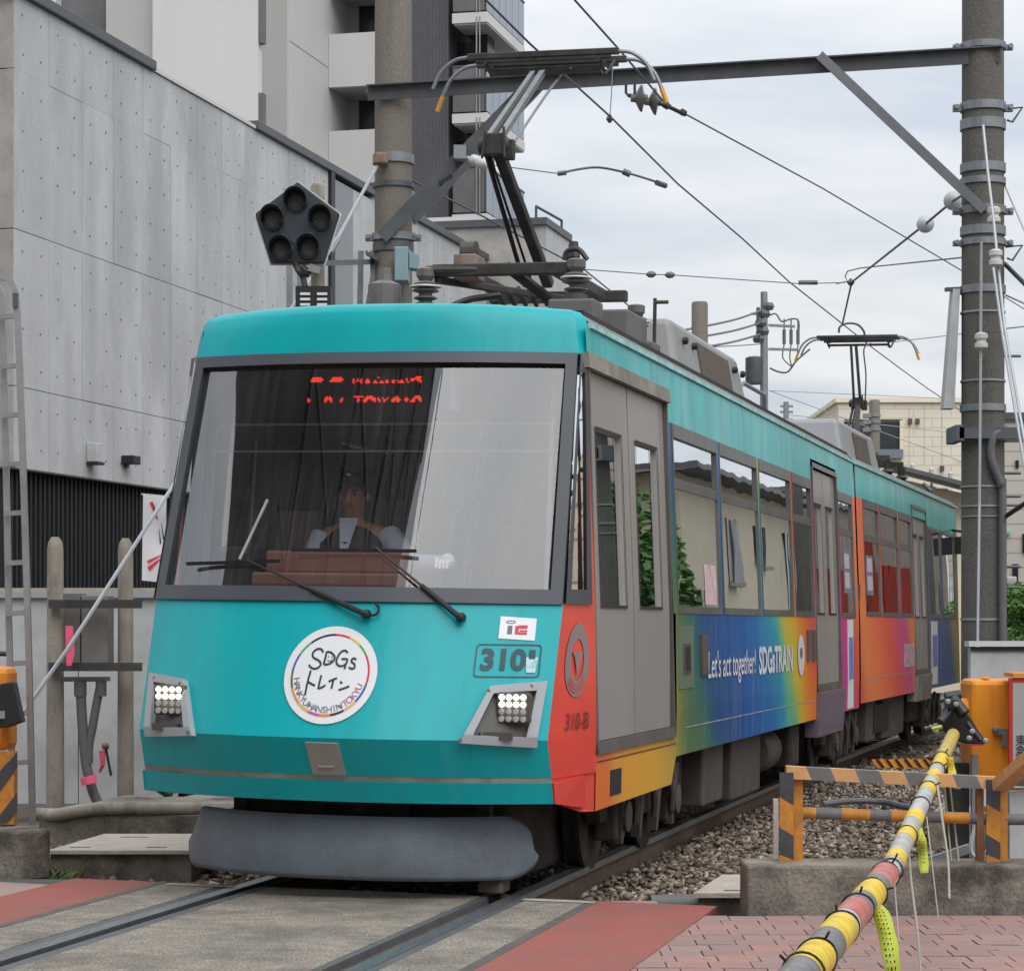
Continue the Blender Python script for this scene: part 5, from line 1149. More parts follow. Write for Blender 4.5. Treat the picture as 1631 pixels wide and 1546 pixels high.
# low roof block behind
blk = thing('roof_block', 'low grey concrete stair block with dark coping and railing behind the pantograph', 'building', (-5.29, 26.68, 0), -ab)
b = MB(); b.box(-3.4, 1.10, 20.25, 22.3, 0, 8.85); b.build('wall', 'concrete_warm', blk)
b = MB(); b.box(1.10, 1.11, 20.3, 21.25, 0, 8.85); b.box(1.10, 1.11, 21.27, 22.3, 0, 8.85); b.build('wall_panel', 'concrete_wall', blk)
b = MB(); b.box(-3.45, 1.15, 20.19, 22.36, 8.85, 8.98); b.build('coping', 'coping', blk)
b = MB(); b.box(-3.4, -.2, 20.3, 22.2, 8.98, 9.07); b.build('upper_slab', 'tower_white', blk)
b = MB(); b.tube([(.9, 20.4, 8.98), (.9, 20.4, 9.22)], .025, 6); b.tube([(.9, 20.4, 9.22), (1.0, 22.1, 9.22)], .025, 6); b.tube([(1.0, 22.1, 9.22), (1.0, 22.1, 8.98)], .025, 6); b.build('railing', 'coping', blk)
b = MB(); b.box(-2.9, -2.6, 19.9, 20.2, 8.2, 9.2); b.box(-1.9, -1.1, 19.9, 20.2, 8.2, 8.9); b.build('parapet_upstand', 'zinc', blk)

# apartment tower far behind
tw = thing('apartment_tower', 'tall pale apartment tower with balconies and black louvres behind the concrete building', 'apartment building', (-5.29, 26.68, 0), -ab)
def bx_(px, y): # lateral position on a cross-street plane
    k = (px-815)/4000.0; X0 = -5.29+.2385*y; D0 = 26.68+.971*y; return (k*D0-X0)/(.971+.2385*k)
ZT2 = 27
def pan(name, x0, x1, y0, y1, z0, z1, m): b = MB(); b.box(min(x0, x1), max(x0, x1), y0, y1, z0, z1); return b.build(name, m, tw)
yE = 42.0; xEl, xEr = bx_(523, yE), bx_(664, yE)
# long street face D and front faces
yD = bpos(460, xEl)
pan('wall', xEl-6, xEl, yD, yE+8, 0, ZT2, 'tower_white')
yA = 27.0; xA0, xA1 = bx_(243, yA), bx_(411, yA)
pan('wall', xA0, xA1, yA, yA+.25, 0, ZT2, 'tower_white')
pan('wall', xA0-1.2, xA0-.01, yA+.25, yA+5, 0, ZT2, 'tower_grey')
pan('wall', xEl-6, xEl-.06, yD-.12, yD-.004, 0, ZT2, 'tower_grey')  # grey sheet over the white wall, shade of the recess put into its colour
xw0, xw1 = bx_(83, yA), bx_(211, yA)
pan('tall_window', xw0, xw1, yA+.5, yA+.6, 0, ZT2, 'curtain')
pan('wall', xw0-3, xw0, yA+.2, yA+2, 0, ZT2, 'tower_white')
for ya_, yb2 in ((-60, 76), (155, 206), (280, 330)):
    q = MB(); q.box(xA1, xA1+.10, yA+.02, yA+.24, tz(414, yb2, 55).z, tz(414, ya_, 55).z); q.build('window', 'curtain', tw)
for z in (11.4, 14.2, 17.0):
    pan('joint_line', xEl-.0, xEl+.01, yD+.05, yE, z, z+.03, 'tower_grey')
# recessed balconies facing the crossing (E)
floors = [tz(600, y, 69.5).z for y in (340, 205, 50, -105)]
for i, zt_ in enumerate(floors):
    zt0 = zt_; par = (135-50)/4000*69.5
    for_top = zt0
    pan('parapet', xEl+.01, xEr, yE, yE+.2, zt0-par, zt0, 'tower_white')
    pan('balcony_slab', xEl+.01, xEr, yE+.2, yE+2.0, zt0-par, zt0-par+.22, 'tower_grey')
    w = MB(); w.box(xEl+.3, xEr-.2, yE+1.9, yE+2.0, zt0-par+.3, zt0+1.6); wo = w.build('window', 'window_dark', tw)
    for fx in (.42, .68): 
        w = MB(); xx = xEl+(xEr-xEl)*fx; w.box(xx-.03, xx+.03, yE+1.86, yE+1.9, zt0-par+.3, zt0+1.5); w.build('frame', 'coping', wo)
    w = MB(); xx = xEl+(xEr-xEl)*.82; w.box(xx-.03, xx+.03, yE+1.8, yE+1.85, zt0+.45, zt0+.55); tag(w.build('lamp', 'lit_small' if 'lit_small' in M else mat('lit_small', (1, .8, .5), .5, var=0, emis=(1, .75, .4), estr=2), wo))
pan('wall', xEl-.5, xEr, yE+2, yE+8, 0, ZT2, 'tower_grey')
# louvre screen (F)
xF0, xF1 = bx_(655, yE-.6), bx_(716, yE-.6)
pan('wall', xF0, xF1, yE+.1, yE+1.2, 7, ZT2, 'louver')
b = MB(); n_ = 26
for i in range(n_): x = xF0+(xF1-xF0)*i/n_; b.box(x, x+.035, yE-.7, yE-.62, 9, ZT2)
tag(b.build('louvre', mat('louver_edge', (.10, .10, .11), .5, var=.1), tw), kind='stuff')
pan('louvre_back', xF0, xF1, yE-.55, yE+.05, 9, ZT2, 'louver')
# projecting balconies on the street side
for (yt, yb) in ((22, 38), (182, 197), (342, 355), (-136, -120)):
    z1_ = tz(740, yt, 68).z; z0_ = tz(740, yb, 68).z
    xs0 = bx_(720, 41.0); xs1 = bx_(776, 41.0); y_end = bpos(836, xs1)
    s_ = MB(); s_.box(xs0, xs1, 41.0, y_end, z0_, z1_); bs = s_.build('balcony', 'tower_white', tw)
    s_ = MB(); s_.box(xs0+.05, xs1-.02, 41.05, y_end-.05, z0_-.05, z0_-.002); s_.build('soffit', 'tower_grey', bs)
    for k in range(6):
        ya = 41.0+(y_end-41.0)*k/6; yb_ = 41.0+(y_end-41.0)*(k+1)/6
        s_ = MB(); s_.box(xs1-.05, xs1-.02, ya+.02, yb_-.02, z1_+.05, z1_+1.25); s_.build('glass_panel', 'balcony_glass', bs)
    s_ = MB(); s_.box(xs0+.02, xs1-.08, 41.02, 41.05, z1_+.05, z1_+1.25); s_.build('glass_panel', 'curtain', bs)
    s_ = MB(); s_.bar((xs1-.03, 41.0, z1_+1.28), (xs1-.03, y_end, z1_+1.28), .06, .05); s_.bar((xs0, 41.03, z1_+1.28), (xs1, 41.03, z1_+1.28), .06, .05); s_.build('handrail', 'coping', bs)
    s_ = MB()
    for dx in (.0, .09): s_.box(xs1-.22-dx, xs1-.19-dx, 40.98, 41.0, z1_, z1_+2.6)
    s_.build('downpipe', 'galv_light', bs)
    pan('wall', xs0-.5, xs1-.3, 42.2, 43.0, z0_-2.0, z1_+2.2, 'window_dark')

# =================================================================== LEFT FOREGROUND
lw = thing('boundary_wall', 'low pale grey panel wall running below the black slats', 'wall')
for i, (xa, xb) in enumerate([(-7.2, -6.1), (-6.1, -5.0), (-5.0, -3.9), (-3.9, -2.85), (-2.85, -1.8)]):
    D = 22.6+.0*i; b = MB(); b.box(xa+.004, xb-.004, D, D+.08, -.1, 1.75); b.build('panel', 'panel_grey', lw)
b = MB(); b.box(-7.2, -1.8, 22.55, 22.72, 1.75, 1.80); b.build('capping', 'lamp_grey', lw)
b = MB(); b.box(-5.0, -1.6, 24.0, 25.2, 1.62, 1.86); b.build('ledge', 'cover_plate', lw)
def cpost(px, ytop, D, w, lab):
    p = tz(px, ytop, D); t = thing('concrete_post', lab, 'post', (p.x, D, -.12)); H = p.z+.12; r_ = w/2
    b = MB(); b.lathe([(r_*1.12, 0), (r_, H-.10), (r_*.85, H-.04), (r_*.45, H)], (0, 0, 0), 16); b.build('shaft', 'post_concrete', t, smooth=True); return t
ca = cpost(88, 855, 20.6, .135, 'round topped concrete post left of the equipment cabinet'); cb_ = cpost(200, 857, 20.8, .125, 'round topped concrete post right of the equipment cabinet')
for y_, lab in ((963, 'upper dark steel bar bolted across the two concrete posts'), (1063, 'lower dark steel bar bolted across the two concrete posts')):
    a = tz(78, y_, 20.45); c = tz(226, y_, 20.45); b = MB(); b.bar(a, c, .05, .055); b.bar(a+Vector((0, .02, .035)), c+Vector((0, .02, .035)), .09, .012)
    tag(b.build('cross_bar', 'dark_metal'), lab, 'steel bar', 'steel bars across the concrete posts')
cab = thing('equipment_cabinet', 'brown grey trackside cabinet hung between two concrete posts', 'cabinet')
a = tz(95, 945, 20.9); c = tz(180, 1062, 20.9)
b = MB(); b.box(a.x, (a.x+c.x)/2-.004, 20.62, 20.95, c.z, a.z); b.build('door_panel', 'cabinet', cab, bevel=.006)
b = MB(); b.box((a.x+c.x)/2+.004, c.x, 20.62, 20.95, c.z, a.z-.02); b.build('door_panel', mat('cabinet2', (.20, .185, .175), .6, var=.2), cab, bevel=.006)
c2 = tz(176, 1084, 20.9); b = MB(); b.box(a.x+.03, c2.x, 20.60, 20.9, c2.z, c.z-.08); b.build('cable_tray', 'cabinet', cab)
for pts, r_ in (([(128, 1085), (130, 1130), (133, 1175), (138, 1220), (148, 1260), (160, 1285)], .052), ([(161, 1085), (154, 1120), (147, 1160), (142, 1185), (141, 1215)], .045)):
    b = MB(); P = [tz(x, y, 20.55) for x, y in pts]; b.tube(catmull(P, 5), r_*.8, 10); b.tube([P[0], P[0]+Vector((0, 0, -.12))], r_, 10); b.build('conduit', 'cable_grey', cab, smooth=True)
b = MB(); p = tz(110, 1040, 20.2); b.add([p+Vector((-.03, 0, .22)), p+Vector((.03, 0, .22)), p+Vector((.045, 0, 0)), p+Vector((.02, .0, -.1)), p+Vector((-.02, 0, -.1))], [(0, 1, 2, 3, 4)]); so = b.build('ribbon', 'pinktape'); tag(so, 'pink plastic ribbon tied to the guy wire in front of the cabinet', 'ribbon'); mo = so.modifiers.new('s', 'SOLIDIFY'); mo.thickness = .004
t = thing('pink_marker', 'thin stake with a pink ribbon standing against the pale wall', 'marker stake'); a = tz(168, 1188, 21.5); b_ = tz(177, 1235, 21.5)
b = MB(); b.tube([a, b_], .012, 6); b.build('stake', 'dark_metal', t); b = MB(); b.tube([a+Vector((-.03, 0, -.04)), a+Vector((-.02, -.02, -.16)), a+Vector((-.05, 0, -.22))], [.03, .02, .012], 6); b.build('ribbon', 'pinktape', t); b = MB(); b.lathe([(.01, -.03), (.035, 0), (.01, .03)], tuple(a), 8, 'y'); b.build('cap', 'rust', t)
b = MB(); P = [tz(140, 1236, 20.4), tz(143, 1248, 20.4)]; b.tube(P, .065, 10); tag(b.build('tape', 'pinktape'), 'pink tape wrapped round the lower cable conduit', 'tape')
# ladder
ld = thing('ladder', 'tall galvanised steel ladder with curved top standing at the left edge', 'ladder')
DL = 16.0
railA = [tz(47, 1315, DL), tz(44, 1100, DL), tz(38, 900, DL), tz(31, 700, DL), tz(26, 560, DL), tz(25, 490, DL), tz(22, 460, DL), tz(12, 445, DL), tz(-5, 440, DL)]
railB = [tz(62, 1312, DL-.0), tz(58, 1150, DL), tz(50, 950, DL), tz(40, 750, DL), tz(31, 590, DL), tz(28, 500, DL)]
lr = [tz(21, 1316, DL+.35), tz(18, 1150, DL+.35), tz(14, 980, DL+.35), tz(11, 800, DL+.35), tz(7, 620, DL+.35), tz(3, 480, DL+.35), tz(-4, 455, DL+.35)]
railR = [tz(52, 1313, DL), tz(47, 1080, DL), tz(42, 900, DL), tz(36, 720, DL), tz(31, 580, DL), tz(27, 490, DL), tz(22, 458, DL), tz(12, 444, DL), tz(-4, 441, DL)]
for rl in (railR, lr):
    b = MB(); P = rl[:5]+catmull(rl[4:], 4)[1:]; V_ = []; wv, dp2 = .019, .02
    for i, p in enumerate(P):
        d = (P[min(i+1, len(P)-1)]-P[max(i-1, 0)]).normalized(); nn_ = Vector((-d.z, 0, d.x))
        V_ += [p+nn_*wv+Vector((0, -dp2, 0)), p-nn_*wv+Vector((0, -dp2, 0)), p-nn_*wv+Vector((0, dp2, 0)), p+nn_*wv+Vector((0, dp2, 0))]
    b.add(V_, [(4*i+k, 4*i+(k+1) % 4, 4*i+4+(k+1) % 4, 4*i+4+k) for i in range(len(P)-1) for k in range(4)])
    b.build('stile', 'galv_light', ld)
for y in (503, 582, 660, 738, 816, 895, 975, 1055, 1135, 1213):
    f = (y-480)/(1316-480); xr = 28+(52-28)*f; xl = 3+(21-3)*f
    b = MB(); b.bar(tz(xl, y+2, DL+.30), tz(xr, y, DL), .035, .03); b.build('rung', 'galv_light', ld)
b = MB(); b.box(tz(22, 0, DL).x, tz(30, 0, DL).x, DL-.04, DL, tz(0, 490, DL).z, tz(0, 468, DL).z); b.build('bolt_plate', 'galv_dark', ld)
# concrete block and gate machine at left edge
b = MB(); x0, x1 = tz(-60, 0, 15.2).x, tz(74, 0, 15.2).x; z1 = tz(0, 1322, 15.2).z
b.hexa([(x0, 15.15, -.05), (x1-.13, 15.15, -.05), (x1, 15.35, -.05), (x0, 15.9, -.05), (x0, 15.15, z1), (x1-.13, 15.15, z1), (x1, 15.35, z1), (x0, 15.9, z1)])
tag(b.build('concrete_block', 'kerb_concrete', bevel=.02), 'weathered concrete block at the foot of the ladder', 'concrete block')
gm = thing('crossing_gate_machine', 'cropped orange crossing gate machine at the far left edge', 'crossing gate')
D_ = 15.6
b = MB(); b.box(tz(-60, 0, D_).x, tz(14, 0, D_).x, D_, D_+.3, tz(0, 1195, D_).z, tz(0, 1062, D_).z); b.build('housing', 'orange', gm, bevel=.04)
b = MB(); b.box(tz(-40, 0, D_).x, tz(27, 0, D_).x, D_-.1, D_+.02, tz(0, 1310, D_).z, tz(0, 1196, D_).z); b.build('guard_plate', 'orange_dull', gm)
for q in ([(-12, 1240), (27, 1198), (27, 1222), (-12, 1275)], [(-10, 1310), (27, 1262), (27, 1292), (10, 1310)]):
    b = MB(); P = [tz(x, y, D_-.11) for x, y in q]; b.add([*P, *[p+Vector((0, .008, 0)) for p in P]], [(0, 1, 2, 3), (7, 6, 5, 4), (0, 4, 5, 1), (1, 5, 6, 2), (2, 6, 7, 3), (3, 7, 4, 0)]); b.build('stripe', 'black_faded', gm)
b = MB(); P = [tz(-10, 1090, D_-.2), tz(20, 1085, D_-.2), tz(28, 1125, D_-.2), tz(34, 1150, D_-.2), tz(12, 1158, D_-.2), tz(-10, 1160, D_-.2)]; b.add([*P, *[p+Vector((0, .15, 0)) for p in P]], [tuple(range(6)), tuple(range(11, 5, -1))]+[(i, (i+1) % 6, 6+(i+1) % 6, 6+i) for i in range(6)]); b.build('arm_bracket', 'black', gm, bevel=.01)
b = MB(); b.box(tz(-5, 0, D_-.21).x, tz(8, 0, D_-.21).x, D_-.22, D_-.2, tz(0, 1142, D_).z, tz(0, 1130, D_).z); b.build('label', 'galv_light', gm)
b = MB(); b.tube([tz(-30, 1040, 17), tz(18, 1041, 17)], .02, 6); tag(b.build('steel_rod', 'dark_metal'), 'short dark rod above the orange gate machine at the left edge', 'rod')
# stepped cover slabs and troughs left of the track
def slab(px0, px1, yb, D0, D1, z0, z1, m, name, lab, cat, skew=0, shift=0):
    x0, x1 = tz(px0, 0, D0).x, tz(px1, 0, D0).x
    b = MB(); b.hexa([(x0, D0, z0), (x1, D0+skew, z0), (x1+shift, D1+skew, z0), (x0+shift, D1, z0), (x0, D0, z1), (x1, D0+skew, z1), (x1+shift, D1+skew, z1), (x0+shift, D1, z1)]); return tag(b.build(name, m, bevel=.006), lab, cat)
cv = thing('trough_cover', 'ribbed concrete cable trough with lifting slots left of the tram', 'cable trough')
o = slab(80, 305, 0, 15.9, 17.0, -.2, .055, 'kerb_concrete', 'base', None, None); o.parent = cv
o = slab(76, 306, 0, 15.85, 17.1, .055, .085, 'cover_plate', 'lid', None, None, shift=.15); o.parent = cv
for px in (110, 232): b = MB(); x = tz(px, 0, 16).x; b.box(x, x+.13, 16.02, 16.045, .085, .0875); b.build('lifting_slot', 'black', cv)
for px in (195, 215): b = MB(); x = tz(px, 0, 16.9).x; b.box(x, x+.1, 16.8, 16.82, .085, .0875); b.build('lifting_slot', 'black', cv)
o = slab(62, 330, 0, 18.3, 20.5, -.2, .12, 'kerb_concrete', 'plinth', 'stained concrete plinth below the two concrete posts', 'plinth', shift=.3)
b = MB(); P = [tz(60, 1296, 18.4), tz(90, 1297, 18.3), tz(150, 1288, 18.3), tz(240, 1287, 18.3), tz(320, 1288, 18.4)]; b.tube(catmull(P, 5), .05, 10); tag(b.build('drain_pipe', 'post_concrete', smooth=True), 'dirty pipe lying along the edge of the plinth', 'pipe')
b = MB()
for i in range(130):
    x = random.uniform(-3.15, -2.75); y = random.uniform(15.4, 15.9); h_ = random.uniform(.05, .17); a = random.uniform(0, 6.28); w = .012; dx, dy = math.cos(a)*.06, math.sin(a)*.06
    b.add([(x-w, y, -.15), (x+w, y, -.15), (x+dx+w*.6, y+dy, -.15+h_*.8), (x+dx*1.8, y+dy*1.8, -.15+h_), (x+dx-w*.6, y+dy, -.15+h_*.8)], [(0, 1, 2, 3, 4)])
tag(b.build('weeds', mat('weed', (.07, .13, .035), .8, var=.4, scale=20)), 'small green weeds in the gravel by the concrete block', 'weeds', kind='stuff')
# banner on the slats
bn = thing('banner', 'white banner with red brush marks hanging on the black slats', 'banner'); Db = 24.6
P = [tz(228, 787, Db), tz(266, 791, Db), tz(262, 928, Db), tz(226, 924, Db)]
def bil(u, v, o=0):
    p = P[3].lerp(P[2], u).lerp(P[0].lerp(P[1], u), v); return (p.x, p.y-.03*math.sin(v*9)*u-o, p.z)
b = MB(); n = 10; b.add([bil(i/4, j/n) for j in range(n+1) for i in range(5)], [(5*j+i, 5*j+i+1, 5*j+i+6, 5*j+i+5) for j in range(n) for i in range(4)]); b.build('cloth', mat('banner_white', (.60, .60, .63), .8, var=.03), bn, smooth=True)
for (u0, v0, u1, v1, w, m_) in ((.35, .92, .62, .73, .07, 'c_red'), (.45, .90, .66, .72, .02, 'black'), (.25, .22, .85, .32, .06, 'c_red'), (.30, .14, .80, .27, .09, 'c_red'), (.78, .45, .70, .62, .03, 'black'), (.9, .5, .8, .7, .03, 'black')):
    b = MB(); d = Vector((u1-u0, (v1-v0)*3.5)).normalized(); nx, ny_ = -d.y*w, d.x*w/3.5
    b.add([bil(u0+nx, v0+ny_, .012), bil(u0-nx, v0-ny_, .012), bil(u1-nx*.3, v1-ny_*.3, .012), bil(u1+nx*.3, v1+ny_*.3, .012)], [(0, 1, 2, 3)]); b.build('brush_mark', m_, bn)
b = MB(); b.tube([(P[0].x-.02, Db+.02, P[0].z), (P[1].x+.02, Db+.02, P[1].z)], .012, 6); b.build('rod', 'galv', bn)

# =================================================================== POLES, BEAM AND SIGNAL
def pole(name, lab, cat, x, y, z0, z1, r0, r1, m, group=None):
    t = thing(name, lab, cat, (x, y, 0), 0, group); b = MB(); n = 12
    b.lathe([(r0+(r1-r0)*i/n, z0+(z1-z0)*i/n) for i in range(n+1)], (0, 0, 0), 28); b.build('shaft', m, t, smooth=True); return t
pA = tz(626.5, 0, 22.6); pB = tz(1565.5, 0, 21.25)
LP = pole('catenary_pole', 'brown grey concrete overhead line pole left of the tram in front of the tower', 'utility pole', pA.x, 22.6, -.3, 9.0, .178, .163, 'pole_concrete')
RP = pole('catenary_pole', 'dark grey concrete overhead line pole on the right with cables and conduit', 'utility pole', pB.x, 21.25, -.3, 9.0, .185, .172, 'pole_grey')
def band(P, x, D, y0, y1, r_, m='galv', ears=True, nm='clamp_band'):
    z0 = tz(0, y1, D).z; z1 = tz(0, y0, D).z; b = MB(); b.lathe([(r_, z0), (r_, z1)], (0, 0, 0), 28)
    if ears:
        for s_ in (-1, 1): b.box(*sorted((s_*(r_-.01), s_*(r_+.06))), -.03, .03, z0, z0+(z1-z0)*.8); b.lathe([(.02, -.06), (.02, .06)], (s_*(r_+.035), 0, (z0+z1)/2), 8, 'y')
    return b.build(nm, m, P)
for y0, y1, r_, e in ((142, 152, .185, True), (247, 262, .187, False), (292, 300, .187, False), (372, 384, .192, True), (388, 402, .186, False)): band(LP, 626, 22.6, y0, y1, r_, 'galv' if y0 in (247, 372) else 'galv_dark', e)
for y0, y1, r_, e in ((70, 80, .192, True), (165, 178, .192, True), (192, 208, .192, False), (262, 276, .192, False), (285, 295, .192, False), (330, 342, .194, True), (362, 376, .192, False), (382, 392, .192, True), (456, 468, .192, False), (645, 656, .194, False), (497, 500, .190, False), (606, 609, .190, False), (774, 777, .19, False), (805, 808, .19, False), (822, 824, .19, False), (984, 988, .19, False)):
    band(RP, 1565, 21.25, y0, y1, r_, 'galv' if y1-y0 > 8 else 'galv_light', e)
b = MB(); z0, z1 = tz(0, 705, 21.25).z, tz(0, 680, 21.25).z; b.box(-.24, .6, -.24, -.18, z0+.02, z1-.02); b.box(-.24, .6, .18, .24, z0+.02, z1-.02); b.box(-.27, -.2, -.24, .24, z0, z1); b.lathe([(.20, z0+.01), (.20, z1)], (0, 0, 0), 24); b.build('crossarm', 'galv_dark', RP)
# cable conduit running down the right pole
b = MB(); P = [Vector((.17, -.19, tz(0, 686, 21.2).z)), Vector((.06, -.22, tz(0, 694, 21.2).z)), Vector((.025, -.22, tz(0, 720, 21.2).z)), Vector((.05, -.22, tz(0, 745, 21.2).z)), Vector((.115, -.20, tz(0, 775, 21.2).z)), Vector((.13, -.19, tz(0, 810, 21.2).z)), Vector((.13, -.19, -.2))]
b.tube(catmull(P, 6), .033, 12); b.build('conduit', 'cable_grey', RP, smooth=True)
b = MB(); b.hexa([(-.34, -.05, tz(0, 650, 21.2).z), (-.25, -.05, tz(0, 650, 21.2).z), (-.25, .12, tz(0, 650, 21.2).z), (-.34, .12, tz(0, 650, 21.2).z), (-.26, -.05, tz(0, 460, 21.2).z), (-.20, -.05, tz(0, 460, 21.2).z), (-.2, .12, tz(0, 460, 21.2).z), (-.26, .12, tz(0, 460, 21.2).z)]); b.build('cable_guard', 'panel_grey', RP)
b = MB(); z = tz(0, 460, 21.2).z; b.bar((-.32, 0, z), (-.1, 0, z+.01), .06, .03)
tag(b.build('guard_bracket', 'galv_dark', RP))
for y in (566, 753, 790, 804, 902, 935): b = MB(); z = tz(0, y, 21.2).z; b.tube([(.17, 0, z), (.32, 0, z)], .013, 6); b.build('step_bolt', 'galv_dark', RP)
for y in (172, 392): b = MB(); z = tz(0, y, 21.2).z; b.tube([(.19, 0, z), (.33, -.02, z+.01), (.24, -.05, z-.12), (.2, -.03, z-.10)], .010, 6); b.build('cable_hook', 'galv_dark', RP)
# beam
zB = 6.39; A_ = Vector((pA.x-.22, 22.6-.2, zB)); B_ = Vector((pB.x+.12, 21.25-.2, zB))
bmth = thing('catenary_beam', 'dark steel beam spanning between the two overhead line poles above the tram', 'beam')
b = MB(); ZA = tz(600, 137, 22.4).z; ZB_ = tz(1535, 74, 21.05).z
A_.z = ZA; B_.z = ZB_
b.bar(A_, B_, .075, .012); b.bar(A_+Vector((0, .035, -.06)), B_+Vector((0, .035, -.06)), .012, .13)
b.build('beam', 'galv_dark', bmth)
b = MB(); 
for a, c in (((1320, 100), (1535, 85)), ((868, 131), (650, 152))):
    D0 = 21.6; p0 = tz(*a, D0 if a[0] > 900 else 22.3); p1 = tz(*c, 21.4 if a[0] > 900 else 22.8); b.bar(p0, p1, .012, .075); b.bar(p0+Vector((0, .03, .03)), p1+Vector((0, .03, .03)), .07, .012)
b.build('flare_plate', 'galv', bmth)
for (a, c, Da, Dc, nm) in (((1305, 88), (1568, 335), 21.35, 21.02, 'r'), ((868, 112), (608, 378), 22.2, 22.38, 'l'), ((868, 128), (655, 352), 22.4, 22.75, 'l2')):
    p0, p1 = tz(*a, Da), tz(*c, Dc); b = MB(); up = (0, 1, 0); b.bar(p0, p1, {'r': .08, 'l': .12, 'l2': .07}[nm], .012, up=up); d = (p1-p0).normalized(); nrm = d.cross(Vector((0, 1, 0))); b.bar(p0+nrm*.035+Vector((0, .03, 0)), p1+nrm*.035+Vector((0, .03, 0)), .012, .07, up=up); b.build('strut', 'galv_dark' if nm != 'l2' else 'galv', bmth)
b = MB(); p = tz(732, 245, 22.2); b.box(p.x-.05, p.x+.06, 22.1, 22.3, p.z-.06, p.z+.06); b.build('clamp', 'galv', bmth)
b = MB(); p0 = tz(745, 252, 22.15); p1 = tz(776, 262, 21.9); d = (p1-p0); 
b.tube([p0, p0+d*.25, p0+d*.3, p0+d*.45, p0+d*.5, p0+d*.65, p0+d*.7, p0+d*.85, p1], [.02, .02, .05, .05, .035, .055, .055, .05, .02], 14); b.build('stay_insulator', 'insulator_white', bmth, smooth=True)
b = MB(); p0 = tz(700, 292, 22.3); b.bar(p0, tz(720, 280, 22.3), .03, .03); b.build('spacer', 'black', bmth)
# beam hanger and disc insulators
b = MB()
for dx in (0, 14): b.tube([tz(997+dx, 122, 21.95), tz(997+dx, 148, 21.95), tz(1003+dx*.4, 155, 21.95)], .012, 6)
b.build('hanger', 'galv_dark', bmth)
dsc = thing('strain_insulator', 'pair of grey disc insulators hanging below the beam', 'insulator')
for i, (px, py) in enumerate(((1021, 157), (1043, 162))):
    b = MB(); p = tz(px, py, 21.9); b.lathe([(.03, -.09), (.035, -.05), (.11, -.01), (.12, .01), (.04, .03), (.03, .06)], tuple(p), 18, 'x'); o = b.build('disc', 'insulator', dsc, smooth=True)
b = MB(); b.tube([tz(1002, 152, 21.95), tz(1060, 168, 21.85), tz(1092, 183, 22.0)], .018, 8); b.lathe([(.01, -.04), (.035, 0), (.01, .04)], tuple(tz(1062, 169, 21.9)), 8, 'x'); b.lathe([(.01, -.04), (.035, 0), (.01, .04)], tuple(tz(1087, 179, 22.0)), 8, 'x'); b.build('fitting', 'dark_metal', dsc)
# overhead wires: contact wire over the track centre at 5.65 m
def wire(pts, r_, name, lab, cat, m='wire', grp=None, smooth=6):
    b = MB(); b.tube(pts, r_, smooth); return tag(b.build(name, m), lab, cat, grp)
zc = 5.665
wire([Vector((xc(D)+.02*math.sin(D), D, zc)) for D in [2, 4, 6, 8, 10, 12, 14, 16, 18, 20.6, 23.7, 27, 30.4, 34, 38, 44, 50, 58, 68, 80]], .0085, 'contact_wire', 'contact wire above the tram touched by both pantographs', 'overhead wire')
fe = wire([tz(915, 0, 18.5)+Vector((-1.4, -7, .5)), tz(915, 0, 18.5), tz(985, 78, 19.9), tz(1058, 163, 21.6)], .009, 'feeder_wire', 'overhead wire coming down from the top edge to the disc insulators', 'overhead wire')
wire([tz(1090, 181, 22.0), tz(1310, 300, 26.2), tz(1530, 430, 32.5), tz(1631, 492, 37), tz(1760, 575, 46), tz(1860, 640, 60)], .0075, 'feeder_wire', 'thin wire running from the disc insulators past the right pole', 'overhead wire')
wire([tz(655, 287, 22.6), tz(760, 340, 24.3), tz(930, 429, 28.3), tz(1020, 502, 32.4), tz(1120, 580, 38)], .009, 'stay_wire', 'wire from the left pole descending behind the pantograph', 'overhead wire')
wire([tz(930, 429, 28.3), tz(1035, 437, 29.0), tz(1070, 438, 29.2), tz(1275, 452, 30.3), tz(1345, 450, 30.6)], .006, 'span_wire', 'thin span wire with two small insulators crossing the contact wire', 'overhead wire')
sp = thing('span_insulator', 'two small oval insulators on the thin span wire', 'insulator')
for px, py in ((1037, 437), (1067, 438)): b = MB(); b.lathe([(.01, -.06), (.035, -.03), (.04, 0), (.035, .03), (.01, .06)], tuple(tz(px, py, 29.1)), 10, 'x'); b.build('insulator', 'insulator', sp, smooth=True)
sa = thing('steady_arm', 'curved steady arm holding the contact wire right of the pantograph', 'steady arm')
b = MB(); b.tube(catmull([tz(890, 277, 22.9), tz(920, 270, 23.1), tz(955, 267, 23.2), tz(1000, 276, 23.5), tz(1040, 288, 23.6), tz(1057, 295, 23.7)], 5), .011, 8); b.tube([tz(888, 277, 22.9), tz(902, 275, 22.9)], .022, 8); b.tube([tz(992, 273, 23.4), tz(1004, 278, 23.4)], .03, 8); b.tube([tz(1046, 291, 23.6), tz(1060, 296, 23.7)], .028, 8); b.build('arm', 'galv_dark', sa)
b = MB(); b.tube([tz(783, 263, 22.0), tz(892, 277, 22.9)], .005, 5); b.build('pull_wire', 'wire', sa)
dp_ = thing('dropper', 'thin dropper wire joining the contact wire to the beam', 'dropper'); b = MB(); b.tube([tz(976, 98, 21.9), tz(974, 150, 21.3), tz(971, 192, 20.6)], .005, 5); b.lathe([(.012, -.03), (.03, 0), (.012, .04)], tuple(tz(971, 190, 20.6)), 8); b.build('wire', 'wire', dp_)
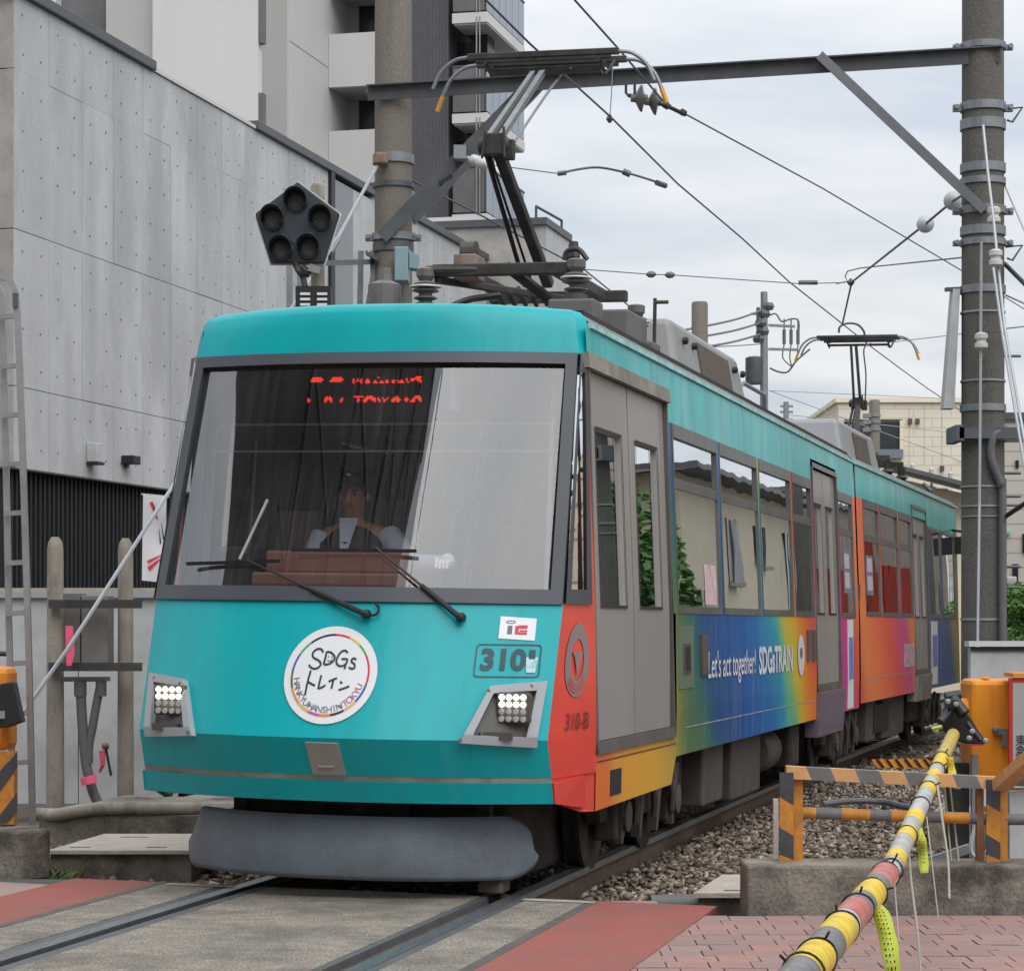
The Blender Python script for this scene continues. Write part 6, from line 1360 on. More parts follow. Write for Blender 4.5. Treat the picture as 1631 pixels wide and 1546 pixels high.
# pull-off on the right pole with two ball insulators
po = thing('pull_off', 'pull-off rod with two pale disc insulators running from the right pole', 'pull-off')
D0 = 21.3
b = MB(); b.tube([tz(1535, 310, D0), tz(1518, 320, 22.4), tz(1475, 356, 24), tz(1356, 450, 30.6)], .012, 6); b.tube([tz(1356, 452, 30.6), tz(1342, 515, 34.6)], .012, 6); b.build('rod', 'wire', po)
for px, py, D in ((1518, 320, 22.4), (1474, 357, 24.0)):
    b = MB(); b.lathe([(.02, -.06), (.05, -.05), (.085, -.01), (.085, .01), (.04, .03), (.02, .06)], tuple(tz(px, py, D)), 18, 'y'); b.build('disc', 'porcelain', po, smooth=True)
b = MB(); b.tube([tz(1332, 452, 30.5), tz(1350, 448, 30.5), tz(1346, 440, 30.5), tz(1350, 432, 30.5), tz(1370, 427, 30), tz(1535, 410, 22)], .008, 6); b.lathe([(.01, -.05), (.05, 0), (.01, .05)], tuple(tz(1355, 450, 30.5)), 8); b.tube([tz(1272, 450, 30.4), tz(1302, 450, 30.4)], .03, 6); b.build('hook', 'wire', po)
b = MB(); b.tube(catmull([tz(1336, 530, 34.8), tz(1338, 520, 34.8), tz(1350, 515, 34.8), tz(1366, 517, 34.8), tz(1376, 528, 34.8), tz(1377, 540, 34.8)], 4), .016, 6); b.build('bow', 'wire', po)
wire([tz(1420, 545, 36), tz(1631, 520, 20)], .006, 'stay_wire', 'faint wire from the rear pantograph to the right edge', 'overhead wire', 'wire_light')
for i, (a, c, m_) in enumerate((((1598, 290), (1635, 375), 'wire_light'), ((1600, 420), (1635, 455), 'black'), ((1602, 470), (1635, 485), 'wire_light'), ((1590, 830), (1635, 800), 'black'))):
    wire([tz(*a, 21.3), tz(*c, 20.5), tz(*c, 20.5)+(tz(*c, 20.5)-tz(*a, 21.3))*(14 if c[1] < 480 or c[1] == 800 else 6)], .02 if m_ == 'black' else .008, 'service_cable', ['thin cable leaving the right pole beside the upper band', 'thick black cable leaving the right pole above the grey guard', 'thin pale cable leaving the right pole below the black one', 'dark cable rising to the right edge from the middle of the right pole'][i], 'cable', m_)
for i, (pts, lab) in enumerate((([(1563, 385, 20.9), (1562, 530, 20.85), (1562, 560, 20.85), (1560, 800, 20.7), (1557, 1022, 20.4)], 'straight pale guy rod in front of the right pole'), ([(1566, 200, 20.9), (1573, 270, 20.7), (1582, 345, 20.4), (1600, 520, 19.8), (1635, 720, 19)], 'slanting pale guy wire leaving the right pole at the top'), ([(1580, 410, 20.6), (1598, 540, 20.1), (1640, 790, 19)], 'slanting pale guy wire starting lower on the right pole'))):
    gw = thing('guy_wire', lab, 'guy wire'); b = MB(); b.tube([tz(*p) for p in pts], .012, 6); b.build('wire', 'wire_light', gw)
    ix, iy = ((1563, 543), (1583, 343), (1586, 411))[i]; b = MB(); b.lathe([(.03, -.07), (.055, -.055), (.055, -.02), (.04, -.01), (.04, .01), (.055, .02), (.055, .055), (.03, .07)], tuple(tz(ix, iy, pts[1][2]-.02)), 12); b.build('guy_insulator', 'insulator_white', gw, smooth=True)
b = MB(); b.tube([tz(1557, 1025, 20.4), tz(1556, 1045, 20.3), tz(1559, 1058, 20.3)], [.02, .015, .02], 6); tag(b.build('ribbon', 'pinktape'), 'pink ribbon at the foot of the straight guy rod by the right pole', 'ribbon')
# guy wire at left
gw = thing('guy_wire', 'pale guy wire slanting down from the left pole across the banner', 'guy wire')
pts = [tz(606, 255, 22.4), tz(535, 385, 21.6), tz(265, 790, 18.4), tz(110, 1030, 17), tz(5, 1180, 16.3)]
b = MB(); b.tube(pts[:2], .016, 6); b.tube(pts[1:], .015, 6); b.build('wire', 'wire_light', gw); b = MB(); b.tube([tz(536, 382, 21.6), tz(524, 402, 21.5)], .035, 8); b.build('turnbuckle', 'galv_light', gw)
b = MB(); p = tz(609, 254, 22.38); b.box(p.x-.07, p.x+.05, 22.3, 22.45, p.z-.05, p.z+.05); b.build('clamp', 'rust', gw, bevel=.015)
# light blue device and channel frame at the left pole
dv_ = thing('pole_box', 'light blue grey box with a spout fixed to the left pole above the tram roof', 'box'); 
b = MB(); p0, p1 = tz(630, 452, 22.3), tz(652, 398, 22.3); b.box(p0.x, p1.x, 22.1, 22.4, p0.z, p1.z); b.build('body', 'bluegrey', dv_, bevel=.01)
b = MB(); P = [tz(652, 398, 22.1), tz(667, 408, 22.1), tz(664, 428, 22.1), tz(652, 426, 22.1)]; b.add([*P, *[p+Vector((0, .2, 0)) for p in P]], [(0, 1, 2, 3), (7, 6, 5, 4), (0, 4, 5, 1), (1, 5, 6, 2), (2, 6, 7, 3), (3, 7, 4, 0)]); b.build('spout', 'bluegrey', dv_)
sf = thing('steel_bracket', 'galvanised angle frame between the signal and the left pole', 'bracket')
b = MB(); b.bar(tz(518, 419, 21.8), tz(596, 417, 22.6), .04, .045); b.bar(tz(575, 400, 22.7), tz(573, 500, 22.7), .05, .05); b.bar(tz(594, 400, 22.6), tz(596, 500, 22.6), .09, .05); b.bar(tz(583, 490, 22.6), tz(592, 440, 22.6), .02, .02); b.build('angle', 'galv', sf)
b = MB(); P = [tz(582, 398, 22.5), tz(602, 410, 22.4), tz(602, 416, 22.4), tz(582, 404, 22.5)]; b.add([*P, *[p+Vector((0, .1, 0)) for p in P]], [(0, 1, 2, 3), (7, 6, 5, 4), (0, 4, 5, 1), (1, 5, 6, 2), (2, 6, 7, 3), (3, 7, 4, 0)]); b.build('gusset', 'galv_dark', sf)
b = MB(); b.bar(tz(461, 422, 22.2), tz(461, 500, 22.2), .05, .05); b.bar(tz(478, 432, 22.4), tz(478, 500, 22.4), .03, .05); b.build('upright', 'galv', sf)
# pentagonal crossing direction signal
sg = thing('signal', 'dark pentagonal railway signal with five unlit hooded lamps on a concrete post', 'railway signal')
DS = 20.0
b = MB(); P = [tz(474, 289, DS), tz(541, 340, DS), tz(516, 419, DS), tz(431, 419, DS), tz(406, 340, DS)]
b.add([*P, *[p+Vector((0, .14, 0)) for p in P]], [tuple(range(5)), tuple(range(9, 4, -1))]+[(i, (i+1) % 5, 5+(i+1) % 5, 5+i) for i in range(5)]); b.build('housing', 'signal_black', sg, bevel=.012)
b = MB(); q = [tz(474+(x-474)*1.035, 360+(y-360)*1.035, DS) for x, y in ((474, 289), (541, 340), (516, 419), (431, 419), (406, 340))]
b.add([p+Vector((0, .05, 0)) for p in q]+[p+Vector((0, .065, 0)) for p in q], [tuple(range(5)), tuple(range(9, 4, -1))]+[(i, (i+1) % 5, 5+(i+1) % 5, 5+i) for i in range(5)]); b.build('rim', 'white', sg)
b = MB(); P = [tz(474+(x-474)*.42, 358+(y-358)*.42, DS-.01) for x, y in ((474, 440), (405, 385), (440, 295), (508, 295), (545, 385))]; b.add(P, [(0, 1, 2, 3, 4)]); b.build('centre_plate', mat('signal_blue', (.04, .055, .07), .5, var=.1), sg)
for px, py in ((472, 322), (435, 350), (511, 350), (448, 398), (492, 396)):
    p = tz(px, py, DS); rr = .086
    b = MB(); b.lathe([(rr*1.05, .0), (rr*1.05, -.02), (rr*.80, -.025), (rr*.80, .0)], tuple(p), 24, 'y'); l_ = b.build('lamp', 'signal_black', sg, smooth=True)
    b = MB(); b.lathe([(rr*.8, -.012), (rr*.5, -.03), (.01, -.04)], tuple(p), 20, 'y'); b.build('lens', 'lens', l_, smooth=True)
    b = MB(); Q = []; n = 18
    for j, yy_ in enumerate((0, -.10, -.22)):
        for i in range(n+1):
            a = R(-28+236*i/n)-R(10); sc_ = 1+.06*j; cut = (1-abs(i/n-.5)*1.2) if j == 2 else 1
            Q.append((p.x+rr*sc_*math.cos(a), p.y+(yy_ if j < 2 else -.10-.12*max(0, cut)), p.z+rr*sc_*math.sin(a)))
    b.add(Q, [(j*(n+1)+i, j*(n+1)+i+1, (j+1)*(n+1)+i+1, (j+1)*(n+1)+i) for j in range(2) for i in range(n)]); h_ = b.build('hood', 'signal_black', l_, smooth=True); mo = h_.modifiers.new('s', 'SOLIDIFY'); mo.thickness = .008
b = MB(); p = tz(506, 290, DS+.25); b.lathe([(.062, -.3), (.056, p.z-.04), (.04, p.z-.01), (.015, p.z)], (p.x, DS+.25, 0), 16); b.build('post', 'post_concrete', sg, smooth=True)
b = MB(); p0, p1 = tz(471, 496, DS-.1), tz(527, 456, DS-.1); b.box(p0.x, p1.x, DS-.12, DS+.05, p0.z, p1.z); b.build('route_indicator', 'black', sg)
for r_ in range(3):
    for c_ in range(2):
        b = MB(); a = tz((478, 505)[c_], 470+8.5*r_, DS-.13); c = tz((494, 521)[c_], 466+8.5*r_, DS-.13); b.box(a.x, c.x, DS-.135, DS-.12, a.z, c.z); b.build('indicator_bar', 'white', sg)
b = MB(); b.bar(tz(492, 426, DS-.03), tz(510, 431, DS-.03), .05, .06); b.build('label_plate', 'galv_light', sg)
b = MB(); b.tube(catmull([tz(470, 420, DS), tz(476, 432, DS-.05), tz(482, 440, DS), tz(486, 456, DS)], 4), .025, 8); b.tube([tz(478, 425, DS), tz(494, 437, DS)], .035, 8); b.build('bracket', 'dark_metal', sg)
# further poles and utility pole
def dpost(px, ytop, w, D, lab, z0=-.2):
    p = tz(px, ytop, D); t = thing('catenary_pole', lab, 'utility pole', (p.x, D, 0)); b = MB(); r_ = w/2*D/4000; b.lathe([(r_*1.08, z0), (r_, p.z-.04), (r_*.9, p.z)], (0, 0, 0), 18); b.build('shaft', 'pole_concrete', t, smooth=True); return t, p
dpost(1114.5, 481, 26, 38, 'short topped concrete pole behind the roof of the first car'); t_, p_ = dpost(1393, 637, 17, 56, 'small far concrete pole beside the rear pantograph')
b = MB(); 
for y in (662, 672, 684): z = tz(0, y, 56).z; b.lathe([(.14, z-.03), (.14, z+.03)], (0, 0, 0), 14); b.box(-.25, .1, -.1, .1, z-.05, z+.04)
b.build('clamp', 'galv', t_)
up = thing('utility_pole', 'grey power pole with crossarms, insulators and sagging cables far behind the tram', 'utility pole', tz(1217, 0, 72)*1)
up.location = (tz(1217, 0, 72).x, 72, 0)
def L(px, py, D=72): p = tz(px, py, D); return Vector((p.x-up.location.x, D-72, p.z))
b = MB(); b.lathe([(.16, -.2), (.10, L(0, 465).z)], (0, 0, 0), 14); b.build('shaft', 'galv', up, smooth=True)
for (x0, y0, x1, y1) in ((1224, 518, 1266, 520), (1224, 556, 1270, 557), (1196, 500, 1224, 498), (1204, 530, 1222, 530)): b = MB(); b.bar(L(x0, y0), L(x1, y1), .09, .07); b.build('crossarm', 'galv', up)
for x in (1249, 1260, 1271):
    b = MB(); b.tube([L(x, 508), L(x, 525)], .02, 6); b.tube([L(x, 525), L(x, 548)], .05, 8); b.tube(catmull([L(x, 548), L(x-2, 570), L(1262, 585)], 4), .02, 5); b.build('fuse', 'cable_grey', up)
b = MB(); b.tube(catmull([L(1226, 502), L(1236, 500), L(1245, 512), L(1260, 508), L(1272, 512), L(1271, 545)], 4), .025, 6); b.tube(catmull([L(1226, 586), L(1240, 592), L(1255, 592), L(1268, 575), L(1290, 556)], 4), .03, 6)
for y in (488, 500, 515, 528, 540): b.lathe([(.15, -.1), (.19, 0), (.15, .1)], (L(1217, y).x+random.uniform(-.15, .15), 0, L(0, y).z), 8)
b.box(L(1205, 0).x, L(1210, 0).x, -.1, .1, L(0, 535).z, L(0, 490).z); b.build('fitting', 'galv_dark', up)
b = MB(); b.lathe([(.22, 0), (.25, .1), (.25, .75), (.15, .8)], (L(1201, 0).x, 0, L(0, 612).z), 14); b.build('transformer', 'galv_dark', up, smooth=True)
for i, (y0, y1) in enumerate(((520, 495), (535, 514), (552, 532), (548, 548))):
    b = MB(); pts = [tz(1128-40, y0+6, 60), tz(1165, (y0+y1)/2+3, 66), tz(1212, y1, 72)]; b.tube(catmull(pts, 5), .03 if i < 3 else .015, 6)
    tag(b.build('power_cable', 'cable_grey'), 'black power cable running left from the far power pole, number %s from the top' % ('one', 'two', 'three', 'four')[i] if 0 else ['uppermost dark cable running left from the far power pole', 'second dark cable below the uppermost one on the far power pole', 'third dark cable, drooping most, left of the far power pole', 'thinnest lowest cable left of the far power pole'][i], 'cable', 'cables of the far power pole')
for i, (a, c) in enumerate((((1225, 622), (1515, 635)), ((1250, 660), (1530, 690)), ((1225, 622), (1532, 735)))):
    wire([tz(*a, 75), tz(*c, 80)], .012, 'far_wire', ['thin level wire over the roof of the rear car', 'thin wire low over the cream house', 'thin wire sloping down across the cream house'][i], 'overhead wire', 'wire_light')
sp2 = thing('utility_pole', 'tiny far utility pole just above the tram roof between the two cars', 'utility pole', (tz(1252, 0, 110).x, 110, 0))
b = MB(); b.lathe([(.16, -.2), (.12, tz(0, 640, 110).z)], (0, 0, 0), 10)
for y in (647, 656, 668): z = tz(0, y, 110).z; b.box(-.25, .3, -.04, .04, z-.05, z+.05)
b.build('shaft', 'galv', sp2)

# =================================================================== HOUSES AND PLANTS, RIGHT AND FAR
def brickmat(name, c1, c2, mortar, sc, bw=.5, rh=.25):
    m = bpy.data.materials.new(name); m.use_nodes = True; n_ = m.node_tree.nodes; l = m.node_tree.links; b = n_['Principled BSDF']; b.inputs['Roughness'].default_value = .85
    t = n_.new('ShaderNodeTexCoord'); sp_ = n_.new('ShaderNodeSeparateXYZ'); l.new(t.outputs['Object'], sp_.inputs[0]); ad_ = n_.new('ShaderNodeMath'); l.new(sp_.outputs[0], ad_.inputs[0]); l.new(sp_.outputs[1], ad_.inputs[1]); cb2 = n_.new('ShaderNodeCombineXYZ'); l.new(ad_.outputs[0], cb2.inputs[0]); l.new(sp_.outputs[2], cb2.inputs[1])
    br_ = n_.new('ShaderNodeTexBrick'); br_.inputs['Scale'].default_value = sc; br_.inputs['Color1'].default_value = (*c1, 1); br_.inputs['Color2'].default_value = (*c2, 1); br_.inputs['Mortar'].default_value = (*mortar, 1); br_.inputs['Mortar Size'].default_value = .02; br_.inputs['Brick Width'].default_value = bw; br_.inputs['Row Height'].default_value = rh
    l.new(cb2.outputs[0], br_.inputs['Vector']); l.new(br_.outputs[0], b.inputs[0]); M[name] = m
brickmat('cream_siding', (.72, .655, .54), (.70, .635, .525), (.57, .51, .42), 1.0, 1.2, .3)
brickmat('grey_siding', (.50, .46, .41), (.46, .425, .38), (.34, .31, .28), 1.0, 1.2, .3)
brickmat('tan_brick', (.58, .50, .36), (.50, .43, .31), (.25, .21, .16), 1.0, .6, .28)
def house(name, lab, px0, px1, ytop, D, depth, m, coping='cream_wall', cat='house', side=None):
    a = tz(px0, ytop, D); c = tz(px1, ytop, D); t = thing(name, lab, cat, (a.x, D, 0)); w = c.x-a.x
    b = MB(); b.box(0, w, 0, depth, -.3, a.z); b.build('wall', m, t)
    b = MB(); b.box(-.1, w+.1, -.1, depth+.1, a.z, a.z+.14); b.build('coping', coping, t); return t, a, w
ch, a, w = house('cream_house', 'cream tiled flat roofed house beyond the rear of the tram', 1335, 1548, 641, 80, 9, 'cream_siding')
def onH(t, D, px0, px1, y0, y1, nm, m, d=.05, out=0):
    x0 = tz(px0, 0, D).x-t.location.x; x1 = tz(px1, 0, D).x-t.location.x; z0 = tz(0, y1, D).z; z1 = tz(0, y0, D).z; b = MB(); b.box(x0, x1, -d, .0+out, z0, z1); return b.build(nm, m, t)
onH(ch, 80, 1345, 1437, 670, 718, 'balcony_recess', 'window_dark', .02); onH(ch, 80, 1345, 1437, 668, 673, 'lintel', 'brown_dark', .06); onH(ch, 80, 1432, 1437, 670, 718, 'post', 'cream_wall', .2)
onH(ch, 80, 1345, 1372, 673, 718, 'shade_panel', 'brown_dark', .04); onH(ch, 80, 1347, 1356, 676, 715, 'window', 'galv_light', .06)
onH(ch, 80, 1400, 1428, 685, 716, 'window', 'window_dark', .06); onH(ch, 80, 1400, 1437, 716, 730, 'glass_balustrade', 'balcony_glass', .22)
for px, py in ((1449, 671), (1461, 671), (1500, 746)): onH(ch, 80, px-3, px+3, py-4, py+4, 'vent', 'grille', .12)
for px in (1448, 1472, 1500): onH(ch, 80, px, px+.6, 645, 740, 'joint', 'tan_brick', .012)
lh = thing('low_house', 'low cream house with a dark sloping roof between the tram and the right pole', 'house', (0, 0, 0))
b = MB(); P = [tz(1430, 745, 60), tz(1540, 772, 60)]; x0, x1 = P[0].x, P[1].x
b.hexa([(x0, 60, -.3), (x1+1, 60, -.3), (x1+1, 66, -.3), (x0, 66, -.3), (x0, 60, P[0].z-.25), (x1+1, 60, P[1].z-.45), (x1+1, 66, P[1].z-.45), (x0, 66, P[0].z-.25)]); b.build('wall', 'cream_wall', lh)
b = MB(); b.bar((x0-.3, 59.6, P[0].z), (x1+1, 59.6, P[1].z-.35), 1.2, .10); b.build('roof', 'tile_roof', lh)
for k in range(3): b = MB(); b.lathe([(.05, -.1), (.06, .05), (.02, .1)], (x0+.25+.45*k, 59.4, P[0].z-.02-.1*k), 10); b.build('roof_vent', 'porcelain', lh)
b = MB(); b.tube([tz(1484, 768, 58.8), tz(1484, 790, 58.8)], .03, 6); b.tube([tz(1490, 778, 58.8), tz(1510, 779, 58.8)], .03, 6); b.tube([tz(1470, 770, 58.8), tz(1482, 782, 58.8)], .06, 6); b.build('antenna', 'galv_dark', lh)
gh, a, w = house('grey_house', 'beige grey sided house at the right edge behind the pole', 1596, 1800, 668, 52, 1.0, 'grey_siding', 'coping')
gh2 = onH(gh, 52, 1617, 1622, 733, 745, 'window', 'window_dark', .05)
onH(gh, 52, 1612, 1621, 898, 940, 'window', 'window_dark', .05); onH(gh, 52, 1628, 1660, 850, 880, 'window', 'window_dark', .05); onH(gh, 52, 1598, 1640, 937, 941, 'sill', 'cream_wall', .1)
onH(gh, 52, 1602, 1608, 846, 851, 'small_sign', mat('teal_sign', (.1, .5, .45), .5, var=.2), .1)
onH(gh, 52, 1600, 1602, 888, 908, 'meter', 'white', .1)
acu = thing('air_conditioner', 'white outdoor air conditioner unit on the grey house by the bush', 'air conditioner'); b = MB(); p0, p1 = tz(1603, 944, 51.6), tz(1618, 918, 51.6); b.box(p0.x, p1.x, 51.5, 51.9, p0.z, p1.z); b.build('case', 'panel_grey', acu, bevel=.02); b = MB(); b.lathe([(.10, 0), (.10, -.01)], ((p0.x+p1.x)/2, 51.49, (p0.z+p1.z)/2), 16, 'y'); b.build('fan', 'sign_grey', acu)
b = MB(); b.box(p0.x-.05, p1.x+.1, 51.4, 51.9, p0.z-.06, p0.z-.02); b.build('bracket', 'dark_metal', acu)
def foliage(name, lab, cat, cx_, cy_, cz_, rx, ry, rz_, N, leaf, m, kind=None, trunk=True):
    t = thing(name, lab, cat, (cx_, cy_, -.2)); b = MB(); n3 = 0
    while n3 < N:
        u = Vector((random.gauss(0, 1), random.gauss(0, 1), random.gauss(0, 1))).normalized()*(random.random()**.35)
        nn_ = mnoise.noise(u*2.2+Vector((cx_, cy_, 0)))
        if nn_ < -.12: continue
        p = Vector((u.x*rx, u.y*ry, cz_+.2+u.z*rz_))*1.0; s_ = leaf*random.uniform(.6, 1.3); a = Vector((random.uniform(-1, 1), random.uniform(-1, 1), random.uniform(-.6, .6))).normalized(); c = a.cross(Vector((random.uniform(-1, 1), random.uniform(-1, 1), random.uniform(-1, 1)))).normalized()
        b.add([p-a*s_, p+c*s_*.45, p+a*s_, p-c*s_*.45], [(0, 1, 2, 3)]); n3 += 1
    b.build('leaves', m, t)
    if trunk:
        b = MB(); b.tube([(0, 0, 0), (.05, 0, cz_*.6), (0, .05, cz_+.1)], [.09, .06, .03], 8); b.tube([(0, 0, cz_*.5), (rx*.4, 0, cz_+rz_*.3)], [.04, .02], 6); b.tube([(0, 0, cz_*.5), (-rx*.4, .1, cz_+rz_*.2)], [.04, .02], 6); b.build('trunk', 'bark', t)
    return t
mat('leaf_a', (.085, .20, .035), .6, var=.5, scale=1.5); mat('leaf_b', (.055, .14, .03), .6, var=.5, scale=1.5)
foliage('bush', 'bright green leafy bush at the right edge behind the pole', 'bush', tz(1622, 0, 44).x, 44, 1.75, .85, .7, .5, 5000, .05, 'leaf_a')
foliage('hedge', 'low green hedge below the bush at the right edge', 'hedge', tz(1640, 0, 42).x, 42, 1.05, 1.0, .7, .45, 5000, .05, 'leaf_a')
# grey cabinet wall behind the gate machine, with pale capping
rb = thing('relay_house', 'pale grey trackside housing with white top edge behind the orange gate machine', 'equipment housing'); D = 19.6
b = MB(); p0, p1 = tz(1546, 1215, D), tz(1760, 1030, D); b.box(p0.x, p1.x, D, D+.12, -.3, p1.z); b.build('wall', 'panel_grey', rb)
b = MB(); b.box(p0.x-.02, p1.x, D-.04, D+.16, p1.z+.004, p1.z+.045); b.build('lid', 'tower_white', rb)
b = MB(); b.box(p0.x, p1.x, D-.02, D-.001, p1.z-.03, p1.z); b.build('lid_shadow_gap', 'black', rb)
# =================================================================== CROSSING GATE, RIGHT
gt = thing('crossing_gate', 'lowered yellow and grey crossing gate arm with its orange machine on the right', 'crossing gate')
D = 16.9
p0, p1 = tz(1546, 1245, D), tz(1617, 1082, D)
b = MB(); b.box(p0.x, p1.x+.5, D, D+.42, p0.z, p1.z); b.build('machine_housing', 'orange', gt, bevel=.035)
b = MB(); q = tz(1572, 1079, D); b.lathe([(.03, 0), (.03, .012), (.015, .018)], (q.x, D+.05, p1.z), 10); b.build('top_bolt', 'orange', gt)
b = MB(); q = tz(1537, 1135, D+.1); b.lathe([(.10, -.06), (.10, .02), (.07, .05)], (q.x, D+.15, q.z), 18, 'x'); b.build('pivot_boss', 'orange', gt, smooth=True)
lk = MB(); q = tz(1600, 1166, D-.04); lk.box(q.x-.06, q.x+.07, D-.05, D, q.z-.02, q.z+.03); lk.box(q.x-.02, q.x+.02, D-.06, D-.02, q.z-.10, q.z+.0); lk.lathe([(.02, -.07), (.02, 0)], (q.x-.06, D, q.z+.02), 8, 'y'); lk.build('latch', 'galv', gt, bevel=.006)
b = MB(); a, c = tz(1519, 1290, D-.1), tz(1560, 1140, D); b.box(tz(1518, 0, D).x, tz(1546, 0, D).x, D+.05, D+.3, -.1, tz(0, 1215, D).z); b.build('stand', 'dark_metal', gt)
b = MB(); b.box(tz(1546, 0, D).x, tz(1556, 0, D).x, D-.05, D, -.1, tz(0, 1200, D).z); b.build('stand_edge', 'galv_light', gt)
# arm head mechanism: dark bracket reaching to the lower right
b = MB(); P = [tz(1508, 1128, 16.6), tz(1530, 1122, 16.6), tz(1546, 1142, 16.6), tz(1560, 1165, 16.6), tz(1572, 1181, 16.6), tz(1566, 1186, 16.6), tz(1540, 1184, 16.6), tz(1520, 1178, 16.6), tz(1503, 1160, 16.6)]
n = len(P); b.add([*P, *[p+Vector((0, .16, 0)) for p in P]], [tuple(range(n)), tuple(range(2*n-1, n-1, -1))]+[(i, (i+1) % n, n+(i+1) % n, n+i) for i in range(n)]); b.build('arm_holder', 'black', gt, bevel=.01)
b = MB(); b.tube([tz(1516, 1112, 16.5), tz(1536, 1138, 16.45)], .045, 10); b.tube([tz(1497, 1150, 16.4), tz(1512, 1132, 16.45)], .03, 8); b.tube([tz(1540, 1150, 16.45), tz(1563, 1180, 16.4)], .02, 8); b.tube([tz(1505, 1110, 16.6), tz(1530, 1106, 16.6)], .035, 8); b.box(tz(1506, 0, 16.5).x, tz(1522, 0, 16.5).x, 16.4, 16.55, tz(0, 1128, 16.5).z, tz(0, 1112, 16.5).z); b.build('linkage', mat('black_metal', (.03, .032, .036), .35, metal=.3, var=.3), gt, bevel=.006)
for px, py in ((1509, 1117), (1522, 1121), (1548, 1164), (1490, 1164), (1543, 1175), (1569, 1179)): b = MB(); b.lathe([(.018, 0), (.018, -.025), (.01, -.03)], tuple(tz(px, py, 16.4)), 8, 'y'); b.build('bolt', 'galv_light', gt)
b = MB(); b.tube([tz(1484, 1160, 16.3), tz(1500, 1157, 16.3)], .015, 6); b.build('cable_tie', 'fluor', gt)
# counter bracket edge in red
b = MB(); b.bar(tz(1545, 1186, 16.55), tz(1566, 1186, 16.55), .02, .01); b.build('edge_strip', 'c_red', gt)
# arm
A0 = tz(1518, 1170, 16.4); AK = tz(1412, 1400, 9.6); A1 = tz(1290, 1546, 6.5); A2 = A1+(A1-AK)*.45
def armp(D, dz=0):
    if D > 9.6: return A0.lerp(AK, (16.4-D)/6.8)
    return AK.lerp(A2, (9.6-D)/(9.6-A2.y))
def invD(px): # distance at which the arm passes this image column
    lo, hi = A2.y, 16.4
    for _ in range(40):
        mid = (lo+hi)/2; q = armp(mid); x = 815+4000*q.x/q.y
        if x < px: lo = mid
        else: hi = mid
    return lo
segs = [(1518, 1509, 'yellow_dirty'), (1509, 1500, 'yellow_dirty'), (1500, 1493, 'yellow'), (1493, 1488, 'band_silver'), (1488, 1483, 'yellow'), (1483, 1479, 'band_silver'), (1479, 1474, 'yellow'), (1474, 1466, 'band_silver'), (1466, 1458, 'band_silver'), (1458, 1452, 'yellow'), (1452, 1446, 'band_silver'), (1446, 1439, 'yellow'), (1439, 1435, 'band_silver'), (1435, 1428, 'band_silver'), (1428, 1422, 'yellow'), (1422, 1419, 'band_silver')]
prev = None
for a, c, m_ in segs:
    Da, Dc = invD(a), invD(c); b = MB(); b.tube([armp(Da), armp(Dc)], .043 if m_ != 'band_silver' else .042, 20, cap=False); o = b.build('arm_band', m_, gt, smooth=True)
# middle and near part
seg2 = [(invD(a), invD(c), m_, r_) for a, c, m_, r_ in ((1419, 1414, 'band_silver', .040), (1414, 1406, 'yellow', .040), (1406, 1398, 'band_silver', .040), (1416, 1402, 'band_red', .052), (1402, 1396, 'band_grey', .052), (1396, 1378, 'yellow', .0525), (1378, 1369, 'band_grey', .052), (1369, 1351, 'band_red', .052), (1351, 1346, 'band_silver', .052), (1346, 1326, 'yellow', .0525), (1326, 1308, 'band_grey', .052), (1308, 1284, 'yellow', .0525), (1284, 1262, 'band_grey', .052), (1262, 1230, 'yellow', .052))]
for a, c, m_, r_ in seg2:
    if a <= c: continue
    b = MB(); off = Vector((-.012, 0, -.0)) if r_ > .05 else Vector((0, 0, 0)); b.tube([armp(a)+off, armp(c)+off], r_, 24, cap=(m_ == 'band_red')); b.build('arm_band', m_, gt, smooth=False, auto=R(40))
for px_, r_ in ((1500, .046), (1492, .046), (1478, .046), (1466, .046), (1444, .046), (1419, .046), (1415, .055), (1394, .055), (1372, .055), (1347, .055), (1308, .056), (1286, .056)):
    p = armp(invD(px_)); b = MB(); xo = .012 if r_ > .05 else 0; pts = [(p.x+r_*math.cos(a)-xo, p.y+.012*math.sin(a*2+px_), p.z+r_*math.sin(a)) for a in [2*PI*i/20 for i in range(21)]]; b.tube(pts, .0034, 6); t0 = random.uniform(.2, 2.6); b.tube([(p.x-xo+r_*math.cos(t0), p.y, p.z+r_*math.sin(t0)), (p.x-xo+(r_+.02)*math.cos(t0), p.y-.02, p.z+(r_+.02)*math.sin(t0)+.004)], .004, 6); b.build('cable_tie', 'black', gt)
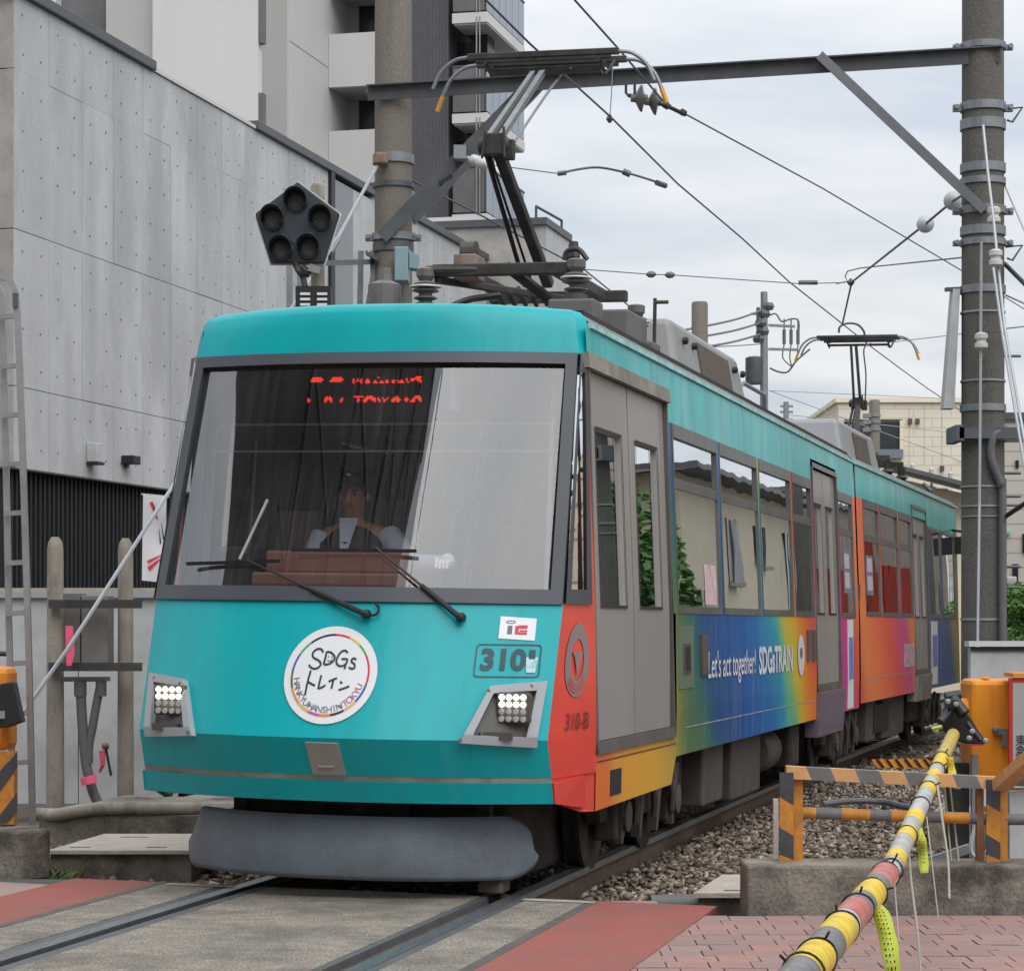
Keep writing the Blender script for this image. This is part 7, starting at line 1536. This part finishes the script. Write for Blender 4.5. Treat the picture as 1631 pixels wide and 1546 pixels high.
# fluorescent ribbons and white cords hanging from the arm
def ribbon(pts, w, lab, m_='fluor', D=None):
    b = MB(); P = catmull([tz(*p) for p in pts], 5); n = len(P); V_ = []
    for i, p in enumerate(P):
        a = .5*math.sin(i*.5); V_ += [p+Vector((-w/2*math.cos(a), -w/2*math.sin(a), 0)), p+Vector((w/2*math.cos(a), w/2*math.sin(a), 0))]
    b.add(V_, [(2*i, 2*i+1, 2*i+3, 2*i+2) for i in range(n-1)]); t = thing('warning_ribbon', lab, 'ribbon', group=None); o = b.build('tape', m_, t, smooth=True); mo = o.modifiers.new('s', 'SOLIDIFY'); mo.thickness = .002
    b = MB()
    for i in range(3, n-3):
        q = P[i]; r_ = P[i+1]-P[i]; 
        for k in range(3): b.box(q.x-w*.30+k*w*.2, q.x-w*.30+k*w*.2+w*random.uniform(.04, .10), q.y-.0125, q.y-.010, q.z-abs(r_.z)*random.uniform(.1, .28), q.z+abs(r_.z)*random.uniform(.1, .28))
    b.build('print', 'lettering', t); return t
ribbon([(1390, 1440, 8.7), (1402, 1452, 8.6), (1412, 1485, 8.5), (1420, 1530, 8.4), (1426, 1590, 8.4)], .062, 'long fluorescent yellow ribbon hanging from the near part of the gate arm')
ribbon([(1461, 1318, 11.3), (1467, 1335, 11.2), (1470, 1360, 11.2), (1472, 1390, 11.1)], .045, 'short fluorescent ribbon in the middle of the gate arm')
ribbon([(1512, 1205, 14.0), (1516, 1225, 14.0), (1518, 1243, 13.9), (1525, 1256, 13.9)], .045, 'curled dull yellow ribbon near the hinge of the gate arm', 'yellow')
for i, (pts, r_) in enumerate((([(1446, 1340, 10.6), (1452, 1410, 10.5), (1462, 1490, 10.4), (1469, 1590, 10.3)], .005), ([(1493, 1250, 12.6), (1500, 1300, 12.5), (1510, 1370, 12.4), (1512, 1430, 12.3)], .006), ([(1503, 1235, 13.5), (1508, 1290, 13.5), (1518, 1400, 13.4)], .005), ([(1511, 1235, 13.5), (1520, 1310, 13.5), (1528, 1378, 13.4)], .005), ([(1476, 1300, 11.0), (1484, 1370, 10.9), (1495, 1465, 10.8)], .003), ([(1424, 1400, 9.5), (1428, 1450, 9.4), (1432, 1500, 9.3)], .003))):
    b = MB(); b.tube(catmull([tz(*p) for p in pts], 4), r_, 6); tag(b.build('hanging_cord', 'rope'), ['thick pale cord hanging from the near part of the gate arm', 'pale cord hanging left of the other cords over the kerb', 'middle pale cord of the three hanging over the kerb', 'right pale cord of the three hanging over the kerb', 'faint thin cord hanging from the middle of the gate arm', 'faint thin cord beside the long fluorescent ribbon'][i], 'cord')
# sign on the machine
sn = thing('sign', 'grey sign with red frame and black Japanese letters on the orange machine', 'sign'); D = 16.6
p0, p1 = tz(1607, 1246, D), tz(1720, 1079, D)
b = MB(); b.box(p0.x, p1.x, D, D+.03, p0.z, p1.z); b.build('frame', 'sign_red', sn, bevel=.006)
b = MB(); q0, q1 = tz(1613, 1237, D), tz(1714, 1087, D); b.box(q0.x, q1.x, D-.004, D+.01, q0.z, q1.z); b.build('face', 'sign_grey', sn)
for ch_, y in (('東', 1180), ('急', 1197), ('電', 1214), ('鉄', 1231)):
    q = tz(1626, y, D); text_mesh(ch_, .078, lambda x, y_, q=q: (q.x+x, D-.006, q.z+y_), 'lettering', sn, bold=.001)
b = MB(); b.box(tz(1613, 0, D).x, tz(1700, 0, D).x, D-.02, D+.3, p1.z+.004, p1.z+.03); b.build('hood', 'orange', sn)
b = MB(); b.box(tz(1613, 0, D).x, tz(1700, 0, D).x, D+.1, D+.5, -.1, tz(0, 1262, D).z); b.build('sign_stand', 'panel_grey', sn)
# kerb wall
kb = thing('kerb_wall', 'stained low concrete kerb wall under the striped guard rail', 'kerb wall')
Dk = 13.15; b = MB(); x0 = tz(1190, 0, Dk).x; b.box(x0, 8.5, Dk, Dk+.42, -.3, .245); b.build('wall', 'kerb_concrete', kb, bevel=.015)
gr_ = thing('guard_rail', 'orange and black striped steel guard rail standing on the concrete kerb', 'guard rail'); Dg = 13.4
def sbar(a, c, w, h, n, off, ms, nm, slant=.03):
    a, c = Vector(a), Vector(c); 
    edges_ = [0]+[(i+off)/n for i in range(n+1) if 0 < (i+off)/n < 1]+[1]
    for i in range(len(edges_)-1):
        p, q = a.lerp(c, edges_[i]), a.lerp(c, edges_[i+1]); b = MB(); s0_ = 0 if i == 0 else slant; s1_ = 0 if i == len(edges_)-2 else slant
        v = []
        for zz, sg_ in ((-h/2, -1), (h/2, 1)):
            v += [(p.x-sg_*s0_/2, p.y-w/2, p.z+zz), (q.x-sg_*s1_/2, q.y-w/2, q.z+zz), (q.x-sg_*s1_/2, q.y+w/2, q.z+zz), (p.x-sg_*s0_/2, p.y+w/2, p.z+zz)]
        b.hexa(v); b.build(nm, ms[i % 2], gr_)
zt0, zt1 = tz(1252, 1229, Dg).z, tz(1590, 1247, Dg).z
sbar((tz(1252, 0, Dg).x, Dg, zt0), (tz(1600, 0, Dg).x, Dg, zt1), .09, .068, 9, .9, ('orange_faded', 'black_faded2'), 'top_rail_section')
p = tz(1594, 1250, Dg-.1); q = tz(1660, 1192, Dg-.9); b = MB(); b.bar(p, q, .09, .06); b.build('top_rail_section', 'orange_faded', gr_)
b = MB(); b.bar((tz(1600, 0, Dg).x, Dg+.02, tz(0, 1240, Dg).z), (tz(1700, 0, Dg).x, Dg+.02, tz(0, 1244, Dg).z), .09, .07); b.build('top_rail_section', 'black_faded', gr_)
zm0, zm1 = tz(0, 1294, Dg).z, tz(0, 1305, Dg).z
Ls = [1262, 1300, 1340, 1358, 1386, 1420, 1455, 1500, 1545, 1575, 1600, 1660]
for i in range(len(Ls)-1):
    f0, f1 = (Ls[i]-1262)/338, (Ls[i+1]-1262)/338; b = MB(); b.tube([(tz(Ls[i], 0, Dg).x, Dg+.03, zm0+(zm1-zm0)*min(1, f0)), (tz(Ls[i+1], 0, Dg).x, Dg+.03, zm0+(zm1-zm0)*min(1, f1))], .031+(.004 if i == 2 else 0), 14); b.build('middle_rail_section', 'orange_dull' if i in (0, 2, 3, 5, 7, 9) and i != 2 or i == 2 else 'black_faded2', gr_, smooth=False, auto=R(50))
for px0, px1, px2, ytop, dd in ((1240, 1262, 1279, 1229, 0), (1568, 1590, 1605, 1240, .0)):
    x0, x1, x2 = [tz(v, 0, Dg).x for v in (px0, px1, px2)]; zt = tz(0, ytop, Dg).z
    b = MB(); b.box(x1, x2, Dg-.0, Dg+.06, .24, zt); b.build('post', 'orange_dull', gr_)
    ys = [zt, zt-.125, zt-.28, .245+.02, .245] if px0 < 1300 else [zt, zt-.14, zt-.31, .30, .245]
    cut = .045
    zs_ = [(zt, zt), (zt-.13, zt-.13-cut), (zt-.29, zt-.29-cut), (.285, .255), (.245, .245)]
    for i in range(4):
        b = MB(); (a0, a1), (c0, c1) = zs_[i], zs_[i+1]
        b.hexa([(x0, Dg-.06, c0), (x1, Dg-.06, c1), (x1, Dg-.045, c1), (x0, Dg-.045, c0), (x0, Dg-.06, a0), (x1, Dg-.06, a1), (x1, Dg-.045, a1), (x0, Dg-.045, a0)]); b.build('post_plate', 'black_faded' if i % 2 == 0 else 'orange_dull', gr_)
b = MB(); b.box(tz(1556, 0, Dg).x, tz(1567, 0, Dg).x, Dg, Dg+.05, .24, tz(0, 1240, Dg).z); b.build('post', mat('rust_orange', (.28, .13, .05), .7, var=.3, scale=8), gr_)
# small white marker stake by the rail, striped board, kerb bits
b = MB(); p0, p1 = tz(1232, 1362, 13.9), tz(1240, 1272, 13.9); b.box(p0.x, p1.x, 13.9, 13.94, -.2, p1.z); tag(b.build('marker_post', mat('pinkwhite', (.50, .42, .40), .8, var=.3, scale=30)), 'slim pale marker post beside the left post of the guard rail', 'marker post')
sbd = thing('striped_board', 'small orange and black striped board lying beyond the guard rail', 'striped board'); Ds_ = 23.0
for i in range(6):
    x0 = 1388+i*15; b = MB(); P = [tz(x0, 1209, Ds_), tz(x0+15, 1209, Ds_), tz(x0+25, 1222, Ds_), tz(x0+10, 1222, Ds_)]; b.add([*P, *[p+Vector((0, .02, 0)) for p in P]], [(0, 1, 2, 3), (7, 6, 5, 4), (0, 4, 5, 1), (1, 5, 6, 2), (2, 6, 7, 3), (3, 7, 4, 0)]); b.build('stripe', 'orange', sbd)
    b = MB(); P = [tz(x0+7, 1209, Ds_-.01), tz(x0+12, 1209, Ds_-.01), tz(x0+22, 1222, Ds_-.01), tz(x0+17, 1222, Ds_-.01)]; b.add([*P, *[p+Vector((0, .01, 0)) for p in P]], [(0, 1, 2, 3), (7, 6, 5, 4), (0, 4, 5, 1), (1, 5, 6, 2), (2, 6, 7, 3), (3, 7, 4, 0)]); b.build('stripe', 'black', sbd)
tr_ = thing('trough_cover', 'small concrete cable trough with lid between the rail and the kerb wall', 'cable trough')
x0, x1 = tz(1104, 0, 13.85).x, tz(1195, 0, 13.85).x
b = MB(); b.hexa([(x0+.03, 13.9, -.3), (x1, 13.9, -.3), (x1+.1, 14.8, -.3), (x0+.28, 14.8, -.3), (x0+.03, 13.9, .0), (x1, 13.9, .0), (x1+.1, 14.8, .0), (x0+.28, 14.8, .0)]); b.build('base', 'kerb_concrete', tr_)
b = MB(); b.hexa([(x0, 13.85, .0), (x1, 13.85, .0), (x1+.1, 14.9, .0), (x0+.25, 14.9, .0), (x0, 13.85, .025), (x1, 13.85, .025), (x1+.1, 14.9, .025), (x0+.25, 14.9, .025)]); b.build('lid', 'cover_plate', tr_)
b = MB(); b.box(x0+.18, x1-.02, 13.98, 14.0, .025, .0275); b.build('lifting_slot', 'black', tr_)
b = MB(); b.box(tz(970, 0, 13.9).x, tz(1050, 0, 13.9).x, 13.85, 14.05, -.25, -.035); tag(b.build('concrete_stub', 'kerb_concrete', bevel=.02), 'mossy concrete stub lying in the ballast at the crossing edge', 'concrete stub')
b = MB(); b.tube([(tz(1035, 0, 14.1).x, 14.1, -.07), (tz(1110, 0, 14.1).x, 14.15, -.07)], .06, 12); tag(b.build('pipe', 'cable_grey', smooth=True), 'short dark pipe between the concrete stub and the cable trough', 'pipe')
b = MB(); P = [(1310, 1280, 17.2), (1360, 1275, 17.4), (1410, 1277, 17.4), (1440, 1284, 17.0), (1480, 1290, 16.6)]; b.tube(catmull([tz(*p) for p in P], 4), .022, 8); tag(b.build('cable', 'cable_grey'), 'dark cable lying on the ballast behind the guard rail', 'cable')
gt2 = thing('grating', 'ribbed grey walkway grating beyond the kerb by the gate machine', 'grating'); 
def gp(px, py): D_ = 6000/(py-996)*.93; return ((px-815)*D_/4000, D_)
q = [gp(1480, 1296), gp(1555, 1296), gp(1560, 1262), gp(1515, 1262)]
for k in range(9):
    f0, f1 = k/9+.01, (k+1)/9-.02; a = [q[0][i]+(q[1][i]-q[0][i])*f0 for i in (0, 1)]; c = [q[0][i]+(q[1][i]-q[0][i])*f1 for i in (0, 1)]; d = [q[3][i]+(q[2][i]-q[3][i])*f1 for i in (0, 1)]; e = [q[3][i]+(q[2][i]-q[3][i])*f0 for i in (0, 1)]
    b = MB(); b.hexa([(*a, .06), (*c, .06), (*d, .06), (*e, .06), (*a, .095), (*c, .095), (*d, .095), (*e, .095)]); b.build('plank', 'grate', gt2)
b = MB(); b.hexa([(q[0][0], q[0][1], -.3), (q[1][0]+1.5, q[1][1], -.3), (q[2][0]+1.5, q[2][1], -.3), (q[3][0], q[3][1], -.3), (q[0][0], q[0][1], .055), (q[1][0]+1.5, q[1][1], .055), (q[2][0]+1.5, q[2][1], .055), (q[3][0], q[3][1], .055)]); b.build('base', 'kerb_concrete', gt2)
for k in range(6):
    x = q[1][0]+.25+k*.14; b = MB(); b.box(x, x+.10, q[1][1], q[2][1], .06, .095); b.build('plank', 'grate', gt2)
b = MB(); b.bar(tz(1478, 1372, 14.3), tz(1545, 1350, 14.3), .06, .05); tag(b.build('galvanised_duct', 'galv'), 'galvanised duct leaning below the middle rail of the guard rail', 'duct')
b = MB(); b.tube(catmull([tz(1556, 1312, 13.7), tz(1548, 1335, 13.7), tz(1547, 1355, 13.7), tz(1556, 1368, 13.7)], 5), .012, 6); tag(b.build('loose_cable', 'white'), 'white looped cable beside the right post of the guard rail', 'cable')

# =================================================================== STREET SIDE OPPOSITE (right of the frame, mirrored in the tram windows)
def tramw(x, s, z=0): # point in the tram's street frame
    return Vector((-.929+x*.9675+s*.2529, 13.97-x*.2529+s*.9675, z))
def obox(name, lab, cat, x0, x1, s0, s1, z1, m, roofm='tile_roof', pitch=0):
    t = thing(name, lab, cat, tramw(x0, s0), -th0); b = MB(); b.box(0, x1-x0, 0, s1-s0, -.3, z1); b.build('wall', m, t)
    b = MB()
    if pitch: b.hexa([(-.5, -.4, z1), (x1-x0+.4, -.4, z1), (x1-x0+.4, s1-s0+.4, z1), (-.5, s1-s0+.4, z1), (-.45, (s1-s0)*.0-.35, z1+.12), (x1-x0-.8, .8, z1+pitch), (x1-x0-.8, s1-s0-.8, z1+pitch), (-.45, s1-s0+.35, z1+.12)])
    else: b.box(-.1, x1-x0+.1, -.1, s1-s0+.1, z1, z1+.12)
    b.build('roof', roofm, t); return t
oh = obox('roadside_house', 'cream rendered house with a dark tiled roof opposite the side of the tram', 'house', 6.2, 12, 29.6, 44, 4.55, 'cream_wall', pitch=.35)
for s0_, w_, z0_, z1_ in ((1.2, 1.6, 1.5, 2.5), (4.2, 1.7, 2.7, 3.9), (7.9, .25, 3.2, 3.9), (8.8, .5, 3.1, 3.9), (10.6, 1.4, .2, 2.2), (12.0, 1.6, 2.2, 3.9)):
    b = MB(); b.box(-.06, .0, s0_, s0_+w_, z0_, z1_); o = b.build('window', 'window_dark', oh); b = MB(); b.box(-.09, -.055, s0_+w_/2-.03, s0_+w_/2+.03, z0_, z1_); b.build('frame', 'galv_light', o)
    b = MB(); b.box(-.12, .0, s0_-.08, s0_+w_+.08, z0_-.1, z0_-.02); b.build('sill', 'galv', o)
ob2 = obox('roadside_house', 'brown shop building with a red front opposite the rear car', 'building', 6.4, 12, 44.5, 62, 5.0, mat('brown_wall', (.24, .20, .165), .9, var=.3, scale=1.5))
b = MB(); b.box(-.1, 0, 1, 3.0, .1, 3.9); b.box(-.1, 0, 4.4, 9, .1, 3.3); b.build('shop_front', mat('shop_red', (.28, .035, .02), .95, spec=.1, var=.3, scale=1), ob2)
ob3 = obox('brick_wall_building', 'tan brick building behind a hedge opposite the front door of the tram', 'building', 6.8, 12, 14, 29.0, 9.5, 'tan_brick')
b = MB(); b.box(-.03, .0, 6, 11.5, 6.0, 7.2); b.build('sign_panel', 'white', ob3)
for i, (s_, lab) in enumerate(((20.5, 'dense green hedge opposite the front door of the tram, nearer half'), (23.5, 'dense green hedge opposite the front door of the tram, middle'), (26.5, 'dense green hedge opposite the front door of the tram, farther half'))):
    p = tramw(6.0, s_-3.0); foliage('hedge', lab, 'hedge', p.x, p.y, 1.9, .9, 1.9, 2.2, 9000, .09, 'leaf_a' if i != 1 else 'leaf_b')
for s_ in (36, 47): 
    p = tramw(4.6, s_-3); pl_ = pole('utility_pole', 'street side concrete pole out of frame opposite the tram, %s' % ('nearer one' if s_ < 40 else 'farther one'), 'utility pole', p.x, p.y, -.3, 9, .16, .13, 'pole_grey')
# buildings behind the photographer, mirrored in the windscreen
def bb(name, lab, x0, x1, y0, y1, z1, m):
    t = thing(name, lab, 'building', (x0, y0, 0)); b = MB(); b.box(0, x1-x0, 0, y1-y0, -.3, z1); b.build('wall', m, t); b = MB(); b.box(-.1, x1-x0+.1, -.1, y1-y0+.1, z1, z1+.3); b.build('roof', 'coping', t); return t

b1 = bb('roadside_building', 'tall dark brown building behind the camera on the left, mirrored in the windscreen', -17, -9, -6, 11.4, 26, 'brown_dark')
for k in range(5):
    b = MB(); b.box(8.0, 8.12, 1.2+k*3.4, 1.32+k*3.4, 0, 26); b.build('glare_bar', 'under_grey', b1)  # thin pale bars added so that glare streaks appear in the windscreen
for k in range(7):
    b = MB(); b.box(8.0, 8.05, 1.5, 16, 3.2+k*3.2, 3.35+k*3.2); b.build('string_course', 'under_grey', b1)
b2 = bb('roadside_building', 'grey building across the street behind the camera, mirrored at the right of the windscreen', 5.5, 16, -22, -10, 19, 'tower_grey')
for k in range(5):
    for j in range(2):
        b = MB(); b.box(1.2+j*3.8, 3.6+j*3.8, 11.96, 12.03, 3+k*3.1, 4.6+k*3.1); b.build('window', 'window_dark', b2)
